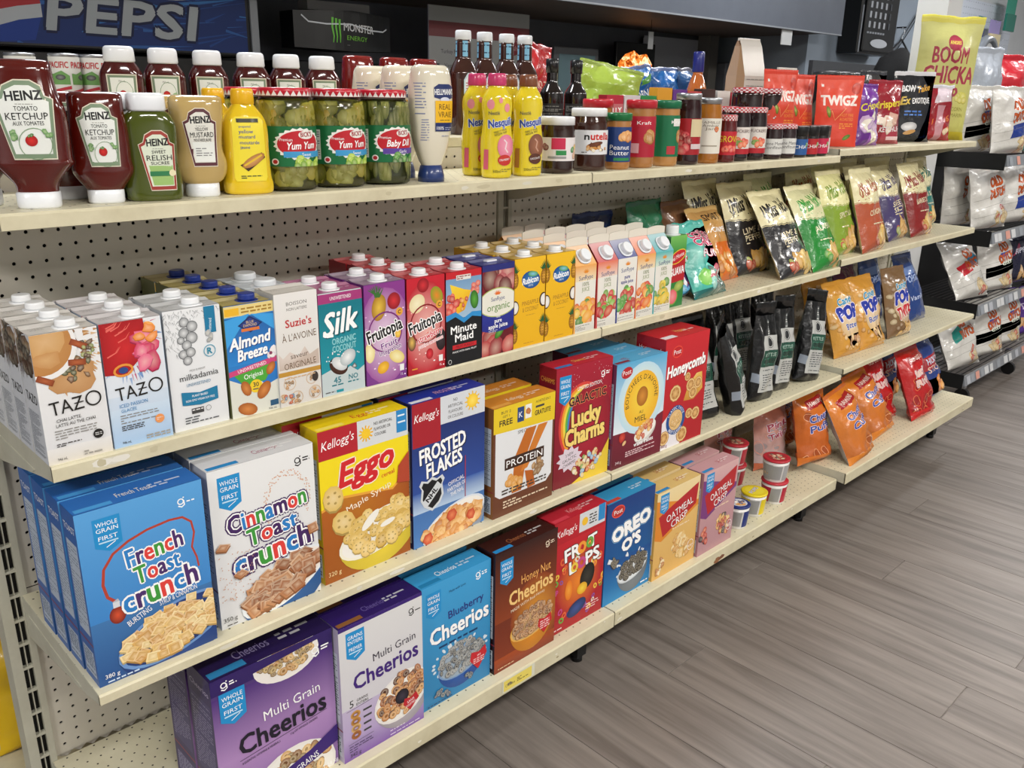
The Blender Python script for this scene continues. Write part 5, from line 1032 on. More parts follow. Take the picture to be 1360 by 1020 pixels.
# ------------------------------------------------------------------ the gondola shelving
def peg_mesh(name, x0, x1, z0, z1, hx, hz, P=.0254, r=.0033):
    """sheet with real punched holes; local origin at world (0,0,0) x/z"""
    V, F = [], []; nx = int(round((x1 - x0) / P)); nz = int(round((z1 - z0) / P)); xs = [hx + P * (i - .5) for i in range(nx + 1)]; zs = [hz - P * (j - .5) for j in range(nz + 1)]
    xs[0], xs[-1] = x0, x1; zs[0], zs[-1] = z1, z0
    for i in range(nx):
        for j in range(nz):
            cx, cz = hx + P * i, hz - P * j; a, b, c, d = xs[i], xs[i + 1], zs[j + 1], zs[j]; k = len(V)
            mx_, mz = (a + b) / 2, (c + d) / 2
            V += [(b, 0, mz), (b, 0, d), (mx_, 0, d), (a, 0, d), (a, 0, mz), (a, 0, c), (mx_, 0, c), (b, 0, c)]
            V += [(cx + r * math.cos(q * PI / 4), 0, cz + r * math.sin(q * PI / 4)) for q in range(8)]
            V += [(cx + r * math.cos(q * PI / 4), .003, cz + r * math.sin(q * PI / 4)) for q in range(8)]
            for q in range(8): F.append((k + q, k + (q + 1) % 8, k + 8 + (q + 1) % 8, k + 8 + q)); F.append((k + 8 + q, k + 8 + (q + 1) % 8, k + 16 + (q + 1) % 8, k + 16 + q))
    me = bpy.data.meshes.new(name); me.from_pydata(V, [], F); me.update(); return me
where3 = ['behind the cereal and drink cartons', 'behind the juice and coffee bags', 'behind the snack bags at the far end']
pg_u = peg_mesh('perforated_sheet', .0112, 1.1816, .590, 1.290, .0290, 1.2808)
pg_l = peg_mesh('perforated_sheet_low', .0112, 1.1816, .21, .588, .0278 + .0012, .5598)
pg_t = peg_mesh('perforated_strip', .0112, 1.1816, 1.291, 1.3615, .0290, 1.3475)
for s in range(3):
    t = empty('pegboard', (W * s, PB, .21)); tag(t, 'cream perforated steel back panel ' + where3[s], 'pegboard', 'perforated back panels of the shelving')
    for n, me in (('perforated_sheet', pg_u), ('perforated_sheet', pg_l), ('perforated_sheet', pg_t)): o = link(n, me, PEG, t, (0, 0, -.21))
    o = MB().box(.012, .012, .0, 1.18, .016, 1.13, '#222').obj('backing_sheet', PEGIN, t)  # added sheet, coloured dark so the open holes look shaded
# uprights: two flanges with a ladder of slots between them
def upright(X, label):
    t = empty('slotted_upright', (X, PB - .006, 0)); tag(t, label, 'upright', 'slotted posts of the shelving')
    m = MB(); m.box(-.036, 0, 0, -.018, .05, 1.362, '#c8c4b0'); m.box(-.001, 0, 0, .0105, .05, 1.362, '#c8c4b0'); m.obj('flange', STEEL_SIDE, t)
    MB().box(-.018, .012, 0, -.001, .05, 1.362, '#111').obj('slot_channel', DARK, t)
    r = MB()
    for k in range(26): z = .02 + k * .0508; r.box(-.018, .0015, z, -.001, .012, z + .005, '#bbb'); 
    for k in range(26): z = .0254 + k * .0508; r.box(-.0105, .004, z, -.0085, .012, z + .045, '#777')
    o = r.obj('slot_rungs', STEEL_SIDE, t); return t
for s, l in enumerate(['scuffed cream slotted upright at the near left end of the shelving', 'cream slotted upright behind the juice cartons', 'cream slotted upright behind the lined snack bags', 'cream slotted upright at the far end beside the pillar']): upright(W * s + .0, l)
# shelf boards
def shelf(name, x0, x1, yf, z, lip, label, holes=True, back=PB - .007, end=(0, 0), grp='cream shelf boards'):
    t = empty(name, (x0, yf, z)); tag(t, label, 'shelf', grp); L = x1 - x0; D_ = back - yf
    MB().box(.0015, .0015, -.0022, L - .0015, D_, 0, '#ddd').obj('deck', SHELF if holes else STEEL, t)
    m = MB(); c = .0022
    vs = [(.001, .0045, -.0001), (.001, .0008, -.0012), (.001, -.0012, -.004), (.001, -.0012, -lip), (.001, .004, -lip), (.001, .004, -.0035)]; n = len(vs)
    vs2 = [(L - .001, y, zz) for _, y, zz in vs]; m.add(vs + vs2, [(i, i + n, (i + 1) % n + n, (i + 1) % n) for i in range(n)] + [tuple(range(n)), tuple(range(2 * n - 1, n - 1, -1))], '#ddd'); m.obj('front_lip', STEEL, t)
    for k, X in ((0, .001), (1, L - .004)):
        m = MB(); q = .003; P = [(.001, -.0008), (D_, -.0008), (D_, -.085), (D_ - .04, -.08), (.06, -.034), (.001, -lip)]
        vs = [(X, y, zz) for y, zz in P] + [(X + q, y, zz) for y, zz in P]; n = 6
        m.add(vs, [tuple(range(n - 1, -1, -1)), tuple(range(n, 2 * n))] + [(i, (i + 1) % n, (i + 1) % n + n, i + n) for i in range(n)], '#ccc')
        # pressed rib along the bracket
        sx = X - .0015 if k == 0 else X + q; P2 = [(D_ - .03, -.028), (D_ - .05, -.058), (.10, -.040), (.085, -.032)]
        vs = [(sx, y, zz) for y, zz in P2] + [(sx + .0015, y, zz) for y, zz in P2]; m.add(vs, [(3, 2, 1, 0), (4, 5, 6, 7)] + [(i, (i + 1) % 4, (i + 1) % 4 + 4, i + 4) for i in range(4)], '#ccc')
        m.obj('bracket', STEEL_SIDE, t)
    return t
g2 = .0008
shelf('shelf_board', 0, W - g2, .0513, Z1, .023, 'top shelf board under the ketchup, relish and pickle jars')
shelf('shelf_board', W + g2, 2 * W - g2, .0513, Z1, .022, 'top shelf board under the peanut butter and jam jars')
shelf('shelf_board', 2 * W + g2, 3 * W - g2, .0562, Z1C, .022, 'top shelf board under the red seed bags and tall yellow popcorn bag')
shelf('shelf_board', 0, W - g2, 0, Z2, .024, 'second shelf board from the top, under the tea, nut milk and juice cartons')
shelf('shelf_board', W + g2, 2 * W - g2, 0, Z2, .022, 'second shelf board from the top, under gable cartons and black potato chips')
shelf('shelf_board', 2 * W + g2, 3 * W - g2, .0009, Z2C, .022, 'second shelf board from the top, at the far end under purple chip bags')
shelf('shelf_board', 0, W - g2, Y3 if 'Y3' in globals() else -.0549, Z3, .018, 'third shelf board from the top, under the blue french toast cereal')
shelf('shelf_board', W + g2, 2 * W - g2, -.0549, Z3, .018, 'third shelf board from the top, under the red honeycomb cereal and black snack bags')
shelf('shelf_board', 2 * W + g2, 3 * W - g2, -.0603, Z3C, .018, 'third shelf board from the top, under the candy popcorn bags')
shelf('shelf_board', 0, W - g2, -.0924, Z4, .042, 'bottom shelf board under the near ring cereals, with a yellow price label')
shelf('shelf_board', W + g2, 2 * W - g2, -.0924, Z4, .040, 'bottom shelf board under the oat cereals and noodle cups, with a rusty chip')
shelf('shelf_board', 2 * W + g2, 3 * W - g2, -.1217, Z4C, .040, 'bottom shelf board at the far end under the orange and red snack bags')
# worn stickers, rust and holes row on the lips
def lip_marks(x0, yf, z, lip, spots, name, label, col):
    pass
# raised rear deck that carries the back row
for s in range(3):
    t = empty('rear_deck', (W * s, PB + .002, DECK)); tag(t, 'raised cream deck behind the top shelf, ' + ['carrying the row of squeeze ketchup bottles', 'carrying the chocolate syrup and candy boxes', 'carrying the tall coffee bags'][s], 'shelf', 'raised rear decks')
    MB().box(.001, -.0035, -.0022, W - .001, .55, 0, '#ddd').obj('deck', STEEL, t); MB().box(.001, -.0065, -.02, W - .001, -.0036, .0, '#ddd', .0004).obj('front_lip', STEEL, t)
# plinth, feet and castors under the base
for s, l in enumerate(['near left end', 'middle of the near section joint', 'joint before the far section', 'far end']):
    t = empty('base_foot', (W * s - .0 if s else .03, .03, 0)); tag(t, 'dark steel base foot under the shelving at the ' + l, 'foot', 'base feet')
    MB().box(-.018, -.02, .018, .018, .22, .117, '#333').obj('leg', BLACKM, t); cyl(MB(), 0, -.002, 0, .018, .016, '#222', 16).obj('levelling_pad', BLACKP, t)
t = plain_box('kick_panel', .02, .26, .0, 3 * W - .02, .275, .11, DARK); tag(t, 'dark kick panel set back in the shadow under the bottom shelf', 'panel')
# other side of the gondola at the near left
t = empty('far_side_shelf', (-.02, .37, .12)); tag(t, 'grey cream far side shelf under the yellow bag at the left edge', 'shelf')
MB().box(-.1, 0, -.003, 1.2, .4, 0, '#ccc').obj('deck', STEEL, t); MB().box(-.1, 0, -.03, -.097, .4, .0, '#ccc').obj('bracket', STEEL_SIDE, t)
# yellow price label
t = empty('price_label', (.862, -.0924 - .0016, Z4 - .021)); tag(t, 'yellow paper price label on the bottom shelf lip below the brown honey cereal', 'label')
MB().box(-.042, -.0006, -.0165, .062, 0, .0165, '#d9d9c8').obj('clear_holder', LABEL, t)
A = Art(9, 2.8, '#ecd866'); A.t('Cheerios', 2.0, 1.0, .7, '#5a4a20', 3.0, 0, .03); A.lines(4.2, .8, 8.4, 2.0, 3, '#5a4a20', .5); A.heap(1.9, 1.4, .7, .5, 5, 'ring', .3, ['#5a4a30'])
mb = MB(); emit(A, lambda u, v, l: (-.038 + u / 100, -.0009 - l, -.014 + v / 100), mb); mb.obj('printed_slip', LABEL, t)
# scuffs: dried sticker residue and rust on the lips, each a thin flake
fl_ = MB(); rs = random.Random(8)
def flake(x, y, z, w_, h_, col):
    P = [(x + w_ * math.cos(a) * rs.uniform(.7, 1.2), y, z + h_ * math.sin(a) * rs.uniform(.7, 1.2)) for a in [i * PI / 5 for i in range(10)]]; fl_.add(P, [tuple(range(10))], col)
for x0, x1, y, z, h in ((.06, .16, -.0014, Z2 - .012, .006), (.2, 1.2, .0499, Z1 - .012, .004), (.1, 1.1, -.0563, Z3 - .009, .004), (1.4, 2.3, -.0014, Z2 - .011, .005), (1.3, 2.3, .0499, Z1 - .012, .004)):
    for k in range(5): flake(rs.uniform(x0, x1), y - k * 1e-5, z, rs.uniform(.006, .02), h, rs.choice(['#d8d4c4', '#e6e2d6', '#c4bb9c']))
for k in range(9): flake(1.70 + rs.uniform(-.02, .02), -.0939 - k * 1e-5, Z4 - .033 + rs.uniform(-.006, .006), .012, .006, rs.choice(['#7a4a30', '#94623c']))
for k in range(14): flake(rs.uniform(.3, 2.4) if k < 9 else rs.uniform(2.5, 3.6), (-.0939 if k < 9 else -.1232) - k * 1e-5, (Z4 if k < 9 else Z4C) - rs.uniform(.008, .03), rs.uniform(.003, .008), .003, rs.choice(['#e6e2d2', '#a89c78']))
fl_.F = [f for f in fl_.F]; o = fl_.obj('sticker_residue', LABEL); tag(o, 'pale sticker residue and rust flakes scattered on the shelf lips', 'residue', kind='stuff')
# ------------------------------------------------------------------ stocking the shelves
ORD = ['', 'directly behind the front one', 'third from the front', 'fourth from the front', 'fifth from the front', 'sixth from the front']
def stand(me, m, loc, label, cat, group, nm, rz=0):
    o = link(nm, me, m, None, loc); o.rotation_euler = (0, 0, rz); tag(o, label, cat, group); return o
def cereal(me, x0, x1, y, z, n, d, desc, rz=0, dx=0, gap=.002, grp=None):
    for k in range(n):
        lab = desc + (', front box' if n > 1 and k == 0 else '') + (', ' + ORD[k] if k else '')
        if k == 0: o = stand(me, CARD, ((x0 + x1) / 2, y, z), lab, 'cereal box', grp, 'cereal_box', rz); first = o
        else: dup(first, ((x0 + x1) / 2 + dx * k, y + (d / 100 + gap) * k, z), (0, 0, 0), lab)
G_UP, G_LO = 'cereal boxes on the third shelf', 'cereal boxes on the bottom shelf'
e3, e4 = -.0549, -.0924
d = 5.8
ftc = box_mesh('toast_cereal_box', 19.2, d, 29.5, art_ftc(), '#2f66b0', '#2f6cb8', side_panel(d, 29.5, '#2b62ae', '#b9c6d8', '#6f8098', 'TOAST'), plain_top(19.2, d, '#2f6cb8', 'French Toast', '#e8e0d0', .4, .4, '#4a9ad8'))
cereal(ftc, .009, .201, e3 + .017, Z3, 4, d, 'bright blue french toast cereal box with colourful letters', dx=-.001, gap=.006, grp=G_UP)
ctc = box_mesh('cinnamon_cereal_box', 19.6, d, 29.5, art_ctc(), '#d4d6da', '#dcdde0', side_panel(d, 29.5, '#c9ccd2'), plain_top(19.6, d, '#dcdde0', 'Cinnamon', '#a8486a', .35, .5, '#2a8acb'))
cereal(ctc, .216, .413, e3 + .031, Z3, 4, d, 'white cinnamon square cereal box with rainbow letters', gap=.005, grp=G_UP)
egg = box_mesh('waffle_cereal_box', 20, d, 30.8, art_eggo(), '#e8c80f', '#f0d020', side_panel(d, 30.8, '#d8b810'), plain_top(20, d, '#f2d41c', 'Eggo', '#c8242c', .3, .45, '#f7e36a'))
cereal(egg, .425, .625, e3 + .035, Z3, 2, d, 'yellow maple syrup waffle cereal box with red logo', dx=-.03, gap=.012, grp=G_UP)
ffk = box_mesh('flake_cereal_box', 19.2, d, 31.2, art_flakes(), '#14184a', '#24349a', side_panel(d, 31.2, '#14184a'), plain_top(19.2, d, '#24349a', 'FROSTED', '#d8a0b0', .4, .45, '#d8dce8'))
cereal(ffk, .630, .822, e3 + .030, Z3, 2, d, 'navy frosted flake cereal box with hockey shield', dx=-.03, gap=.008, grp=G_UP)
pro = box_mesh('protein_cereal_box', 18.8, d, 25.6, art_protein(), '#9aa8bc', '#d08a34', side_panel(d, 25.6, '#8a5a30', '#c3cfdf', '#6f8098'), plain_top(18.8, d, '#d98c34', 'Kelloggs', '#f4e4cc', .35, .35, '#e8a850'))
cereal(pro, .836, 1.026, e3 + .018, Z3, 2, d, 'white and brown protein cereal box with a yellow offer band', gap=.014, dx=-.004, grp=G_UP)
lky = box_mesh('rainbow_cereal_box', 18.4, 5.6, 29.8, art_lucky(), '#8c1628', '#c02838', side_panel(5.6, 29.8, '#8c1628', '#a0909c', '#5a4a5a', 'CHARMS', '#f0b04c'), plain_top(18.4, 5.6, '#c02838', 'Charms', '#f5c860', .3, .4, '#3c7cc0'))
stand(lky, CARD, (1.133, e3 + .026, Z3), 'dark red galactic marshmallow cereal box with a rainbow arch', 'cereal box', G_UP, 'cereal_box', math.radians(-3.0))
mie = box_mesh('honey_cereal_box', 18.2, 5.4, 27.4, art_miel(), '#6a4a78', '#5ab0dc', side_panel(5.4, 27.4, '#7a3a5c', '#b8c4d8', '#6f6f90'), plain_top(18.2, 5.4, '#5ab0dc', 'MIEL', '#a02a3c', .2, .2, '#8a2438'))
for k in range(3):
    stand(mie, CARD, (1.324 - .012 * k, e3 + .010 + k * .068, Z3), 'pale blue and maroon honey oat cereal box, ' + ['front one', 'directly behind the front one', 'dark third one at the back'][k], 'cereal box', G_UP, 'cereal_box', math.radians(-1.5))
hon = box_mesh('honeycomb_cereal_box', 18.6, 9.4, 30.2, art_honey(), '#a81820', '#cc2832', side_panel(9.4, 30.2, '#b01a24', '#a02030', '#e0a8ac', 'Honeycomb'), plain_top(18.6, 9.4, '#cc2832', 'Honey', '#f0c070', .35, .5, '#e8e4ec'))
stand(hon, CARD, (1.513, e3 + .007, Z3), 'tall bright red honeycomb cereal box, the deepest on its shelf', 'cereal box', G_UP, 'cereal_box', math.radians(-.8))
# bottom shelf
mgb = box_mesh('ring_cereal_box_big', 24, 9.0, 30.8, art_multi_big(), '#2c1a5c', '#1f1440', side_panel(9, 30.8, '#2e2060', '#3c3470', '#8c88b0', 'Cheerios', '#c0b8d8'), plain_top(24, 9, '#241648', 'Cheerios', '#8a80a8', .4, .3, '#2a7aac'))
cereal(mgb, .171, .411, e4 + .038, Z4, 2, 9.0, 'large purple multi grain ring cereal box', gap=.01, grp=G_LO)
mg = box_mesh('ring_cereal_box_pale', 19.8, 6, 30.6, art_multi(), '#c8c4d0', '#3a2070', side_panel(6, 30.6, '#b8b0c8'), plain_top(19.8, 6, '#2e1a60', 'Cheerios', '#6a5a98', .4, .4, '#8a5a30'))
cereal(mg, .4145, .6125, e4 + .022, Z4, 2, 6, 'pale grey and violet multi grain ring cereal box', gap=.008, grp=G_LO)
bb = box_mesh('ring_cereal_box_blue', 19.2, 6, 30, art_blue(), '#2378ac', '#3c9cd4', side_panel(6, 30, '#1f6ea0'), plain_top(19.2, 6, '#3c9cd4', 'Cheerios', '#fff', .4, .35, '#2580b4'))
cereal(bb, .6195, .8115, e4 + .034, Z4, 3, 6, 'sky blue blueberry ring cereal box', gap=.016, dx=-.004, grp=G_LO)
hn = box_mesh('ring_cereal_box_brown', 19.2, 6, 30.8, art_hn(), '#2c0e0c', '#3c1a18', side_panel(6, 30.8, '#2c0e0c'), plain_top(19.2, 6, '#3c1814', 'Cheerios', '#a8643c', .4, .35, '#2a8acb'))
cereal(hn, .818, 1.01, e4 + .024, Z4, 1, 6, 'dark brown honey nut ring cereal box with an amber bowl', grp=G_LO)
fr = box_mesh('fruit_ring_cereal_box', 18.8, 6, 30.6, art_froot(), '#98161f', '#c02838', side_panel(6, 30.6, '#98161f'), plain_top(18.8, 6, '#c02838', 'Kelloggs', '#f0a8a8', .35, .4, '#d84454'))
cereal(fr, 1.0185, 1.2065, e4 + .036, Z4, 1, 6, 'scarlet fruit ring cereal box with a white strip on top', grp=G_LO)
ore = box_mesh('cookie_ring_cereal_box', 19.4, 6.2, 29.2, art_oreo(), '#1c5c9c', '#2c90c8', side_panel(6.2, 29.2, '#1c5c9c'), plain_top(19.4, 6.2, '#3498cc', 'O', '#cfe6f4', .06, .7, '#c8483c'))
cereal(ore, 1.2105, 1.4045, e4 + .035, Z4, 2, 6.2, 'royal blue chocolate cookie ring cereal box', gap=.01, dx=-.004, grp=G_LO)
ocy = box_mesh('oat_cereal_box_yellow', 19.8, 5.6, 26.2, art_oat(0), '#d8a850', '#e4c07a', side_panel(5.6, 26.2, '#d8a850'), plain_top(19.8, 5.6, '#e4c27c', 'OATMEAL', '#a82028', .3, .55, '#2a8acb'))
cereal(ocy, 1.406, 1.604, e4 + .025, Z4, 2, 5.6, 'yellow almond oat crisp cereal box', gap=.012, dx=.0, grp=G_LO)
ocp = box_mesh('oat_cereal_box_pink', 17.8, 5.6, 26.2, art_oat(1), '#b88a92', '#cfa0a4', side_panel(5.6, 26.2, '#a87a88'), plain_top(17.8, 5.6, '#cf9fa6', 'OATMEAL', '#a82028', .3, .55, '#2a8acb'))
cereal(ocp, 1.611, 1.789, e4 + .018, Z4, 2, 5.6, 'dusty pink berry oat crisp cereal box', gap=.012, dx=-.0, grp=G_LO)

# ---- drink cartons on the second shelf
G_C = 'drink cartons on the second shelf'
def cartons(desc, x0, x1, h, art, side, top, n, ncap, y=.006, d=6.3, cap='#f3f5f7', sart=None, capx=.5, capy=.34, pitch=.0665, tint=None, drift=0, topart=None, capr=.0135, caph=.013, kind='cap'):
    w = (x1 - x0) * 100 - .15; me = carton_mesh('carton_body', w, d, h, art, side, top, sart, topart or plain_top(w, d, top, 'SHAKE', mix(top, '#000', .3), .3, .1)); fm = fin_mesh(w, d, h, mix(top, '#ffffff', .15)); cm = cap_mesh(capr, caph, cap)
    for k in range(n):
        r = empty('drink_carton', ((x0 + x1) / 2 + drift * k, y + pitch * k, Z2)); tag(r, desc + (', front of its row' if k == 0 and n > 1 else '') + (', ' + ORD[k] if k else ''), 'carton', G_C)
        link('carton_body', me, GLOSSCARD, r); link('folded_seam', fm, GLOSSCARD, r)
        if kind == 'cap' and capx > 0: link('screw_cap', cm, PLAST, r, (w / 100 * (capx - .5), d / 100 * capy, h / 100))
        elif kind == 'tab':
            o = MB().box(-.014, -.006, 0, .014, .007, .004, '#eef0f4', .001).obj('pull_tab', PLAST, r, (0, d / 100 * .4, h / 100 + .001))
cartons('white chai tea latte carton with a cup of tea', 0, .0905, 19.4, art_tazo(0), '#dde1e8', '#dcd8d2', 4, 4, sart=art_tazo_side(), capx=.62)
cartons('pale blue iced passion tea carton with red drink', .093, .185, 19.4, art_tazo(1), '#a8b8cc', '#d9d4d6', 3, 3, y=.008, capx=.62)
cartons('white macadamia milk carton with grey nut drawings', .1885, .281, 19.7, art_milk(), '#c8cacc', '#c9cbcd', 2, 2, y=.012, capx=.6)
cartons('blue almond milk carton with almonds splashing', .2845, .369, 19.1, art_almond(), '#6c7048', '#b8a860', 5, 5, y=.008, d=6.1, pitch=.0635, cap='#22388c', capx=.62, drift=-.001)
cartons('narrow white oat drink carton with brown writing', .3715, .452, 19.9, art_suz(), '#c4c4c4', '#e4e0d8', 1, 1, y=.004, capx=-9)
cartons('teal coconut milk carton with a white script logo', .455, .546, 18.8, art_silk(), '#7a2a5c', '#b4568c', 2, 2, y=.004, capx=.42)
cartons('purple fruit drink carton with pineapple and apple', .549, .641, 19.1, art_fruit(0), '#6c3078', '#a088a0', 2, 2, y=.002)
cartons('red strawberry fruit drink carton', .6445, .737, 19.0, art_fruit(1), '#8c1a28', '#c8303c', 4, 4, y=-.0 + .001)
cartons('black and blue fruit punch carton', .740, .834, 19.0, art_mm(), '#7c1420', '#c83440', 2, 2, y=.001)
cartons('dark red and navy organic apple juice carton', .8365, .9275, 19.2, art_org(), '#2a3070', '#3a4490', 2, 2, y=.002, kind='tab')
cartons('yellow pineapple coconut juice carton of the left row', .930, 1.0235, 19.4, art_rub(), '#c8941c', '#d8b45c', 3, 3, y=.004)
cartons('yellow pineapple coconut juice carton of the right row', 1.0265, 1.1205, 19.4, art_rub(), '#c8941c', '#d8b45c', 3, 3, y=.004)
# carton of oat drink: big white cap standing behind, a jug-style carton
for k, (x, y) in enumerate(((.4125, .078), (.4125, .15))):
    r = empty('drink_carton', (x, y, Z2)); tag(r, ['pale grey carton with a wide white cap behind the narrow oat drink', 'faded pale grey carton with a wide cap against the back panel'][k], 'carton', G_C)
    link('carton_body', carton_mesh('carton_body', 8.0, 6.2, 19.2, Art(8.0, 19.2, '#c8ccd0'), '#b8bcc0', '#c8d0d6'), GLOSSCARD, r); link('screw_cap', cap_mesh(.019, .014, '#e6eaee'), PLAST, r, (0, .026, .192))
gn = ['orange mango', 'red strawberry and kiwi', 'white pure apple', 'orange peach', 'teal pineapple']; gx = [(1.1235, 4), (1.2015, 4), (1.275, 3), (1.3485, 3), (1.4215, 2)]
GC = cap_mesh(.0155, .013, '#e9edf2')
for k, (x, n) in enumerate(gx):
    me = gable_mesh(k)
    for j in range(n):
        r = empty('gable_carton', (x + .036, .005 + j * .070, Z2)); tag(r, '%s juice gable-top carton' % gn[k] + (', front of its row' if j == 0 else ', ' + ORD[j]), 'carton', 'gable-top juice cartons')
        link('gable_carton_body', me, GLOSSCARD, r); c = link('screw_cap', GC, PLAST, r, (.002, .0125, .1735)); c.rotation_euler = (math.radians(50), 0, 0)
w = 7.0; gv = box_mesh('carton_body', 6.4, 6, 20.4, Art(6.4, 20.4, '#2c7a3a'), '#2c6a38', '#4a9a50')
ga = art_guava(); ga.w = 7.0
me = box_mesh('carton_body', 7.0, 6.2, 18.6, ga, '#2c6a38', '#5aa058'); r = empty('drink_carton', (1.533, .018, Z2)); tag(r, 'green and red guava juice carton with a tall white cap', 'carton', G_C)
link('carton_body', me, GLOSSCARD, r); link('screw_cap', cap_mesh(.0165, .024, '#eef2f4'), PLAST, r, (.002, .025, .186))
# ---- top shelf: bottles and jars
G_B = 'condiment bottles on the top shelf'
KET, KETD = '#561008', '#4c0c0a'
kl = heinz(7.6, 10.6, '#7d9276', 'TOMATO', 'KETCHUP', 'AUX TOMATES')
ks = smooth_prof([(.022, .027, .022), (.034, .029, .024), (.052, .043, .029), (.062, .0515, .031), (.070, .050, .031), (.105, .0505, .032), (.135, .0485, .032), (.155, .0425, .030), (.175, .0395, .027), (.189, .0385, .025), (.197, .036, .019), (.199, .030, .014)], 4)
ketL = squeeze('ketchup_bottle', ks, 2.5, KET, [(0, .027, .024), (.003, .0285, .0255), (.021, .0285, .0255), (.023, .026, .023)], 2.6, '#edf0f4', [('label', label_on(ks, 2.5, kl, .068))])
ketL((.068, .098, Z1), 'large inverted ketchup bottle at the near left end of the top shelf', G_B, rz=math.radians(-22))
ketL((.010, .168, Z1), 'ketchup bottle cut off by the left edge, half behind the largest one', G_B, rz=math.radians(-22))
ks2 = smooth_prof([(.020, .026, .021), (.026, .030, .023), (.040, .040, .026), (.05, .043, .027), (.062, .041, .027), (.1, .041, .028), (.128, .038, .027), (.145, .0375, .024), (.154, .0365, .020), (.158, .031, .014)], 4)
kl2 = heinz(5.6, 9.0, '#7d9276', 'TOMATO', 'KETCHUP', 'AUX TOMATES')
ket2 = squeeze('ketchup_bottle', ks2, 2.5, KET, [(0, .024, .021), (.003, .0255, .0225), (.019, .0255, .0225), (.021, .0235, .02)], 2.6, '#edf0f4', [('label', label_on(ks2, 2.5, kl2, .054))])
ket2((.163, .104, Z1), 'smaller inverted ketchup bottle, second from the left on the top shelf', G_B, rz=math.radians(-20)); ket2((.140, .185, Z1), 'small ketchup bottle mostly hidden behind the second ketchup bottle', G_B)
rs2 = smooth_prof([(0, .034, .022), (.004, .041, .026), (.03, .042, .027), (.06, .0385, .026), (.09, .040, .027), (.112, .040, .026), (.126, .034, .024), (.133, .026, .021)], 4)
rl = heinz(5.4, 9.0, '#a03c34', 'SWEET', 'RELISH', 'SUCREE', False, '#dfe6d2', '#9cc070'); rl.r(1.35, 2.2, 4.5, 2.9, '#2a7a4a'); rl.e(4.6, 2.6, .5, .5, '#e8e0b8')
rel = squeeze('relish_bottle', rs2, 2.8, '#48520f', [(.132, .0265, .024), (.135, .028, .0255), (.152, .0275, .025), (.156, .026, .0235), (.158, .023, .021)], 2.6, '#edf0f4', [('label', label_on(rs2, 2.8, rl, .016, xoff=.006))])
rel((.234, .098, Z1), 'green sweet relish bottle with a white flip cap', G_B, rz=math.radians(-14)); rel((.214, .162, Z1), 'second relish bottle hidden behind the front green one', G_B, rz=math.radians(-14))
ms = smooth_prof([(.021, .026, .021), (.027, .034, .024), (.040, .040, .026), (.055, .0405, .027), (.075, .0355, .026), (.1, .037, .027), (.122, .040, .027), (.140, .041, .025), (.151, .040, .022), (.1555, .034, .015)], 4)
ml = heinz(5.2, 9.0, '#5a2c34', 'YELLOW', 'MUSTARD', 'MOUTARDE JAUNE', False, '#e4e2d8'); ml.lines(1.7, 1.6, 4.2, 3.0, 4, '#888', .4)
mus = squeeze('mustard_bottle', ms, 2.5, '#c0a468', [(0, .0245, .021), (.003, .026, .0225), (.02, .026, .0225), (.022, .024, .02)], 2.6, '#edf0f4', [('label', label_on(ms, 2.5, ml, .048))])
mus((.315, .104, Z1), 'tan mustard bottle standing on its white cap', G_B, rz=math.radians(-16)); mus((.300, .18, Z1), 'second tan mustard bottle behind the front one', G_B)
ys = smooth_prof([(0, .034, .022), (.004, .040, .026), (.018, .0405, .027), (.03, .038, .026), (.07, .0365, .026), (.1, .037, .026), (.120, .033, .024), (.137, .021, .018), (.143, .0165, .0165)], 4)
A = Art(5.4, 10.2, None, None, 2); A.p([(0, .6), (.3, 0), (5.1, 0), (5.4, .6), (5.2, 9.6), (4.6, 10.2), (.8, 10.2), (.2, 9.6)], '#f3df3a'); A.r(.9, 9.3, 4.4, 9.9, '#2c2c14'); A.t('prepared', 1.2, 8.5, .35, '#2c4a9c', None, 0, 0, 'l'); A.t('yellow', 1.1, 7.6, .6, '#2c4a9c', None, 0, .03, 'l'); A.t('mustard', 1.1, 6.8, .55, '#2c4a9c', None, 0, .03, 'l'); A.t('moutarde', 1.2, 5.9, .55, '#2c4a9c', None, 0, .03, 'l'); A.t('jaune', 1.2, 5.2, .5, '#2c4a9c', None, 0, .03, 'l')
A.p([(1, 2.6), (4.6, 4.6), (5.2, 3.8), (2.2, 1.6)], '#3c2a1c'); A.fan(A.el(3.2, 3.3, 2.1, .75, .5), '#b0763c', '#d8a060'); A.st([(1.6, 2.5), (4.6, 4.2)], .3, '#e8c030'); A.lines(1, .4, 4.4, 1.0, 2, '#3c4a2c', .5)
ymu = squeeze('mustard_bottle', ys, 2.6, '#eac61a', [(.142, .017, .017), (.144, .0185, .0185), (.163, .018, .018), (.167, .016, .016)], 2, '#eeb81c', [('label', label_on(ys, 2.6, A, .022))])
ymu((.393, .098, Z1), 'bright yellow squeeze mustard bottle with a yellow cap', G_B, rz=math.radians(-14)); ymu((.378, .17, Z1), 'second yellow mustard bottle behind the front one', G_B)
p0, p1 = pickle_jar(0), pickle_jar(1)
p0((.484, .122, Z1), 'sliced sweet pickle jar with green label, left of the two', 'pickle jars'); p0((.5865, .121, Z1), 'sliced sweet pickle jar with green label, right of the two', 'pickle jars'); p1((.6885, .120, Z1), 'dark garlic baby pickle jar with a violet band beside the mayonnaise', 'pickle jars')
for k, x in enumerate((.475, .578, .681)): (p0 if k < 2 else p1)((x, .2255, Z1), ['pickle jar behind the leftmost sliced pickle jar', 'pickle jar behind the middle pickle jar', 'pickle jar behind the dark baby pickle jar'][k], 'pickle jars')
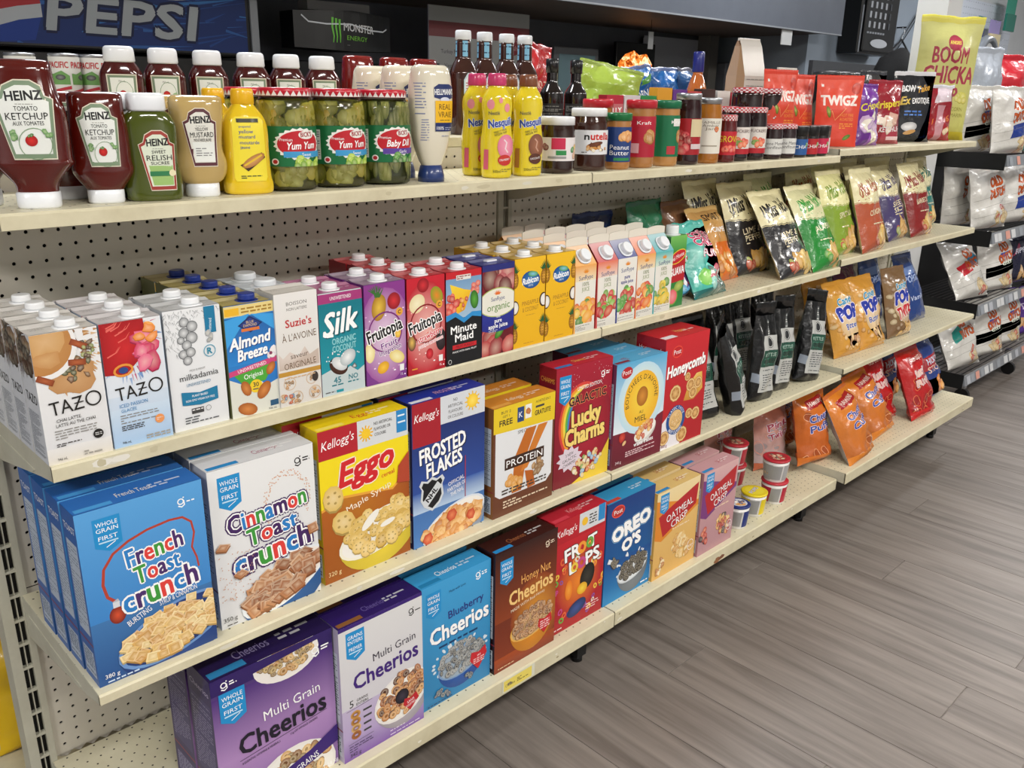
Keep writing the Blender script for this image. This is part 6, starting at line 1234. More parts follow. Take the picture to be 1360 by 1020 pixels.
mys = smooth_prof([(.030, .018, .016), (.045, .026, .021), (.075, .036, .027), (.12, .0425, .030), (.16, .044, .030), (.195, .0405, .028), (.210, .037, .024), (.216, .031, .016)], 4)
may = squeeze('mayonnaise_bottle', mys, 2.4, '#e4ddc8', [(0, .0255, .024), (.012, .0255, .024), (.030, .021, .020), (.032, .018, .017)], 2.3, '#263a70', [('label', label_on(mys, 2.4, art_mayo(), .052))])
may((.783, .095, Z1), 'inverted mayonnaise squeeze bottle, front of its row', G_B, rz=math.radians(-10)); may((.785, .19, Z1), 'mayonnaise bottle, second in the row', G_B, rz=math.radians(-10)); may((.783, .282, Z1), 'mayonnaise bottle, third in the row against the panel', G_B, rz=math.radians(-10))
nqs = smooth_prof([(0, .026, .022), (.004, .031, .0265), (.02, .032, .027), (.07, .0335, .028), (.11, .029, .025), (.14, .0315, .026), (.160, .029, .025), (.178, .019, .018), (.183, .017, .017)], 4)
def nesq(c): return squeeze('milk_drink_bottle', nqs, 2.3, '#e6cf24', [(.182, .0185, .0185), (.184, .0195, .0195), (.203, .0185, .0185), (.206, .0165, .0165)], 2, '#c83a6c' if not c else '#7c4a30', [('label', label_on(nqs, 2.3, art_nesq(c), .008))])
n0, n1 = nesq(0), nesq(1)
n0((.950, .085, Z1), 'yellow strawberry milk bottle with a pink cap, front one', G_B, rz=math.radians(-27)); n0((.952, .148, Z1), 'yellow strawberry milk bottle with a pink cap, left rear one', G_B, rz=math.radians(-27)); n1((1.040, .085, Z1), 'yellow chocolate milk bottle with a brown cap, front one', G_B, rz=math.radians(-27)); n1((1.045, .15, Z1), 'yellow chocolate milk bottle with a brown cap, rear one', G_B)
G_J = 'spread and jam jars on the top shelf'
jar('spread_jar', .040, .122, '#2c150e', '#e9ebee', .018, art_generic(13, 5.0, '#e8e2e2', None, pics=[(.22, .6, .05, .1, 2, 'puff', .7, ['#8c4a58', '#7a3c48']), (.8, .5, .06, .3, 5, 'puff', .8, ['#d8a88c', '#e8c860', '#3c8a4c'])], extra=[(.36, .5, .6, .98, '#c82c50'), (.3, .1, .62, .2, '#999'), (.44, .25, .62, .45, '#2f8a4c')]), .028, neck=.92)((1.150, .100, Z1), 'short cocoa spread jar with a white lid and pink corner label', G_J)
jar('spread_jar', .0445, .140, '#3a1c12', '#eef0f2', .018, art_nutella(), .038, neck=.88)((1.268, .110, Z1), 'wide hazelnut spread jar with a white lid and white label', G_J)
art_pb = lambda bg, t: art_generic(9.4, 7.6, bg, t, '#fff', .12, .26, .5, pics=[(.55, .78, .2, .12, 5, 'puff', .9, ['#d89848', '#b87830'])], tx=.56)
jar('peanut_butter_jar', .032, .130, '#b07840', '#16703c', .018, art_generic(8.8, 8, '#24407c', 'Peanut|Butter', '#fff', .13, .36, .56, pics=[(.66, .78, .2, .12, 6, 'puff', 1.0, ['#d88c48', '#e8a860'])], extra=[(.34, .04, .8, .12, '#2f8a4c')]), .018, neck=.97)((1.357, .095, Z1), 'small peanut butter jar with green lid and navy label', G_J)
jar('peanut_butter_jar', .0365, .160, '#b07840', '#c02634', .020, art_generic(10.5, 9.6, '#b01c34', 'Kraft', '#fff', .08, .8, .34, extra=[(.34, .76, .66, .92, '#c02038'), (.1, .1, .4, .34, '#d8a8b0')], pics=[(.62, .55, .1, .12, 4, 'puff', 1.2, ['#c89048', '#b87c38'])], tx=.5), .026, neck=.98)((1.450, .100, Z1), 'tall peanut butter jar with a red lid', G_J)
jar('peanut_butter_jar', .0365, .160, '#b07840', '#c02634', .020, art_generic(12, 9.6, '#b01c34', 'Kraft', '#fff', .08, .8, .3), .026, neck=.98)((1.385, .185, Z1), 'red lidded peanut butter jar behind the small navy one', G_J)
jar('peanut_butter_jar', .0365, .160, '#b88448', '#16704a', .020, art_generic(12, 10, '#157048', 'Kraft', '#fff', .08, .8, .3, extra=[(.6, .74, .82, .92, '#e8e4e0'), (.48, .06, .68, .26, '#b8343c')], pics=[(.76, .55, .08, .12, 3, 'puff', 1.2, ['#c89048', '#b87c38'])], tx=.7), .024, neck=.98)((1.550, .100, Z1), 'tall peanut butter jar with a green lid', G_J)
jar('jam_jar', .036, .178, '#2a0d10', '#a8abae', .016, art_generic(12, 9, '#a81a24', None, pics=[(.35, .5, .14, .4, 12, 'puff', 1.1, ['#c02434', '#a01828', '#d8404c']), (.68, .7, .08, .1, 5, 'puff', .8, ['#c82c34'])], extra=[(.5, .5, .95, .98, '#d8c8a0'), (.52, .16, .9, .3, '#d8c8c8')]), .026, neck=.86)((1.643, .098, Z1), 'dark raspberry jam jar with a red label and silver lid', G_J, lidm=TIN)
jar('jam_jar', .038, .168, '#a8681c', '#a8abae', .016, art_generic(11, 9, '#e6e2d6', 'FAMILLE|Amber|Jam', '#8a8070', .07, .85, .5, extra=[(.3, .2, .7, .24, '#a8a090')], pics=[(.62, .72, .05, .05, 3, 'puff', .6, ['#e88c2c', '#d8601c'])]), .026, neck=.88)((1.737, .100, Z1), 'amber marmalade jar with a white label', G_J, lidm=TIN)
rj = art_generic(10, 6.2, '#c02430', 'GROVE', '#e8d430', .26, .55, .6, pics=[(.5, .3, .2, .1, 6, 'puff', .8, ['#d8343c', '#e86048'])])
jar('jam_jar', .028, .125, '#5c1416', '#c03a44', .016, rj, .02, neck=.9, lidart='gingham')((1.813, .086, Z1), 'small red jam jar with yellow lettering and a checked lid', G_J)
sm = jar('jam_jar', .037, .145, '#1e0a0e', '#c03a44', .015, art_generic(10, 7.2, '#e4ddd6', "SMUCKER'S", '#5a3a3a', .11, .8, .6, pics=[(.55, .5, .2, .16, 9, 'puff', .8, ['#d8402c', '#e8744c', '#78a848']), ], extra=[(.1, .0, .95, .2, '#b8202c')]), .02, neck=.9, lidart='gingham')
sm((1.889, .102, Z1), 'strawberry jam jar with a checked lid, left one of the pair', G_J); sm((1.977, .102, Z1), 'strawberry jam jar with a checked lid, right one of the pair', G_J)
for k, (x, y) in enumerate(((1.945, .245), (2.055, .245))): sm((x, y, Z1), ['jam jar standing behind the left strawberry jam jar', 'jam jar standing behind the right strawberry jam jar'][k], G_J)
tj = jar('jam_jar', .048, .075, '#22100e', '#b83844', .016, None, 0, neck=.94, lidart='gingham')
for k, (x, y) in enumerate(((2.165, .245), (2.285, .25))):
    tj((x, y, Z1 + .1255), ['wide dark jam jar with a checked lid, upper left above the jam row', 'wide dark jam jar with a checked lid, upper right above the jam row'][k], G_J)
    b = jar('jam_jar', .048, .124, '#22100e', '#b83844', .016, art_generic(10, 6, '#d8ccb8', 'FRUIT', '#5a3a3a', .2, .4, .5), .03, neck=.94, lidart='gingham'); b((x, y, Z1), ['lower dark jam jar in the left stack at the back', 'lower dark jam jar in the right stack at the back'][k], G_J)
bm = jar('jam_jar', .034, .098, '#250e12', '#c03a44', .013, art_generic(8.6, 4.4, '#dcdcd8', 'Bonne Maman|Confiture', '#555', .2, .6, .8), .014, neck=.95, lidart='gingham')
bm((2.062, .092, Z1), 'small dark preserve jar with white script label, left one', G_J); bm((2.142, .092, Z1), 'small dark preserve jar with white script label, right one', G_J)
for k, (x, c, nn) in enumerate(((2.216, '#2c5c9c', 'blue label'), (2.284, '#b8242c', 'red label'), (2.350, '#c8244c', 'crimson label'))):
    jar('chia_jar', .030, .092, '#181214', '#1a1a1c', .03, art_generic(7.4, 4.6, c, 'CHIA', '#fff', .22, .4, .5, pics=[(.75, .7, .06, .1, 3, 'puff', .5, ['#c8d8e0', '#5a9a48'])]), .008, neck=.96)((x, .088, Z1), 'little black lidded chia jam jar with a ' + nn, G_J)
jar('chia_jar', .030, .092, '#181214', '#1a1a1c', .03, art_generic(7.4, 4.6, '#e0d4d8', 'PURE|JAM', '#444', .2, .6, .4, extra=[(.05, 0, .3, 1, '#e8b8c4')]), .008, neck=.96)((2.4165 - .010, .112, Z1), 'little black lidded jam jar with a white label beside the large orange pouch', G_J)
# back row on the raised deck
G_K = 'squeeze ketchup bottles in the back row'
def back_label():
    A = Art(5.2, 9.0, None, None, 4); A.p([(.2, 0), (5.0, 0), (5.2, 9), (0, 9)], '#ddd5c0'); A.p([(.4, .2), (4.8, .2), (5.0, 8.8), (.2, 8.8)], '#74876c'); A.p([(.75, .5), (4.45, .5), (4.6, 8.4), (.6, 8.4)], '#e6e8e0'); A.t('750 mL', 2.6, 7.6, .35, '#555', 1.2); A.ring(2.9, 5.8, 1.5, 2.0, .09, '#7a9a72'); A.fan(A.el(2.6, 5.6, .62, .6), '#a8141a', '#d83028'); A.heap(4.0, 5.4, .3, .7, 4, 'flake', .35, ['#4f8a48', '#78a868']); A.t('KETCHUP', 2.6, 2.6, .7, '#222', 3.2, 0, .03); return A

ku = smooth_prof([(0, .033, .022), (.004, .0385, .026), (.05, .039, .027), (.09, .0385, .027), (.118, .038, .026), (.132, .032, .024), (.142, .026, .021)], 4)
kb = squeeze('ketchup_bottle', ku, 2.6, '#4a0e0c', [(.141, .0255, .024), (.144, .0275, .026), (.163, .0265, .025), (.167, .025, .0235), (.169, .022, .0205)], 2.6, '#edf0f4', [('label', label_on(ku, 2.6, back_label(), .030))])
for k, x in enumerate((.343, .425, .514, .608, .690, .777)): kb((x, .462, DECK), '%s dark ketchup bottle with white cap up, in the back row' % ['first from the left,', 'second from the left,', 'third from the left,', 'fourth from the left,', 'fifth from the left,', 'last right hand'][k], G_K, rz=math.radians(-20))
kd = squeeze('ketchup_bottle', ks2, 2.5, '#7a1a16', [(0, .024, .021), (.003, .0255, .0225), (.019, .0255, .0225), (.021, .0235, .02)], 2.6, '#edf0f4', [])
for k, x in enumerate((.898, 1.001, 1.09)): kd((x, .50, DECK + .018), '%s inverted ketchup bottle behind the mayonnaise' % ['left', 'middle', 'right'][k], 'inverted ketchup bottles behind the mayonnaise', front=False)
t = plain_box('bottle_tray', .84, .455, DECK + .0005, 1.15, .545, DECK + .0175, LABEL); tag(t, 'low tray under the inverted ketchup bottles behind the mayonnaise', 'tray')
hs_ = smooth_prof([(0, .030, .030), (.004, .034, .034), (.13, .034, .034), (.150, .0325, .0325), (.172, .0225, .0225), (.182, .0185, .0185), (.226, .018, .018)], 3)
hl = Art(3.6, 12.8, None, None, 2); hl.p([(0, 0), (3.6, 0), (3.6, 11), (2.6, 12.6), (1, 12.6), (0, 11)], '#b8cfdc'); hl.p([(.3, .3), (3.3, .3), (3.3, 10.8), (2.4, 12.1), (1.2, 12.1), (.3, 10.8)], '#dfe5ea'); hl.lines(.5, 5, 3.1, 10.6, 9, '#a85a5c', .4)
nl = Art(10.6, 3.6, '#7db8d8', None, 3); nl.lines(.2, .3, 8.4, 3.2, 5, '#2a4a6c', .5)
hy = squeeze('syrup_bottle', hs_, 2.6, '#3a1c14', [(.222, .0185, .0185), (.224, .0200, .0200), (.241, .0195, .0195), (.244, .0175, .0175)], 2, '#dfe3e8', [('label', label_on(hs_, 2.6, hl, .02, xoff=.01)), ('neck_label', label_on(hs_, 2.0, nl, .184, wrap=True))])
for k, x in enumerate((1.172, 1.243, 1.319, 1.385)): hy((x, .445, DECK), 'tall brown chocolate syrup bottle with blue neck band, %s of the four' % ['leftmost', 'second', 'third', 'rightmost'][k], 'chocolate syrup bottles', rz=math.radians(-25))
bs = smooth_prof([(0, .028, .028), (.004, .032, .032), (.09, .032, .032), (.108, .030, .030), (.13, .016, .016), (.15, .0145, .0145), (.158, .0145, .0145)], 3)
bl = Art(12, 6.5, '#1c1c1e', None, 4); bl.lines(.5, .5, 11.5, 6, 14, '#8a8a88', .4); bl.r(6.2, .4, 7.8, 2.4, '#d8d8d8')
bq = squeeze('barbecue_sauce_bottle', bs, 2, '#140c0a', [(.156, .017, .017), (.19, .0175, .0175), (.192, .015, .015)], 2, '#15161a', [('label', label_on(bs, 2, bl, .012, wrap=True))])
for k, x in enumerate((1.492, 1.590)): bq((x, .445, DECK), 'black barbecue sauce bottle with black cap, %s of the pair' % ['left', 'right'][k], 'barbecue sauce bottles')
rn = smooth_prof([(0, .026, .026), (.004, .033, .033), (.06, .030, .030), (.11, .034, .034), (.145, .026, .026), (.17, .0165, .0165), (.182, .0155, .0155)], 3)
al = Art(3.8, 6.5, None, None, 2); al.p([(0, 0), (3.8, 0), (3.8, 5), (2.8, 6.4), (1, 6.4), (0, 5)], '#dfd6c8'); al.lines(.4, .4, 3.4, 5.6, 9, '#8a7a6c', .4)
squeeze('dressing_bottle', rn, 2, '#b8642c', [(.178, .0175, .0175), (.18, .0185, .0185), (.236, .018, .018), (.24, .016, .016)], 2, '#222a78', [('label', label_on(rn, 2, al, .04, xoff=.008))])((2.178, .445, DECK), 'orange salad dressing bottle with a long blue cap', G_B, rz=math.radians(-20))
# tins of evaporated milk, stacked in two tiers
can = MB(); r_ = .0265; can.loft([(0, r_, r_), (.002, r_ * 1.03, r_ * 1.03), (.004, r_, r_), (.074, r_, r_), (.076, r_ * 1.03, r_ * 1.03), (.078, r_ * .99, r_ * .99)], 28, 2, col='#c0c2c4'); canm = can.mesh('can_body')
def can_label(red):
    A = Art(16.4, 6.6, '#dcdcd8', None, 5)
    for o in (0, 4.1, 8.2, 12.3):
        if not red: A.t('PACIFIC', o + 2.05, 4.6, 1.1, '#b8242c', 3.6, 0, .04); A.p([(o + .2, 1.6), (o + 3.9, 1.6), (o + 3.9, 3.2), (o + 2.6, 4.1), (o + 1.0, 3.5), (o + .2, 3.6)], '#6c9a58'); A.fan(A.el(o + 2.3, 2.9, .9, .5), '#404040', '#888'); A.p([(o, .4), (o + 4, 1.4), (o + 4, .8), (o + 1, .2)], '#b8303c')
        else: A.r(o, 0, o + 4.1, 6.6, '#b8242c'); A.t('Carnation', o + 2.05, 4.2, .8, '#fff', 3.4, 4, .03); A.r(o, .8, o + 4.1, 2.8, '#e0dcd4')
    return A
cs = [(.0, .0268, .0268), (.078, .0268, .0268)]; cl0, cl1 = label_on(cs, 2, can_label(0), .006, wrap=True, nx=36, ny=1), label_on(cs, 2, can_label(1), .006, wrap=True, nx=36, ny=1)
for k, x in enumerate((.245, .287, .343)):
    for tier in (0, 1):
        xx = x + (.004 if k else -.014); r = empty('milk_can', (xx, .60 if k else .66, DECK + tier * .0782)); tag(r, '%s small evaporated milk can, %s tier, behind the ketchup' % (['leftmost rear', 'middle', 'right hand'][k], ['lower', 'upper'][tier]), 'can', 'evaporated milk cans')
        link('can_body', canm, TIN, r); link('label', cl1 if (tier == 0 and k == 1) else cl0, LABEL, r)
# candy and jelly boxes in the middle of the raised deck
jb = random.Random(21); jc = ['#b8283c', '#d8d0d4', '#2f8a4c', '#e0a030', '#6a3a8c', '#c84848', '#3c2a28', '#e8e4e0']
for k in range(13):
    x = 1.70 + k * .078 + (.01 if k > 6 else 0); c = jc[k % 8]; A = Art(7.4, 7.8, c, mix(c, '#ffffff', .15), k); A.t(['JELLY', 'JUICY', 'FRUIT', 'CHERRY'][k % 4], 3.7, 5.2, 1.5, '#fff' if k % 8 not in (1, 7) else '#b8283c', 6.2, 4, .06); A.heap(3.7, 2.2, 2.6, 1.4, 8, 'puff', .8, [jc[(k + 3) % 8], '#e8503c', '#f0d8b0'])
    stand(box_mesh('candy_box', 7.4, 3.2, 10.2 if k < 3 else 12.6 - (k % 3) * .4, A, mix(c, '#000', .2), mix(c, '#fff', .1)), CARD, (x, .39, DECK), 'small %s dessert mix box, %s from the left on the raised deck' % (['red', 'pale', 'green', 'amber', 'violet', 'rose', 'dark brown', 'white'][k % 8], ['first', 'second', 'third', 'fourth', 'fifth', 'sixth', 'seventh', 'eighth', 'ninth', 'tenth', 'eleventh', 'twelfth', 'last'][k]), 'box', 'dessert mix boxes behind the peanut butter', 'dessert_box')
for k in range(6):
    o = MB().loft([(0, .011, .011), (.012, .011, .011), (.014, .0095, .0095)], 16, 2, col='#2c2890').obj('bottle_cap', PLAST, None, (1.74 + k * .06 + (.03 if k > 2 else 0), .300, Z1 + .13))
    r = empty('drink_flask', (o.location.x, .300, Z1)); tag(r, 'slim flask with a violet cap, %s in the line behind the peanut butter lids' % ['first', 'second', 'third', 'fourth', 'fifth', 'sixth'][k], 'bottle', 'violet capped flasks'); o.parent = r; o.location = (0, 0, .13); o.name = 'cap'
    MB().loft([(0, .02, .015), (.1, .02, .015), (.125, .010, .010), (.13, .010, .010)], 20, 2.3, col='#3a3030').obj('bottle_body', LIQ, r)
# tall kraft coffee bags
cb = MB()
def coffee_bag(w_, d_, h_, label, loc, rz):
    r = empty('coffee_bag', loc, (0, 0, rz)); tag(r, label, 'coffee bag', 'kraft coffee bags'); W2 = w_ / 2; m = MB()
    sec = [(0, W2, d_ / 2), (h_ * .6, W2, d_ / 2 * .96), (h_ * .93, W2 * .99, d_ * .16), (h_, W2 * .97, .004)]
    for i in range(3):
        z0, a0, b0 = sec[i]; z1_, a1, b1 = sec[i + 1]; fr_, sd = '#c8c4bc', '#b08c68'
        m.add([(-a0, -b0, z0), (a0, -b0, z0), (a1, -b1, z1_), (-a1, -b1, z1_)], [(0, 1, 2, 3)], fr_); m.add([(a0, b0, z0), (-a0, b0, z0), (-a1, b1, z1_), (a1, b1, z1_)], [(0, 1, 2, 3)], fr_)
        for sx in (-1, 1):
            g0, g1 = (0, a0 - .006 * i) , (0, a1 - .006 * (i + 1)); m.add([(sx * a0, -b0, z0), (sx * g0[1], 0, z0), (sx * g1[1], 0, z1_), (sx * a1, -b1, z1_)], [(0, 1, 2, 3)], sd); m.add([(sx * g0[1], 0, z0), (sx * a0, b0, z0), (sx * a1, b1, z1_), (sx * g1[1], 0, z1_)], [(0, 1, 2, 3)], mix(sd, '#fff', .1))
    m.obj('paper_bag', LABEL, r); A = Art(w_ * 86, h_ * 56, None, None, 4); A.lines(0, 0, w_ * 84, h_ * 54, 22, '#8c8a86', .35); mm = MB(); emit(A, lambda u, v, l: (-w_ * .42 + u / 100, -d_ / 2 - .0008, .01 + v / 100), mm); mm.obj('printed_text', LABEL, r)
    MB().box(-W2 * .98, -.004, h_ - .004, W2 * .98, .005, h_ + .005, '#dcd8d0', .001).obj('folded_top', LABEL, r)
coffee_bag(.11, .085, .290, 'tall white and kraft coffee bag standing behind the jam jars', (2.475, .45, DECK), math.radians(-8)); coffee_bag(.11, .085, .205, 'shorter white and kraft coffee bag between the red seed bags', (2.752, .45, DECK), math.radians(-8))
t = plain_box('gift_box', 2.63, .56, DECK, 2.72, .60, DECK + .235, mat('crimson_card', '#8c2440', rough=.4)); tag(t, 'narrow crimson box behind the tall coffee bag', 'box')
for k, x in enumerate((3.08, 3.20, 3.32)):
    r = empty('dark_canister', (x, .46, DECK)); tag(r, '%s dark smoky canister behind the red seed bags' % ['left', 'middle', 'right'][k], 'canister', 'dark canisters'); MB().loft([(0, .052, .052), (.004, .056, .056), (.17, .056, .056), (.19, .05, .05)], 28, 2, col='#24262a').obj('canister_body', LIQ, r); MB().loft([(.189, .053, .053), (.205, .053, .053), (.208, .048, .048)], 28, 2, col='#3a3d42').obj('lid', PLAST, r)
# noodle cups on the bottom shelf
def cup(loc, R, h_, bc, lc, label, art=None, lidfood=None):
    r = empty('cereal_cup', loc); tag(r, label, 'cup', 'cereal and noodle cups'); s = [(0, R * .76, R * .76), (.003, R * .78, R * .78), (h_ - .006, R * .95, R * .95)]
    MB().loft(s, 32, 2, col='#e6e4e2').obj('cup_body', PLAST, r); link('label', label_on(s, 2, art, .008, wrap=True, nx=30, ny=4), LABEL, r)
    m = MB().loft([(h_ - .007, R * .97, R * .97), (h_ - .005, R, R), (h_ - .001, R, R), (h_, R * .93, R * .93)], 36, 2, col=lc); A = Art(R * 190, R * 190, None, None, 5); c0 = R * 95
    A.e(c0, c0, R * 72, R * 72, lidfood[0]); A.heap(c0, c0, R * 52, R * 52, 22, lidfood[2], R * 15, lidfood[1]) if lidfood[1] else A.t(lidfood[2], c0, c0 - R * 8, R * 30, '#e8e4f0', R * 120, 10, .05, ol='#28287a')
    emit(A, lambda u, v, l: ((u - c0) / 100, (v - c0) / 100, h_ + .0003 + l), m); m.obj('lid', PLAST, r)
ca = lambda c1, c2, seed=3: art_generic(26, 5.4, '#dad8d6', None, extra=[(0, 0, .3, 1, c1), (.3, .05, .42, .95, '#9a9a9a'), (.44, .0, .74, 1, c1), (.6, .2, .7, .8, '#e8e4e0'), (.76, .05, .98, .95, c2)], pics=[(.2, .4, .04, .2, 5, 'puff', .7, ['#e8c8a0', '#6a2a2a'])], seed=seed)
red_lid = ('#a83038', ['#3a1c1c', '#8c5a3c', '#e0c8a8', '#c8443c'], 'flake')
cup((2.114, -.028, Z4), .044, .078, '#e6e4e2', '#c02c3c', 'red lidded berry cereal cup, lower cup of the front stack', ca('#b8243c', '#b8c0c4'), red_lid); cup((2.112, -.026, Z4 + .0783), .044, .078, '#e6e4e2', '#c02c3c', 'red lidded berry cereal cup, upper cup of the front stack', ca('#a8a8aa', '#b8243c'), red_lid)
cup((2.125, .135, Z4), .044, .078, '#e6e4e2', '#c02c3c', 'red lidded berry cereal cup, lower cup of the rear stack', ca('#b8243c', '#b8c0c4'), red_lid); cup((2.127, .137, Z4 + .0783), .044, .078, '#e6e4e2', '#c02c3c', 'red lidded berry cereal cup, upper cup of the rear stack', ca('#b8243c', '#8c2430'), red_lid)
cup((1.984, -.030, Z4), .042, .078, '#e6e4e2', '#e8d020', 'yellow lidded corn pop cereal cup beside the red stack', ca('#e8d020', '#28387c'), ('#f0dc3c', None, 'POPS')); cup((1.870, -.043, Z4), .037, .078, '#e6e4e2', '#28387c', 'blue lidded flake cereal cup, nearest the pink oat cereal', ca('#28387c', '#d8d4d0'), ('#d8dce8', ['#28387c', '#e8a040', '#fff'], 'flake'))
# ------------------------------------------------------------------ snack bags
def bagk(nm, w, h, T, art, back, seal, **kw): return bag_mesh(nm, w, h, T, art, back, seal, **kw)
mvk = {}
pal = '#e6deb2'
def mv(key, col, t1, t2='', **kw): mvk[key] = bagk('bag_body', 20, 27.5, 7.0, art_mv(col, t1, t2=t2, **kw), mix(pal, '#a89a70', .3), pal, seed=len(mvk) + 2)
mv('blk', '#232328', 'LIME &', 'PEPPER'); mv('grn', '#1f8c34', 'JALAPENO', script='#3aa040', pal='#e4e2b4', tc='#f0ecc8'); mv('lime', '#8aa838', 'SPICY DILL', script='#7a9a30', pal='#e8e4a8')
mv('salm', '#b8593a', 'ORIGINAL', script='#a85a3c'); mv('purp', '#4c4272', 'SWEET', 'SPICY', script='#3c3466'); mv('red', '#8c2424', 'BARBECUE', script='#8c2c2c'); mv('teal', '#1f7a70', 'SEA SALT', script='#1f6a60')
G_S = 'kettle potato chip bags on the second shelf'
def mvb(key, x, y, z, yaw, lean, label, roll=0): place_bag(mvk[key], FOIL, (x, y, z + .001), yaw, lean, label, 'chip bag', G_S, roll=roll)
mvb('blk', 2.170, .012, Z2, 0, 31, 'black pepper kettle chip bag with cream top, the front one'); mvb('blk', 2.105, .130, Z2, 0, 20, 'black pepper kettle chip bag standing behind the front black one')
mvb('blk', 2.000, .215, Z2, 3, 14, 'black pepper kettle chip bag hidden behind the orange snack bag', )
mvb('grn', 2.362, .010, Z2, 2, 28, 'bright green jalapeno kettle chip bag')
mvb('lime', 2.540, .045, Z2C, 3, 19, 'lime green dill kettle chip bag with tall cream top'); mvb('salm', 2.700, .012, Z2C, 4, 18, 'terracotta orange kettle chip bag')
mvb('purp', 2.865, .100, Z2C, 2, 20, 'purple kettle chip bag half hidden behind the terracotta one'); mvb('purp', 3.040, .070, Z2C, 5, 23, 'purple kettle chip bag just left of the red one'); mvb('red', 3.225, .055, Z2C, 0, 20, 'dark red barbecue kettle chip bag near the far end'); mvb('teal', 3.50, .150, Z2C, 0, 16, 'teal sea salt kettle chip bag at the far end')
back = [(2.325, .215, 'grn', Z2), (2.56, .20, 'salm', Z2C), (2.76, .215, 'lime', Z2C), (2.98, .235, 'purp', Z2C), (3.20, .205, 'red', Z2C)]
for k, (x, y, key, z) in enumerate(back): mvb(key, x, y + .02, z, 4 - k * 2, 8, '%s back row kettle chip bag, only its cream top showing' % ['first', 'second', 'third', 'fourth', 'last'][k])
# cotton candy, snack mix
A = art_simple(17.5, 20.5, '#48b8a8', '#6accc0', [('COTTON', .58, .78, .1, '#d83a6c', .6, -4, .06, '#f4dce4'), ('CANDY', .6, .66, .11, '#d83a6c', .6, -4, .06, '#f4dce4'), ('FUN', .64, .5, .1, '#f0f0f4', .4, -8, .06, '#c83060')], 4,
    food=[(.6, .2, .3, .14, 16, 'flake', .1, ['#e8eef0', '#88d0c8', '#2c6a68', '#f0f4f4', '#c84868'])], bands=[([(.35, .9), (1, .96), (1, .3), (.8, .1), (.5, .45)], '#d85080'), ([(0, 0), (1, 0), (1, .08), (0, .1)], '#1c6a68')], blobs=[(.25, .55, .3, .2, '#3ab0a4', '#a8e8dc'), (.3, .25, .2, .12, '#70c850', '#b8e890')])
place_bag(bagk('bag_body', 17.5, 20.5, 6, A, '#2c8a80', '#48b0a4', seed=31, crum=1.5), FOIL, (1.722, .030, Z2 + .001), 4, 27, 'shiny teal and pink cotton candy bag beside the guava carton', 'candy bag', 'candy bags')
A = art_simple(12, 16, '#2c58a8', '#c83440', [('POP', .5, .6, .14, '#fff', .6, 5, .06)], 5, food=[(.5, .25, .35, .15, 9, 'flake', .14, ['#e8e8f0', '#40a8d8', '#d84050'])], bands=[([(0, .5), (1, .8), (1, 1), (0, 1)], '#b82c34'), ([(0, .42), (1, .7), (1, .8), (0, .5)], '#5ab048')])
place_bag(bagk('bag_body', 12, 16, 4.5, A, '#284c90', '#c02c34', seed=33, crum=1.4), FOIL, (1.640, .070, Z2 + .001), 12, 12, 'small blue and red candy bag tucked beside the teal cotton candy', 'candy bag', 'candy bags')
A = art_simple(18, 22, '#d8862c', '#c8a060', [('SMART', .6, .84, .1, '#3a2418', .56, 0, .04), ('CARAMEL', .66, .66, .07, '#fff', .5, 0, .04)], 6, food=[(.6, .2, .35, .14, 16, 'puff', .08, ['#e8a040', '#c87828', '#d89038'])], bands=[([(.3, .0), (1, .0), (1, .52), (.36, .52)], '#e07020'), ([(0, .8), (1, .9), (1, 1), (0, 1)], '#c09458')])
place_bag(bagk('bag_body', 18, 22, 6, A, '#a87838', '#c8a468', seed=34), FOIL, (1.925, .120, Z2 + .001), 3, 26, 'orange caramel popcorn bag left of the black chip bags', 'snack bag', 'candy bags')
A = art_simple(19, 23, '#1f6a4a', '#2c7a58', [('CHIPS', .5, .6, .12, '#d8e8e0', .6, 0, .05)], 7)
gb = bagk('bag_body', 19, 23, 6, A, '#1c5a40', '#1f6448', seed=35, crum=1.6)
place_bag(gb, FOIL, (1.70, .235, Z2 + .001), 6, 7, 'dark green snack bag against the back panel behind the gable cartons', 'snack bag', 'candy bags'); A = art_simple(19, 22, '#223a78', '#1c2c60', [('CHIPS', .5, .6, .12, '#fff', .6, 0, .05)], 8)
place_bag(bagk('bag_body', 17, 21, 5, art_simple(17, 21, '#203468', '#1c2850', [('DARK', .5, .5, .12, '#c8d0e8', .5, 0)], 9), '#1c2850', '#22305c', seed=36, crum=1.6), FOIL, (1.50, .265, Z2 + .001), 0, 5, 'dark navy snack bag poking up behind the pineapple gable cartons', 'snack bag', 'candy bags')
place_bag(bagk('bag_body', 16, 22, 6, art_simple(16, 22, '#6a4630', '#7a5238', [('NUTS', .5, .6, .12, '#e8d8b8', .6, 0)], 10), '#5a3c28', '#6a4630', seed=37), FOIL, (1.855, .235, Z2 + .001), 0, 7, 'brown nut bag behind the orange popcorn bag', 'snack bag', 'candy bags')
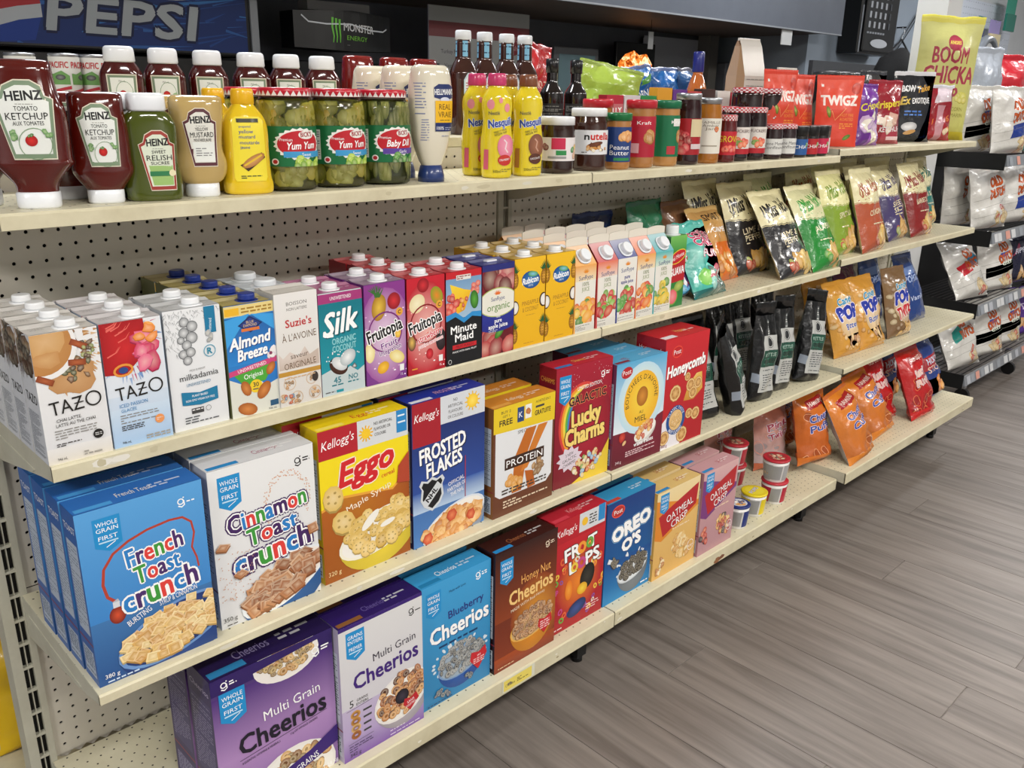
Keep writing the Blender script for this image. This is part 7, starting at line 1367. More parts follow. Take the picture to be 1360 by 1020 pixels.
# candy popcorn bags, far section of the third shelf
def pop(seed, twix):
    bg = '#d09434' if not twix else '#7a5c3c'; A = Art(17.5, 25.5, bg, mix(bg, '#f0c060' if not twix else '#b09060', .3), seed); A.heap(8.7, 12, 8, 12, 60, 'puff', 1.0, [mix(bg, '#fff0c0', .35), mix(bg, '#7a4a14', .25), bg])
    A.fan(A.el(9, 13, 6.2, 8.0), '#d8b888' if not twix else '#b89c78', '#f0dcc0'); A.r(0, 21.8, 17.5, 25.5, bg); A.r(0, 0, 17.5, 2.0, bg)
    A.t('Candy', 8.6, 18.4, 2.4, '#2a96c0', 8.4, 8, .08, ol='#fff', oo=.03); A.t('POP', 9.2, 13.0, 4.4, '#2a3ca8', 10.6, 5, .13, ol='#f0e8f8', oo=.05)
    if not twix: A.t('Butter', 10, 9.4, 2.0, '#3a50a8', 8.4, 5, .06, ol='#fff', oo=.03); A.p([(5, 6.8), (13.5, 7.4), (12.6, 4.0), (9.8, 2.8), (6.6, 5.0)], '#3c2c1c'); A.heap(10, 5.2, 3, 1.6, 7, 'puff', 1.2, ['#c89868', '#a8744c', '#e8c890'])
    else: A.t('TWIX', 10.4, 7.4, 4.2, '#c82430', 10.4, 10, .1, it=.2, ol='#f8f0e8', oo=.04); A.heap(8.5, 3.2, 6, 2.2, 12, 'puff', 1.4, ['#c8963c', '#a87434', '#e0b060'])
    return bagk('bag_body', 17.5, 25.5, 6.6, A, mix(bg, '#000', .15), bg, seed=seed + 40)
b1, b2, b3 = pop(1, 0), pop(2, 0), pop(3, 1); G_P = 'candy popcorn bags on the third shelf'
place_bag(b1, FOIL, (2.612, .012, Z3C + .001), -5, 19, 'golden butter candy popcorn bag, left of the two', 'popcorn bag', G_P); place_bag(b2, FOIL, (2.79, .000, Z3C + .001), -4, 21, 'golden butter candy popcorn bag, right of the two', 'popcorn bag', G_P)
place_bag(b3, FOIL, (3.025, .002, Z3C + .001), -5, 15, 'brown caramel bar candy popcorn bag with red lettering', 'popcorn bag', G_P)
bb_ = bagk('bag_body', 18, 27, 6.5, art_simple(18, 27, '#1f3a78', '#2c4c90', [('Vanilla', .5, .32, .07, '#c8d4f0', .6, 4), ('POPCORN', .5, .6, .1, '#a8bce8', .7, 3)], 12, bands=[([(0, .7), (1, .75), (1, .86), (0, .82)], '#6a86c0')]), '#1c3068', '#2a4484', seed=45)
place_bag(bb_, FOIL, (3.335, .060, Z3C + .001), -1, 22, 'deep blue popcorn bag at the far end of the third shelf', 'popcorn bag', G_P); place_bag(bb_, FOIL, (3.17, .175, Z3C + .001), -1, 12, 'deep blue popcorn bag behind the brown caramel one', 'popcorn bag', G_P)
place_bag(bagk('bag_body', 17, 25, 6, art_simple(17, 25, '#4a1c3a', '#5c2448', [('CORN', .5, .6, .1, '#e8c8d8', .6, 0)], 13), '#4a1c3a', '#5c2448', seed=46), FOIL, (2.95, .170, Z3C + .001), -3, 14, 'maroon popcorn bag in shadow behind the golden ones', 'popcorn bag', G_P); place_bag(b1, FOIL, (2.70, .155, Z3C + .001), -3, 16, 'golden popcorn bag in shadow behind the front pair', 'popcorn bag', G_P)
# black gusseted snack bags
def blackbag(seed):
    A = Art(12.5, 26, '#0c0d0e', '#101112', seed); A.p([(1.6, 2.6), (11, 2.6), (10.6, 20), (2.0, 20)], '#b9bbb8'); A.p([(1.8, 10.4), (10.8, 10.4), (10.6, 15.6), (2.0, 15.6)], '#1f4a3c'); A.lines(2.8, 10.8, 9.4, 15.3, 3, '#356a58', .3)
    A.t('KETTLE', 6.1, 13.6, 1.1, '#a8c0b4', 6.2, 0, .0); A.t('OIL BEEF', 6.1, 11.4, 1.4, '#12201c', 6.2, 0, .06); A.lines(2.9, 3.2, 9.4, 9.8, 9, '#55585a', .4); A.e(6.1, 17.9, 1.6, 1.7, '#2a2c2e'); A.ring(6.1, 17.9, 1.4, 1.5, .2, '#c9cbc8'); A.r(5.2, 20, 6.8, 24.5, '#6a7070'); A.lines(5.3, 20.2, 6.7, 24.2, 6, '#c9cbc8', .5); A.p([(.2, 5.8), (1.6, 5.4), (1.8, 8.2), (.3, 8.6)], '#8e98a6'); return A
bk = [bagk('bag_body', 12.5, 28.5, 6.4, blackbag(s), '#0b0c0d', '#0e0f10', seed=50 + s, gus=6, bot=.06, top=.45, flatbot=True, crum=.9, taper=.12) for s in (1, 2)]
G_N = 'black gusseted snack bags'
for k, (x, y, yaw, lean, roll, lab) in enumerate([(1.722, .024, -18, 15, -4, 'black snack bag with green label, leaning against the red honeycomb box'), (1.862, -.004, 22, 12, -12, 'black snack bag seen edge-on beside the one at the honeycomb box'),
    (2.02, .165, -12, 6, 0, 'black snack bag at the back, left of the rear pair'), (2.140, .17, -10, 6, 1, 'black snack bag at the back, right of the rear pair'), (2.000, .008, -2, 4, 6, 'black snack bag front and centre with a bare dark side'), (2.126, .022, -4, 3, 6, 'black snack bag just right of the front centre one'),
    (2.275, .165, -12, 6, 2, 'black snack bag in shadow behind the rightmost one'), (2.285, .004, -8, 5, 11, 'rightmost black snack bag tilting right beside the popcorn')]):
    place_bag(bk[k % 2], FOIL, (x, y, Z3 + .001), yaw, lean, lab, 'snack bag', G_N, roll=roll, name='black_snack_bag')
# bottom shelf bags
def humpty(seed, bg, bg2, w_, h_, word, word2, wc='#3c4c9c', ring='#e8a878', badge=True):
    A = Art(w_, h_, bg, bg2, seed); R = A.rnd
    for k in range(9):
        x, y = R.uniform(1, w_ - 1), R.uniform(1.5, h_ * .75); rr = R.uniform(1.4, 2.6); A.e(x, y, rr, rr * .6, mix(bg, '#6a1c0c', .35), R.uniform(0, 3)); A.ring(x, y, rr, rr * .6, .22, ring, R.uniform(0, 3))
    A.g(0, 0, w_, h_ * .12, bg2, bg2)
    if badge: A.p([(w_ * .2, h_ * .78), (w_ * .85, h_ * .84), (w_ * .8, h_ * .96), (w_ * .24, h_ * .9)], '#a81a20'); A.t('HAWKINS' if 'C' in word[:1] else 'OLD DUTCH', w_ * .52, h_ * .84, h_ * .05, '#f0e0d8', w_ * .48, 6, .05)
    A.t(word, w_ * .55, h_ * .62, h_ * .1, wc, w_ * .62, 8, .08, ol='#e8e0f0', oo=.04); A.t(word2, w_ * .55, h_ * .48, h_ * .09, wc, w_ * .6, 8, .08, ol='#e8e0f0', oo=.04); return A
ob = bagk('bag_body', 18, 25, 8, humpty(2, '#b8561c', '#d87422', 18, 25, 'Cheezy', 'Puffs'), '#b85418', '#c8580f', seed=61, crum=1.4, sag=1); ob2 = bagk('bag_body', 20.5, 25.5, 9, humpty(5, '#ba6426', '#e08426', 20.5, 25.5, 'Cheesy', 'Curls'), '#b0b4b8', '#c86418', seed=62, crum=1.4, sag=1)
rb_ = bagk('bag_body', 20, 28, 8, humpty(7, '#a81418', '#c81c1c', 20, 28, 'Ketchup', 'Rings', '#f0c8b8', '#e07a4c'), '#981418', '#a81c20', seed=63, crum=1.4, sag=1)
bl_ = bagk('bag_body', 18, 26.5, 7.5, art_simple(18, 26.5, '#23397c', '#2c4488', [('HICKORY', .5, .56, .1, '#d8e0f4', .7, 5), ('STICKS', .5, .42, .1, '#e8c8b8', .7, 5)], 15, food=[(.5, .2, .36, .12, 12, 'flake', .12, ['#e08a2c', '#c86c1c', '#f0a848'])], bands=[([(0, .44), (1, .52), (1, .74), (0, .66)], '#a82430'), ([(0, .3), (1, .34), (1, .06), (0, .06)], '#b8641c')]), '#203470', '#2c4488', seed=64, crum=1.3)
G_O = 'puffed snack bags on the bottom shelf'
place_bag(ob, FOIL, (2.455, .010, Z4C + .001), -9, 14, 'orange cheese puff bag, leftmost on the far bottom shelf', 'snack bag', G_O); place_bag(ob2, FOIL, (2.612, -.092, Z4C + .001), 3, 28, 'large orange cheese curl bag leaning back at the front', 'snack bag', G_O, roll=-4)
place_bag(ob2, FOIL, (2.895, -.045, Z4C + .001), 0, 33, 'orange cheese curl bag between the large orange one and the red ones', 'snack bag', G_O, roll=-3)
place_bag(rb_, FOIL, (3.065, .022, Z4C + .001), -5, 26, 'red ketchup snack bag, left and further back of the two', 'snack bag', G_O); place_bag(rb_, FOIL, (3.235, -.068, Z4C + .001), -3, 24, 'glossy red ketchup snack bag at the front', 'snack bag', G_O)
place_bag(bl_, FOIL, (3.555, .005, Z4C + .001), 3, 24, 'blue and orange hickory snack bag at the far end of the bottom shelf', 'snack bag', G_O)
place_bag(bl_, FOIL, (3.36, .130, Z4C + .001), 3, 14, 'blue hickory snack bag in shadow behind the red ones', 'snack bag', G_O)
pk = bagk('bag_body', 18, 24, 7, humpty(9, '#b8b0b4', '#c86c4c', 18, 24, 'Pink', 'Twists', '#a03c4c', '#d89888', False), '#b8b8bc', '#a8a8ac', seed=65, crum=1.3)
place_bag(pk, FOIL, (2.360, .125, Z4 + .001), -10, 8, 'silvery pink snack bag behind the red cereal cups', 'snack bag', G_O); place_bag(ob, FOIL, (2.49, .165, Z4C + .001), -6, 10, 'shadowed brown orange puff bag behind the leftmost orange one', 'snack bag', G_O)
place_bag(pk, FOIL, (2.18, .235, Z4 + .001), 3, 4, 'pink snack bag far back in the shadow of the bottom shelf', 'snack bag', G_O)
# pouches on the top shelf
G_T = 'pouches on the far part of the top shelf'
def twigz():
    A = Art(15.5, 21.5, '#d8402c', '#e04c34', 3); A.fan(A.el(13.2, 18.6, 1.7, 1.9), '#b83024', '#d84c38'); A.t('TWIGZ', 7.6, 13.2, 3.0, '#f8ece4', 12.4, 0, .1); A.st([(5, 11.4), (6.5, 8.4), (10, 12.2)], .2, '#f0b070'); A.fan(A.el(4.0, 11.0, .7, 1.9, .3), '#5a6c24', '#a8b848')
    A.t('HOT FIRE', 10.6, 9.6, .9, '#f0983c', 4.6, 0, .03); A.t('ROASTED', 10.6, 8.3, .9, '#f0983c', 4.6, 0, .03); A.lines(8.2, 5.6, 13, 7.6, 3, '#f0983c', .5); A.fan(A.el(11.2, 3.0, 1.6, .7, .5), '#4c7024', '#6f9a38'); A.r(1.4, 19.0, 2.2, 19.8, '#f4e8e0'); return A
tw = bagk('pouch_body', 15.5, 21.5, 5, twigz(), '#b83424', '#d8402c', seed=71, crum=.5, gus=3, bot=.12, flatbot=True, top=.5)
pouches = [(2.478, .150 + .03, Z1, 'left', .0), (2.64, .17, Z1C, 'middle', 0)]
place_bag(tw, MATTE_FOIL, (2.31, .215, Z1 + .03), -12, 2, 'orange red seed twig pouch, leftmost of the three', 'snack pouch', G_T) ; bpy.data.objects[-1] if False else None
place_bag(tw, MATTE_FOIL, (2.50, .25, Z1C + .002), -12, 3, 'orange red seed twig pouch, middle one partly hidden', 'snack pouch', G_T); place_bag(tw, MATTE_FOIL, (2.56, .14, Z1C + .001), -46, 3, 'orange red seed twig pouch, large front one at the right', 'snack pouch', G_T)
t = plain_box('pouch_stand', 2.22, .165, Z1, 2.40, .26, Z1 + .0295, LABEL); tag(t, 'low card tray under the leftmost orange red pouch', 'tray')
cp = bagk('bag_body', 15, 19.5, 5, art_simple(15, 19.5, '#5c2080', '#7a34a0', [('Crispers', .5, .62, .12, '#f0e040', .8, 8, .05)], 16, food=[(.5, .3, .36, .18, 9, 'flake', .16, ['#e8dcc8', '#c8a8d8', '#f0ece0'])], bands=[([(.3, 0), (1, 0), (1, .45), (.45, .4)], '#9a58b8'), ([(.5, .14), (.95, .16), (.95, .3), (.5, .28)], '#d8c8e8')]), '#4c1c6c', '#6c2c90', seed=72, crum=1.1)
cr_ = bagk('bag_body', 16, 21, 5, art_simple(16, 21, '#8c1828', '#a02030', [('Crispers', .5, .6, .12, '#f0d840', .82, 6, .07), ('KETCHUP', .56, .2, .08, '#f0e8e8', .6, 2, .06)], 17, food=[(.5, .4, .3, .12, 6, 'flake', .16, ['#e8d8c8', '#d8a898'])], bands=[([(.3, 0), (1, 0), (1, .32), (.4, .3)], '#a83848'), ([(.5, .06), (.95, .06), (.95, .12), (.5, .12)], '#e8c8cc')]), '#7c1420', '#982030', seed=73, crum=1.1)
place_bag(cp, FOIL, (2.755, .118, Z1C + .001), -4, 7, 'purple cracker chip bag right of the large orange pouch', 'snack bag', G_T); place_bag(cr_, FOIL, (2.93, .140, Z1C + .001), -22, 5, 'dark red ketchup cracker chip bag', 'snack bag', G_T)
bw = Art(17.5, 24.5, '#24262c', '#1c1e24', 4); bw.p([(12, 24.5), (17.5, 24.5), (17.5, 12), (15, 16)], '#d8a028'); bw.p([(17.5, 20), (17.5, 3), (14, 0), (11, 0), (14.5, 10)], '#2c5aa8'); bw.t('BOW', 5.0, 18.4, 2.2, '#f0f0f0', 5.6, 0, .08); bw.t('Take', 12, 18.6, 2.2, '#e0a840', 6.0, 12, .06, it=.3); bw.t('Ex', 4.2, 13.8, 2.8, '#e8c860', 4.2, 6, .07, it=.3); bw.t('EXOTIQUE', 11.2, 14.2, 2.0, '#f0f0f0', 8.2, 2, .06); bw.lines(4, 9.4, 12, 11.8, 2, '#4a7ac8', .5); bw.fan(bw.el(7, 5.6, 3.4, 1.7), '#b8b8bc', '#f0f0f2'); bw.e(7.4, 3.6, 2.8, .8, '#c89858', .2)
place_bag(bagk('bag_body', 17.5, 24.5, 5.5, bw, '#1c1e22', '#d8d8dc', seed=74, crum=.9), FOIL, (3.215, .16, Z1C + .001), -34, 4, 'black and blue exotic cracker bag with yellow corner', 'snack bag', G_T); place_bag(bagk('bag_body', 17.5, 24.5, 5, bw, '#1c1e22', '#3a3c42', seed=75, crum=.9), FOIL, (3.06, .25, Z1C + .001), -8, 3, 'black cracker bag behind the black and blue one', 'snack bag', G_T)
rdb = art_simple(15, 20.5, '#a81c28', '#8c1c28', [('61', .2, .3, .1, '#e87a3c', .2, 0, .06), ('6', .8, .36, .12, '#e87a3c', .16, 0, .06)], 18, bands=[([(.36, .0), (.6, .0), (.66, .66), (.42, .66)], '#c8909c'), ([(.3, .7), (.85, .74), (.95, 1), (.5, 1)], '#d8c8d0')], food=[(.8, .16, .12, .08, 4, 'puff', .08, ['#e8d0b0', '#e8803c'])])
place_bag(bagk('bag_body', 15, 20.5, 6, rdb, '#98182c', '#d8d8e0', seed=76, crum=1.5), FOIL, (3.47, .165, Z1C + .001), -34, 5, 'crimson foil sweets bag with a pale stripe beside the yellow popcorn bag', 'snack bag', G_T); place_bag(bagk('bag_body', 14, 19, 5, rdb, '#98182c', '#c87030', seed=77, crum=1.5), FOIL, (3.34, .262, Z1C + .001), -6, 4, 'crimson sweets bag half hidden behind the crimson striped one', 'snack bag', G_T)
bc = Art(26, 46, '#c4c26a', '#cfce84', 4); bc.fan(bc.el(13.8, 38, 3.0, 3.2), '#a8344c', '#c0485c'); bc.t('ANGIES', 13.8, 37.3, 1.5, '#e8dc60', 4.6, 0, .05); bc.t('BOOM', 12.8, 30.2, 6.0, '#b03a50', 15, 0, .05); bc.t('CHICKA', 13.6, 22.4, 6.4, '#b03a50', 22, 0, .05); bc.t('POP', 12, 14.6, 6.2, '#b03a50', 13, 0, .05)
bc.heap(20, 17, 3, 2.2, 6, 'puff', 1.5, ['#d0cc58', '#c8c050']); bc.t('SWEET POPCORN', 14.5, 11.6, 1.5, '#8a8430', 15, 0, .03); bc.t('MAIS AU SEL MARIN', 14.5, 9.2, 1.5, '#8a8430', 16, 0, .03); bc.lines(8, 5.8, 22, 7.4, 2, '#b0a030', .5); bc.g(0, 0, 27, 3.4, '#b8a828', '#c8b830')
place_bag(bagk('bag_body', 26, 46, 10, bc, '#b4ac3c', '#dcd458', seed=78, crum=1.6, sag=.5), MATTE_FOIL, (3.615, .222, Z1C + .001), -46, 2, 'tall pale yellow popcorn bag with crimson lettering at the far end', 'popcorn bag', G_T, name='popcorn_bag', roll=2)
# deck bags in the middle
place_bag(bagk('bag_body', 23, 18.5, 6, art_simple(23, 18.5, '#8aa838', '#a8c050', [('CHIPS', .3, .3, .1, '#b83848', .4, 10)], 19), '#7c9a34', '#98b048', seed=79, crum=2.0), FOIL, (1.90, .60, DECK + .001), -24, 6, 'crumpled lime green snack bag on the raised deck', 'snack bag', 'snack bags on the raised deck', roll=10)
for k, (x, c, l) in enumerate(((2.09, '#0c4c98', 'bright blue snack bag on the raised deck, left one'), (2.24, '#1058a8', 'bright blue snack bag on the raised deck, right one'), (2.38, '#1c2c58', 'navy snack bag on the raised deck behind the dressing bottle'))):
    place_bag(bagk('bag_body', 17, 18.5, 6, art_simple(17, 18.5, c, mix(c, '#2c90e0', .3), [('CORN', .5, .5, .12, '#e8f0f8', .6, 5)], 20 + k, bands=[([(.5, .7), (1, .8), (1, .9), (.5, .8)], '#5aa048')] if k == 0 else []), c, mix(c, '#fff', .15), seed=80 + k, crum=1.9), FOIL, (x, .61, DECK + .001), -5 + 4 * k, 4, l, 'snack bag', 'snack bags on the raised deck', roll=-6 + 5 * k)
place_bag(bagk('bag_body', 12, 23, 5, art_simple(12, 23, '#a81c24', '#c02c30', [('HOT', .5, .5, .1, '#f0d0c0', .6, 0)], 24), '#901820', '#b02428', seed=84, crum=1.8), FOIL, (1.60, .62, DECK + .001), 5, 3, 'twisted red snack bag behind the syrup and sauce bottles', 'snack bag', 'snack bags on the raised deck', roll=8)
# yellow bag on the far side at lower left
place_bag(bagk('bag_body', 22, 27, 9, art_simple(22, 27, '#e0b810', '#d8b020', [('C', .4, .55, .1, '#3a3a2c', .1, 0)], 25, bands=[([(.3, .5), (.7, .45), (.75, .7), (.35, .72)], '#b8b4a0')]), '#c8a410', '#d8b020', seed=85, crum=2), MATTE_FOIL, (.055, .52, .123), 0, 6, 'crumpled yellow bag on the far side shelf, cut by the left edge', 'bag', None)
# ------------------------------------------------------------------ black wire rack at the right
RX, RY = 4.15, .08
t = empty('wire_rack', (RX, RY, 0)); tag(t, 'black metal chip rack with grey price rails on castors, right of the shelving', 'rack')
for lv, z in enumerate((.17, .53, .88, 1.235)):
    m = MB()
    for k in range(15): m.box(.03, .012 + k * .027, z - .012, 2.2, .015 + k * .027, z - .009, '#111')
    m.box(-.004, 0, z - .062, .0, .42, z + .012, '#111'); m.box(2.2, 0, z - .03, 2.204, .42, z + .012, '#111'); m.box(0, .0, z - .012, 2.2, .012, z - .002, '#111'); m.obj('wire_tray', BLACKM, t)
    MB().add([(.0, -.012, z - .045), (2.2, -.012, z - .045), (2.2, 0, z + .004), (0, 0, z + .004), (0, .004, z - .045), (2.2, .004, z - .045), (2.2, .006, z + .004), (0, .006, z + .004)], [(0, 1, 2, 3), (5, 4, 7, 6), (4, 0, 3, 7), (1, 5, 6, 2), (4, 5, 1, 0), (3, 2, 6, 7)], '#868b92').obj('price_rail', PLAST, t)
    tk = MB(); rr = random.Random(lv)
    x = .03
    while x < 1.6:
        w_ = rr.choice([.045, .05, .06]); tk.add([(x, -.0128, z - .040), (x + w_, -.0128, z - .040), (x + w_, -.0022, z - .002), (x, -.0022, z - .002)], [(0, 1, 2, 3)], rr.choice(['#d8dadc', '#d8dadc', '#e0a090', '#b8bcc4', '#9aa0a8'])); x += w_ + rr.choice([.004, .02, .06])
    tk.obj('price_tickets', LABEL, t)['kind'] = 'stuff'
MB().box(.005, .405, .1, 2.2, .412, 1.72, '#111').obj('back_sheet', mat('rack_back', '#16171a', rough=.6), t)
for x in (0.012, 2.18):
    for y in (.39,): MB().box(x, y, .08, x + .02, y + .02, 1.75, '#111').obj('post', BLACKM, t)
for x in (.15, .86, 2.0):
    for y in (.04, .36):
        m = MB(); n = 18; R_ = .035; vs = [];
        for s_ in (-.011, .011): vs += [(x + s_, y + R_ * math.cos(2 * PI * i / n), .0355 + R_ * math.sin(2 * PI * i / n)) for i in range(n)]
        m.add(vs, [tuple(range(n - 1, -1, -1)), tuple(range(n, 2 * n))] + [(i, (i + 1) % n, n + (i + 1) % n, n + i) for i in range(n)], '#111'); m.obj('castor_wheel', BLACKP, t); MB().box(x - .015, y - .012, .072, x + .015, y + .03, .145, '#999').obj('castor_fork', TIN, t)
def dutch(seed, words, blk, extra=()):
    A = Art(30, 29, '#d4d2cc', '#e0deda', seed); A.heap(20, 5, 7, 3, 12, 'flake', 2.0, ['#d8c090', '#c8b080', '#c05040'])
    for q in blk: A.p([(30 * x, 29 * y) for x, y in q[0]], q[1])
    A.t('OLD', 17, 20, 4.2, '#c85a24', 9, 10, .1, ol='#8c2c14', oo=.02); A.t('DUTCH', 19, 14.8, 4.0, '#c85a24', 14, 10, .1, ol='#8c2c14', oo=.02)
    for w_ in words: A.t(w_[0], 30 * w_[1], 29 * w_[2], w_[3], w_[4], 30 * w_[5], 6, .06)
    for k in range(3): A.st([(1, 5 + k * 4), (29, 9 + k * 4)], .12, '#7a7874')
    return bagk('bag_body', 30, 29, 10, A, '#c0beb8', '#d4d2cc', seed=90 + seed, crum=2.0, sag=.6)
D1 = dutch(1, [('Onion', .72, .3, 2.6, '#c02c3c', .3)], []); D2 = dutch(2, [], [([(.3, .22), (.85, .3), (.88, .5), (.34, .42)], '#1f3a8c')]); D3 = dutch(3, [('dill', .6, .44, 2, '#e8f0e0', .3)], [([(.1, .4), (.95, .52), (.95, .36), (.1, .22)], '#2f7a34'), ([(.4, .55), (.7, .6), (.7, .68), (.4, .64)], '#2c4a9c')])
D4 = dutch(4, [], [([(.2, .36), (.5, .44), (.44, .62), (.16, .54)], '#c02430'), ([(.5, .5), (.8, .6), (.74, .78), (.46, .68)], '#2f8ab0')]); D5 = dutch(5, [], [([(.2, .4), (.5, .52), (.46, .74), (.16, .62)], '#1f8a80')])
OR = bagk('bag_body', 28, 29, 10, art_simple(28, 29, '#d8701c', '#e88a20', [('CHEESE', .5, .6, .1, '#fff0d0', .7, 5)], 26, bands=[([(0, 0), (1, 0), (1, .2), (0, .18)], '#2c8a8c')], blobs=[(.5, .7, .3, .12, '#f0c040', '#f8e070')]), '#c06418', '#d8741c', seed=97, crum=1.6)
NV = bagk('bag_body', 26, 27, 9, art_simple(26, 27, '#1c1c34', '#24243c', [('RIPPLE', .5, .6, .1, '#d8d8e8', .6, 5)], 27, food=[(.5, .2, .3, .1, 7, 'flake', .1, ['#d8b080', '#c89858'])], bands=[([(.1, .5), (.4, .7), (.3, .8)], '#8c2c4c')]), '#1c1c34', '#2c2c44', seed=98, crum=1.6)
PU = bagk('bag_body', 26, 27, 9, art_simple(26, 27, '#4c2c84', '#5c3494', [('DIP', .5, .6, .12, '#e8d8f8', .5, 5)], 28, food=[(.5, .25, .3, .1, 7, 'flake', .1, ['#d8a060', '#c88848'])]), '#3c2468', '#5c3494', seed=99, crum=1.6)
RD = bagk('bag_body', 34, 44, 12, art_simple(34, 44, '#b81c2c', '#d02838', [('CHIPS', .7, .5, .08, '#f0e8e8', .4, 0)], 29, bands=[([(.5, .46), (.8, .5), (.8, .7), (.5, .66)], '#2c2c4c')]), '#a01828', '#c82434', seed=100, crum=2)
SV = bagk('bag_body', 24, 46, 10, art_simple(24, 46, '#a8b4c4', '#b8c0cc', [('LIGHT', .5, .6, .06, '#e8f0f8', .6, 0)], 30), '#98a4b4', '#b0b8c4', seed=101, crum=2)
G_R = 'chip bags on the black wire rack'
rack = [(D2, 4.36, .15, 1.24, 4, 8, 'white chip bag with a blue square, front of the rack top level'), (D3, 4.32, .29, 1.24, 0, 3, 'white chip bag behind the white one on the rack top level'), (OR, 4.74, .15, 1.24, 0, 8, 'orange cheese chip bag on the rack top level'), (SV, 4.50, .345, 1.24, 0, 1, 'tall silver grey chip bag at the back of the rack top level'), (RD, 4.80, .32, 1.24, 0, 2, 'tall red chip bag at the back of the rack top level'),
    (D1, 4.19 + .14, .16, .885, 2, 12, 'white onion chip bag at the left of the rack second level'), (D1, 4.33, .30, .885, 0, 5, 'white chip bag behind the onion one on the rack second level'), (D2, 4.70, .16, .885, 0, 10, 'white chip bag with a blue square on the rack second level'), (OR, 5.06, .15, .885, 0, 8, 'orange cheese chip bag on the rack second level'),
    (D4, 4.335, .17, .535, 4, 30, 'white chip bag with red and blue squares leaning back on the third level'), (D3, 4.64, .16, .535, 0, 14, 'white dill chip bag on the rack third level'), (NV, 4.96, .16, .535, 0, 10, 'dark navy ripple chip bag on the rack third level'), (NV, 5.24, .16, .535, 0, 10, 'second dark navy chip bag, right on the rack third level'),
    (D5, 4.345, .15, .175, 4, 28, 'white chip bag with a teal square on the rack bottom level'), (D3, 4.66, .15, .175, 0, 16, 'white chip bag with a green band on the rack bottom level'), (D3, 4.98, .16, .175, 0, 12, 'white chip bag right of the green banded one on the bottom level'), (PU, 5.28, .16, .175, 0, 12, 'purple chip bag on the rack bottom level')]
for meshes, x, y, z, yaw, lean, lab in rack: place_bag(meshes, FOIL, (x, y, z), yaw - 14, lean, lab, 'chip bag', G_R)
# ------------------------------------------------------------------ beyond the shelving
# drinks cooler with a lit sign head
def hitx(x, z, y): return (x, y, z)
PY = 1.95
t = empty('drinks_cooler', (.45, PY, 0)); tag(t, 'drinks cooler with a blue red and white cola sign head behind the shelving', 'cooler')
MB().box(-1.0, 0, .0, .98, .48, 1.57, '#15171a', .004).obj('cabinet', BLACKP, t)
MB().box(-1.0, -.02, 1.58, .98, .48, 2.15, '#1a1c22', .006).obj('sign_housing', BLACKP, t)
A = Art(192, 50, '#16306e', '#122858', 6)
for k in range(60): x = A.rnd.uniform(100, 190); y = A.rnd.uniform(0, 30); A.st([(x, y), (x + A.rnd.uniform(6, 26), y + A.rnd.uniform(-3, 5))], A.rnd.uniform(.2, 1.2), A.rnd.choice(['#2c5ca0', '#1c4488', '#3470b0']), .1, dk=.2)
A.p([(80, -2), (106, 0), (118, 1), (121, 9), (106, 6), (80, 6)], '#1a3a8c'); A.p([(80, 8), (106, 8.5), (114, 10.5), (121, 11.5), (120, 22), (112, 30), (100, 34), (88, 28), (82, 18)], '#a82c34'); A.p([(80, 3.5), (106, 4.2), (114, 6.8), (121, 8), (121, 12), (114, 10.8), (106, 8.8), (80, 8)], '#b4bac0')
A.t('PEPSI', 147.5, 4.2, 10.6, '#a4abb0', 51, -1, .075, it=.12, ol='#0e1a40', oo=.05); A.e(163, 18.2, 9, 1.8, '#dfe8f4')  # the pale ellipse above the letters is a painted reflection
mb = MB(); emit(A, lambda u, v, l: (-.98 + u / 100, -.021 - l * 3, 1.592 + v / 100), mb); mb.obj('sign_face', mat('sign_print', rough=.6, vcol=True), t)
MB().box(.955, -.03, 1.58, .985, -.021, 2.15, '#333').obj('frame_edge', GREYP, t)
# small energy drink cooler sign
t = empty('energy_drink_fridge', (1.80, 1.98, 0)); tag(t, 'black counter fridge with a green claw energy drink sign', 'cooler')
MB().box(-.22, 0, 0, .36, .4, 1.58, '#101214', .004).obj('cabinet', BLACKP, t)
# curved sign head
m = MB(); n = 12; vs = []; zz0, zz1 = 1.62, 1.775
for i in range(n + 1):
    a = -.5 + i / n; x = -.18 + .47 * i / n; y = -.06 * math.cos(a * PI); vs += [(x, y, zz0 + .018 * abs(a)), (x, y, zz1 - .02 * abs(a))]
fs = [(2 * i, 2 * i + 2, 2 * i + 3, 2 * i + 1) for i in range(n)]; k = len(vs); vs += [(x, .1, z) for x, y, z in vs]
fs += [tuple(reversed([j + k for j in f])) for f in fs] + [(2 * i + 1, 2 * i + 3, 2 * i + 3 + k, 2 * i + 1 + k) for i in range(n)] + [(2 * i, 2 * i + k, 2 * i + 2 + k, 2 * i + 2) for i in range(n)] + [(0, 1, 1 + k, k), (2 * n, 2 * n + k, 2 * n + 1 + k, 2 * n + 1)]
m.add(vs, fs, '#0c0d10').obj('sign_head', BLACKP, t)
A = Art(50, 13, None, None, 3)
for j in range(3): A.st([(15 + j * 1.7, 11.6 - j * .3), (14.7 + j * 1.8, 8), (15.4 + j * 1.6, 4.5), (15 + j * 1.7, 2.2)], 1.1, '#6fd03c', .4)
A.t('MONSTER', 29.4, 6.6, 2.8, '#e8eaec', 18, -2, .04); A.t('ENERGY', 28, 3.2, 1.7, '#7fd040', 12, -2, .03); A.st([(1, 12), (4, 9.6), (12, 9.0), (24, 9.4), (36, 7.6), (46, 7.6), (49, 8.8)], .55, '#dfe4ea'); A.lines(22, 1.2, 30, 1.6, 1, '#888')
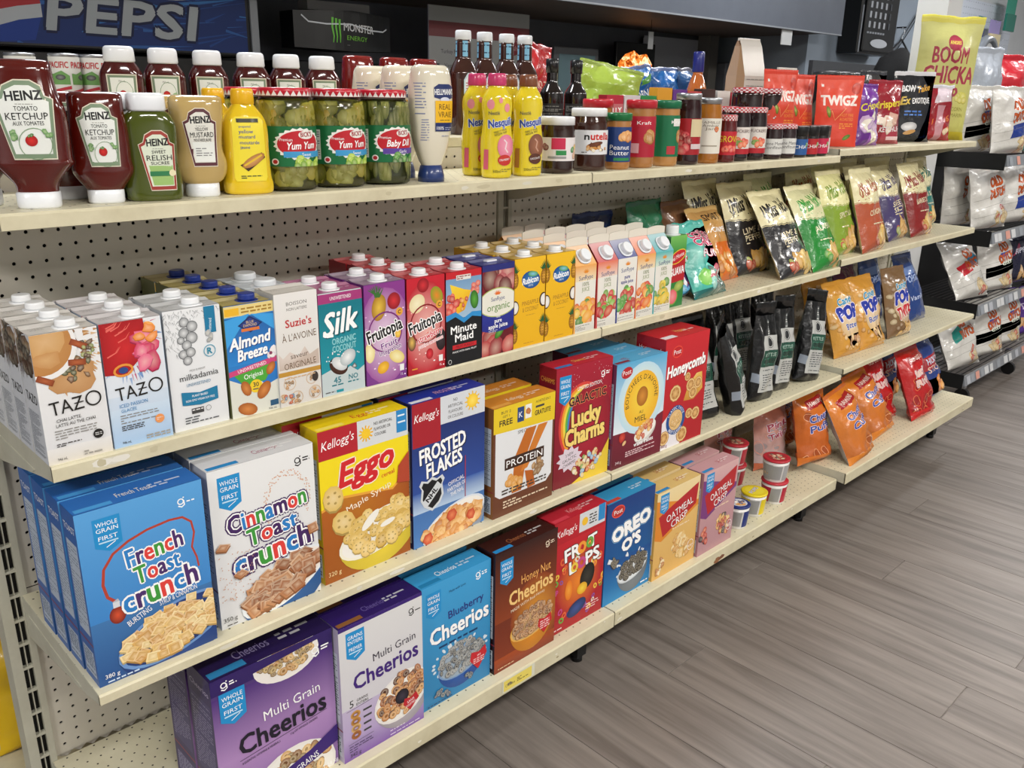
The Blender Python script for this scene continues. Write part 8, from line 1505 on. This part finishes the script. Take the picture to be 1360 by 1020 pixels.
A = cut_art(A, [50 * i / 12 for i in range(1, 12)], []); mb = MB(); emit(A, lambda u, v, l: (-.16 + u / 100 * .86, -.06 * math.cos((u * .86 + 2) / 47 * PI - PI / 2) - .0015 - l * 3, 1.630 + v / 100), mb); mb.obj('sign_print', LABEL, t)
MB().box(-.1, .02, 1.775, .2, .09, 1.81, '#888').obj('paper_cups', LABEL, t)
# menu boards and papers pinned at the back
def board(name, label, x0, z0, x1, z1, y, art_, cat='sign', th=.008):
    t = empty(name, ((x0 + x1) / 2, y, z0)); tag(t, label, cat); w_ = x1 - x0; MB().box(-w_ / 2, 0, 0, w_ / 2, th, z1 - z0, '#aab', .001).obj('backing_board', LABEL, t); mb = MB(); emit(art_, lambda u, v, l: (-w_ / 2 + u / 100, -.0006 - l * 3, v / 100), mb); mb.obj('printed_sheet', LABEL, t)
A = Art(64, 44, '#9a9c9c', '#a4a6a6', 2); A.r(0, 31, 64, 37.5, '#7a3c40'); A.fan(A.el(52, 31, 8.5, 6.5), '#7c2c34', '#8a343c'); A.t('MENU', 52, 31, 2.4, '#c8a0a0', 9, 0, .03); A.t('Fresh', 52, 27, 2.2, '#c8a0a0', 8, 0, .03)
for i, s_ in enumerate(('Turkey Provolone', 'Veggie & Ranch', 'BBQ Chicken', 'Ham and Egg')): A.t(s_, 16 + i * 2, 24 - i * 6, 1.7, '#4a4c50', 18, 0)
A.r(2.5, 17, 6, 19.4, '#2c2e32')
board('menu_board', 'pale menu sheet with a maroon band on the dark back wall', 2.32, 1.40, 2.96, 1.84, 2.0, A)
A = Art(70, 46, '#a9acb4', '#b2b5bd', 3); A.r(14, 26, 19, 28, '#6a6e78'); A.r(48, 12, 62, 34, '#b6bac2'); A.ring(56, 30, 3, 1, .3, '#8a8e98')
board('notice_sheet', 'large blank pale sheet on the dark back wall behind the blue bags', 4.40, 1.38, 4.98, 1.825, 2.40, A)
WD = painted('grey_post', '#75726c', '#66635e', 4, .6)
t = plain_box('dividing_post', 5.0, 2.30, 0, 5.1, 2.40, 1.87, WD); tag(t, 'grey vertical post beside the pale sheet under the fascia', 'post')
# tall grey cabinets under the fascia
t = plain_box('back_counter', 5.13, 2.25, 0, 5.28, 2.42, 1.70, WALLD, bev=.004); tag(t, 'dark grey counter back panel under the fascia', 'counter')
t = empty('counter_screen', (5.55, 1.50, 0)); tag(t, 'dark slate privacy panel standing beside the microwave', 'panel'); MB().box(-.62, 0, 0, .30, .03, 1.70, '#333', .002).obj('panel_sheet', mat('slate_panel', '#3a3c40', rough=.5), t); MB().box(.30, -.004, 0, .315, .034, 1.70, '#555').obj('edge_trim', GREYP, t)
# soffit with slate fascia
s_ = struct(plain_box('trim_1', .2, 1.6, 1.872, 5.28, 2.45, 1.885, UNDER)); f_ = struct(plain_box('trim_2', .2, 1.585, 1.868, 5.42, 1.6, 2.9, FASC))
struct(plain_box('trim_3', .2, 1.583, 1.866, 5.42, 1.602, 1.874, GREYP))
t = plain_box('hanging_card', 4.70, 1.60, 1.78, 4.82, 1.606, 1.866, LABEL); me = t.data; tag(t, 'small white card hanging below the slate fascia', 'card'); t.data.color_attributes[0].data.foreach_set('color', [.55, .56, .55, 1] * 8)
# monitor and hanging tag
t = empty('counter_monitor', (3.66, 2.30, 1.31)); tag(t, 'grey framed counter monitor behind the barbecue sauce', 'monitor'); MB().box(-.19, 0, .08, .19, .03, .42, '#80858c', .006).obj('screen_frame', GREYP, t); MB().box(-.155, -.002, .12, .155, .0, .38, '#9fc0cc').obj('screen', mat('pale_screen', '#8fb0bc', rough=.2), t); MB().box(-.03, .01, -.0, .03, .03, .09, '#555').obj('stand', GREYP, t)
t = plain_box('till_counter', 2.4, 2.22, 0, 4.7, 2.42, 1.30, WALLD, bev=.004); tag(t, 'dark till counter behind the middle of the shelving', 'counter')
t = empty('hanging_tag', (3.82, 1.9, 1.84)); tag(t, 'small white tag hanging from a cord under the soffit', 'tag'); MB().box(-.022, 0, -.12, .022, .004, -.03, '#ccd0d4').obj('tag_card', LABEL, t); MB().box(-.001, .001, -.03, .001, .003, .032, '#222').obj('cord', BLACKP, t)
# flame picture: a glowing picture screen
t = empty('picture_screen', (4.09, 2.28, 1.42)); tag(t, 'small screen showing orange flames behind the green bag', 'screen'); MB().box(-.10, 0, -.12, .28, .03, .36, '#111', .004).obj('screen_frame', BLACKP, t)
FL = mat('flame_screen', '#000000', rough=.3); nt = FL.node_tree; b = nt.nodes['Principled BSDF']; tc = nt.nodes.new('ShaderNodeTexCoord'); nz = nt.nodes.new('ShaderNodeTexNoise'); nz.inputs['Scale'].default_value = 22; nz.inputs['Detail'].default_value = 5; nz.inputs['Distortion'].default_value = 1.5; rp = nt.nodes.new('ShaderNodeValToRGB'); e = rp.color_ramp.elements
e[0].position = .38; e[0].color = (.25, .03, .0, 1); e[1].position = .62; e[1].color = (1, .8, .45, 1); x = e.new(.5); x.color = (1, .25, .03, 1); nt.links.new(tc.outputs['Object'], nz.inputs[0]); nt.links.new(nz.outputs[0], rp.inputs[0]); nt.links.new(rp.outputs[0], b.inputs['Emission Color']); b.inputs['Emission Strength'].default_value = 1.6
P = [(-.09 + .34 * u, v) for u, v in ((0, .12), (.3, .06), (.7, .05), (1, .1), (1.0, .24), (.82, .3), (.6, .29), (.45, .315), (.2, .29), (.02, .24))]; MB().add([(x, -.002, z) for x, z in P], [tuple(range(10))], '#fff').obj('flame_picture', FL, t)
# microwave on a wall bracket
t = empty('wall_appliance', (5.96, 1.745, 1.775)); tag(t, 'black wall mounted appliance with rows of keypad buttons, right of the slate fascia', 'appliance')
MB().box(-.27, -.15, 0, .27, 0, .62, '#101113', .01).obj('cabinet', BLACKP, t); MB().box(-.262, -.156, .008, -.255, -.1502, .30, '#9a9ea2').obj('edge_trim', GREYP, t)
MB().box(-.235, -.168, .012, .262, -.1502, .6, '#2c2e32', .012).obj('control_panel', BLACKP, t)
MB().box(-.17, -.1705, .48, .14, -.1682, .58, '#08090a').obj('display', BLACKP, t)
for r_ in range(5):
    for c in range(5): MB().box(-.19 + c * .075, -.1725, .165 + r_ * .062, -.165 + c * .075, -.1682, .205 + r_ * .062, '#a8acb2' if c < 4 else '#3c4046', .001).obj('key', PLAST, t)
for k in range(7): MB().box(-.20 + k * .04, -.171, .128, -.172 + k * .04, -.1682, .14, '#8a8e94').obj('small_key', PLAST, t)
m = MB(); m.add([(-.0 + .13 * math.cos(a), -.1685 - j * .004, .07 + .026 * math.sin(a) * 1.1) for j in (0, 1) for a in [i * PI / 10 for i in range(20)]], [tuple(range(39, 19, -1))] + [(i, (i + 1) % 20, 20 + (i + 1) % 20, 20 + i) for i in range(20)], '#b8bcc2'); m.obj('name_plate', PLAST, t)
def tube(pts, r, n=8):
    m = MB(); V = []; F = []; P = [Vector(p) for p in pts]
    for i, p in enumerate(P):
        d_ = (P[min(len(P) - 1, i + 1)] - P[max(0, i - 1)]).normalized(); a = d_.orthogonal().normalized(); b_ = d_.cross(a)
        if i and a.dot(la) < 0: pass
        la = a
        V += [tuple(p + r * (a * math.cos(2 * PI * k / n) + b_ * math.sin(2 * PI * k / n))) for k in range(n)]
    for i in range(len(P) - 1): F += [(i * n + k, i * n + (k + 1) % n, (i + 1) * n + (k + 1) % n, (i + 1) * n + k) for k in range(n)]
    return m.add(V, F, '#111', True)
# wires down the blue wall
for k, (x0, z0, x1, z1) in enumerate(((7.0, 2.16, 6.25, 1.60), (6.96, 2.16, 6.15, 1.58))):
    o = tube([(x0 + (x1 - x0) * i / 8 - 6, 0, z0 + (z1 - z0) * i / 8 - .05 * math.sin(i / 8 * PI)) for i in range(9)], .004).obj('cable', BLACKP, None, (6, 1.735, 0)); tag(o, 'black cable sagging across the blue grey wall, %s' % ['upper one', 'lower one'][k], 'cable', 'wall cables')
# cap on a hook and a hanger
t = empty('knit_cap', (5.35, .98, 1.52)); tag(t, 'black cap hanging beside the white pillar', 'cap')
m = MB(); secs = [(0, .14, .10), (.03, .15, .11), (.09, .14, .10), (.15, .10, .08), (.19, .05, .04, .05), (.21, .015, .012, .08)]; m.loft(secs, 24, 2, col='#0e0f11'); m.obj('cap_body', mat('black_knit', '#0d0e10', rough=.9, bump=.5, bscale=120), t); t.location = (4.98, 1.02, 1.555)
t2 = empty('wall_hook', (4.98, 1.12, 1.75)); t2.location = (4.98, 1.12, 1.545); tag(t2, 'slim dark stand holding the black cap', 'stand'); MB().box(-.01, -.10, -.01, .01, .6, .0, '#222').obj('arm', BLACKM, t2)
t = empty('clothes_hanger', (5.35, 1.4, 1.80)); tag(t, 'black plastic clothes hanger beside the pillar', 'hanger'); t.location = (6.62, 1.700, 1.80); MB().box(-.005, -.02, .19, .005, .049, .2, '#222').obj('peg', BLACKM, t)
tube([(0, 0, .11), (-.2, 0, 0), (-.21, 0, -.008), (-.2, 0, -.014), (.2, 0, -.014), (.21, 0, -.008), (.2, 0, 0), (0, 0, .11)], .007).obj('hanger_bar', BLACKP, t)
tube([(0, 0, .11), (0, 0, .135)] + [(.03 * math.cos(-PI / 2 + i * PI * 1.3 / 8), 0, .165 + .03 * math.sin(-PI / 2 + i * PI * 1.3 / 8)) for i in range(9)], .004).obj('hook', TIN, t)
# right side pegboard wall with hanging packets
pgw = peg_mesh('wall_pegboard_sheet', 0, 2.0, 0, .9, .0175, .8825, .05, .006)
o = link('wall_pegboard', pgw, mat('white_pegboard', '#d4dae4', rough=.6), None, (7.06, 1.735, 1.40)); tag(o, 'white pegboard wall panel at the far right with hanging packets', 'pegboard')
t = plain_box('pegboard_backing', 7.06, 1.742, 1.40, 9.06, 1.749, 2.3, mat('peg_dark', '#8890a0', rough=.9)); tag(t, 'pale backing sheet behind the white pegboard', 'panel')
def packet(x, z, w_, h_, cols, label, y=1.62):
    t = empty('hanging_packet', (x, y, z)); tag(t, label, 'packet', 'packets hanging on the white pegboard'); m = MB(); n = len(cols)
    for i, c in enumerate(cols): m.box(-w_ / 2, -.02 if i == 0 else -.004, h_ * i / n, w_ / 2, .0, h_ * (i + 1) / n, c, .002)
    m.obj('packet_card', LABEL, t); MB().box(-.002, -.03, h_ * .93, .002, 1.735 - y, h_ * .93 + .005, '#999').obj('hook', TIN, t)
packet(7.95, 1.90, .17, .26, ['#c8b83c', '#2c3c78', '#2c7a8c'], 'yellow and blue battery packet on the pegboard'); packet(8.28, 1.93, .26, .22, ['#d8c8a0', '#9a8cc0'], 'cream and lilac packet on the pegboard'); packet(8.60, 2.08, .24, .28, ['#1f7a68', '#2c9a80'], 'green packet at the right of the pegboard')
packet(7.72, 1.99, .10, .06, ['#3c6a70'], 'tiny dark teal packet on the pegboard'); packet(8.45, 1.78, .22, .10, ['#8a7c60'], 'tan packet low on the pegboard')
# round dial with a thick grey rim
t = empty('round_dial', (5.22, .62, 1.68)); tag(t, 'round white dial with a thick grey rim beyond the yellow popcorn bag', 'dial')
m = MB(); n = 36
def ringv(R_, y): return [(R_ * math.cos(2 * PI * i / n), y, R_ * math.sin(2 * PI * i / n)) for i in range(n)]
rings = [ringv(.135, .03), ringv(.15, .0), ringv(.14, -.03), ringv(.115, -.03), ringv(.11, -.012)]; vs = sum(rings, [])
fs = [(k * n + i, (k + 1) * n + i, (k + 1) * n + (i + 1) % n, k * n + (i + 1) % n) for k in range(4) for i in range(n)] + [tuple(range(n))]; m.add(vs, fs, '#7c828a', True); m.obj('rim', PLAST, t); MB().add(ringv(.112, -.014), [tuple(range(n - 1, -1, -1))], '#e4e8ec').obj('face', PLAST, t)
MB().loft([(-1.68, .12, .12), (-1.66, .12, .12), (-1.65, .018, .018), (-.13, .018, .018)], 16, 2, col='#8a9098').obj('stand_column', PLAST, t)
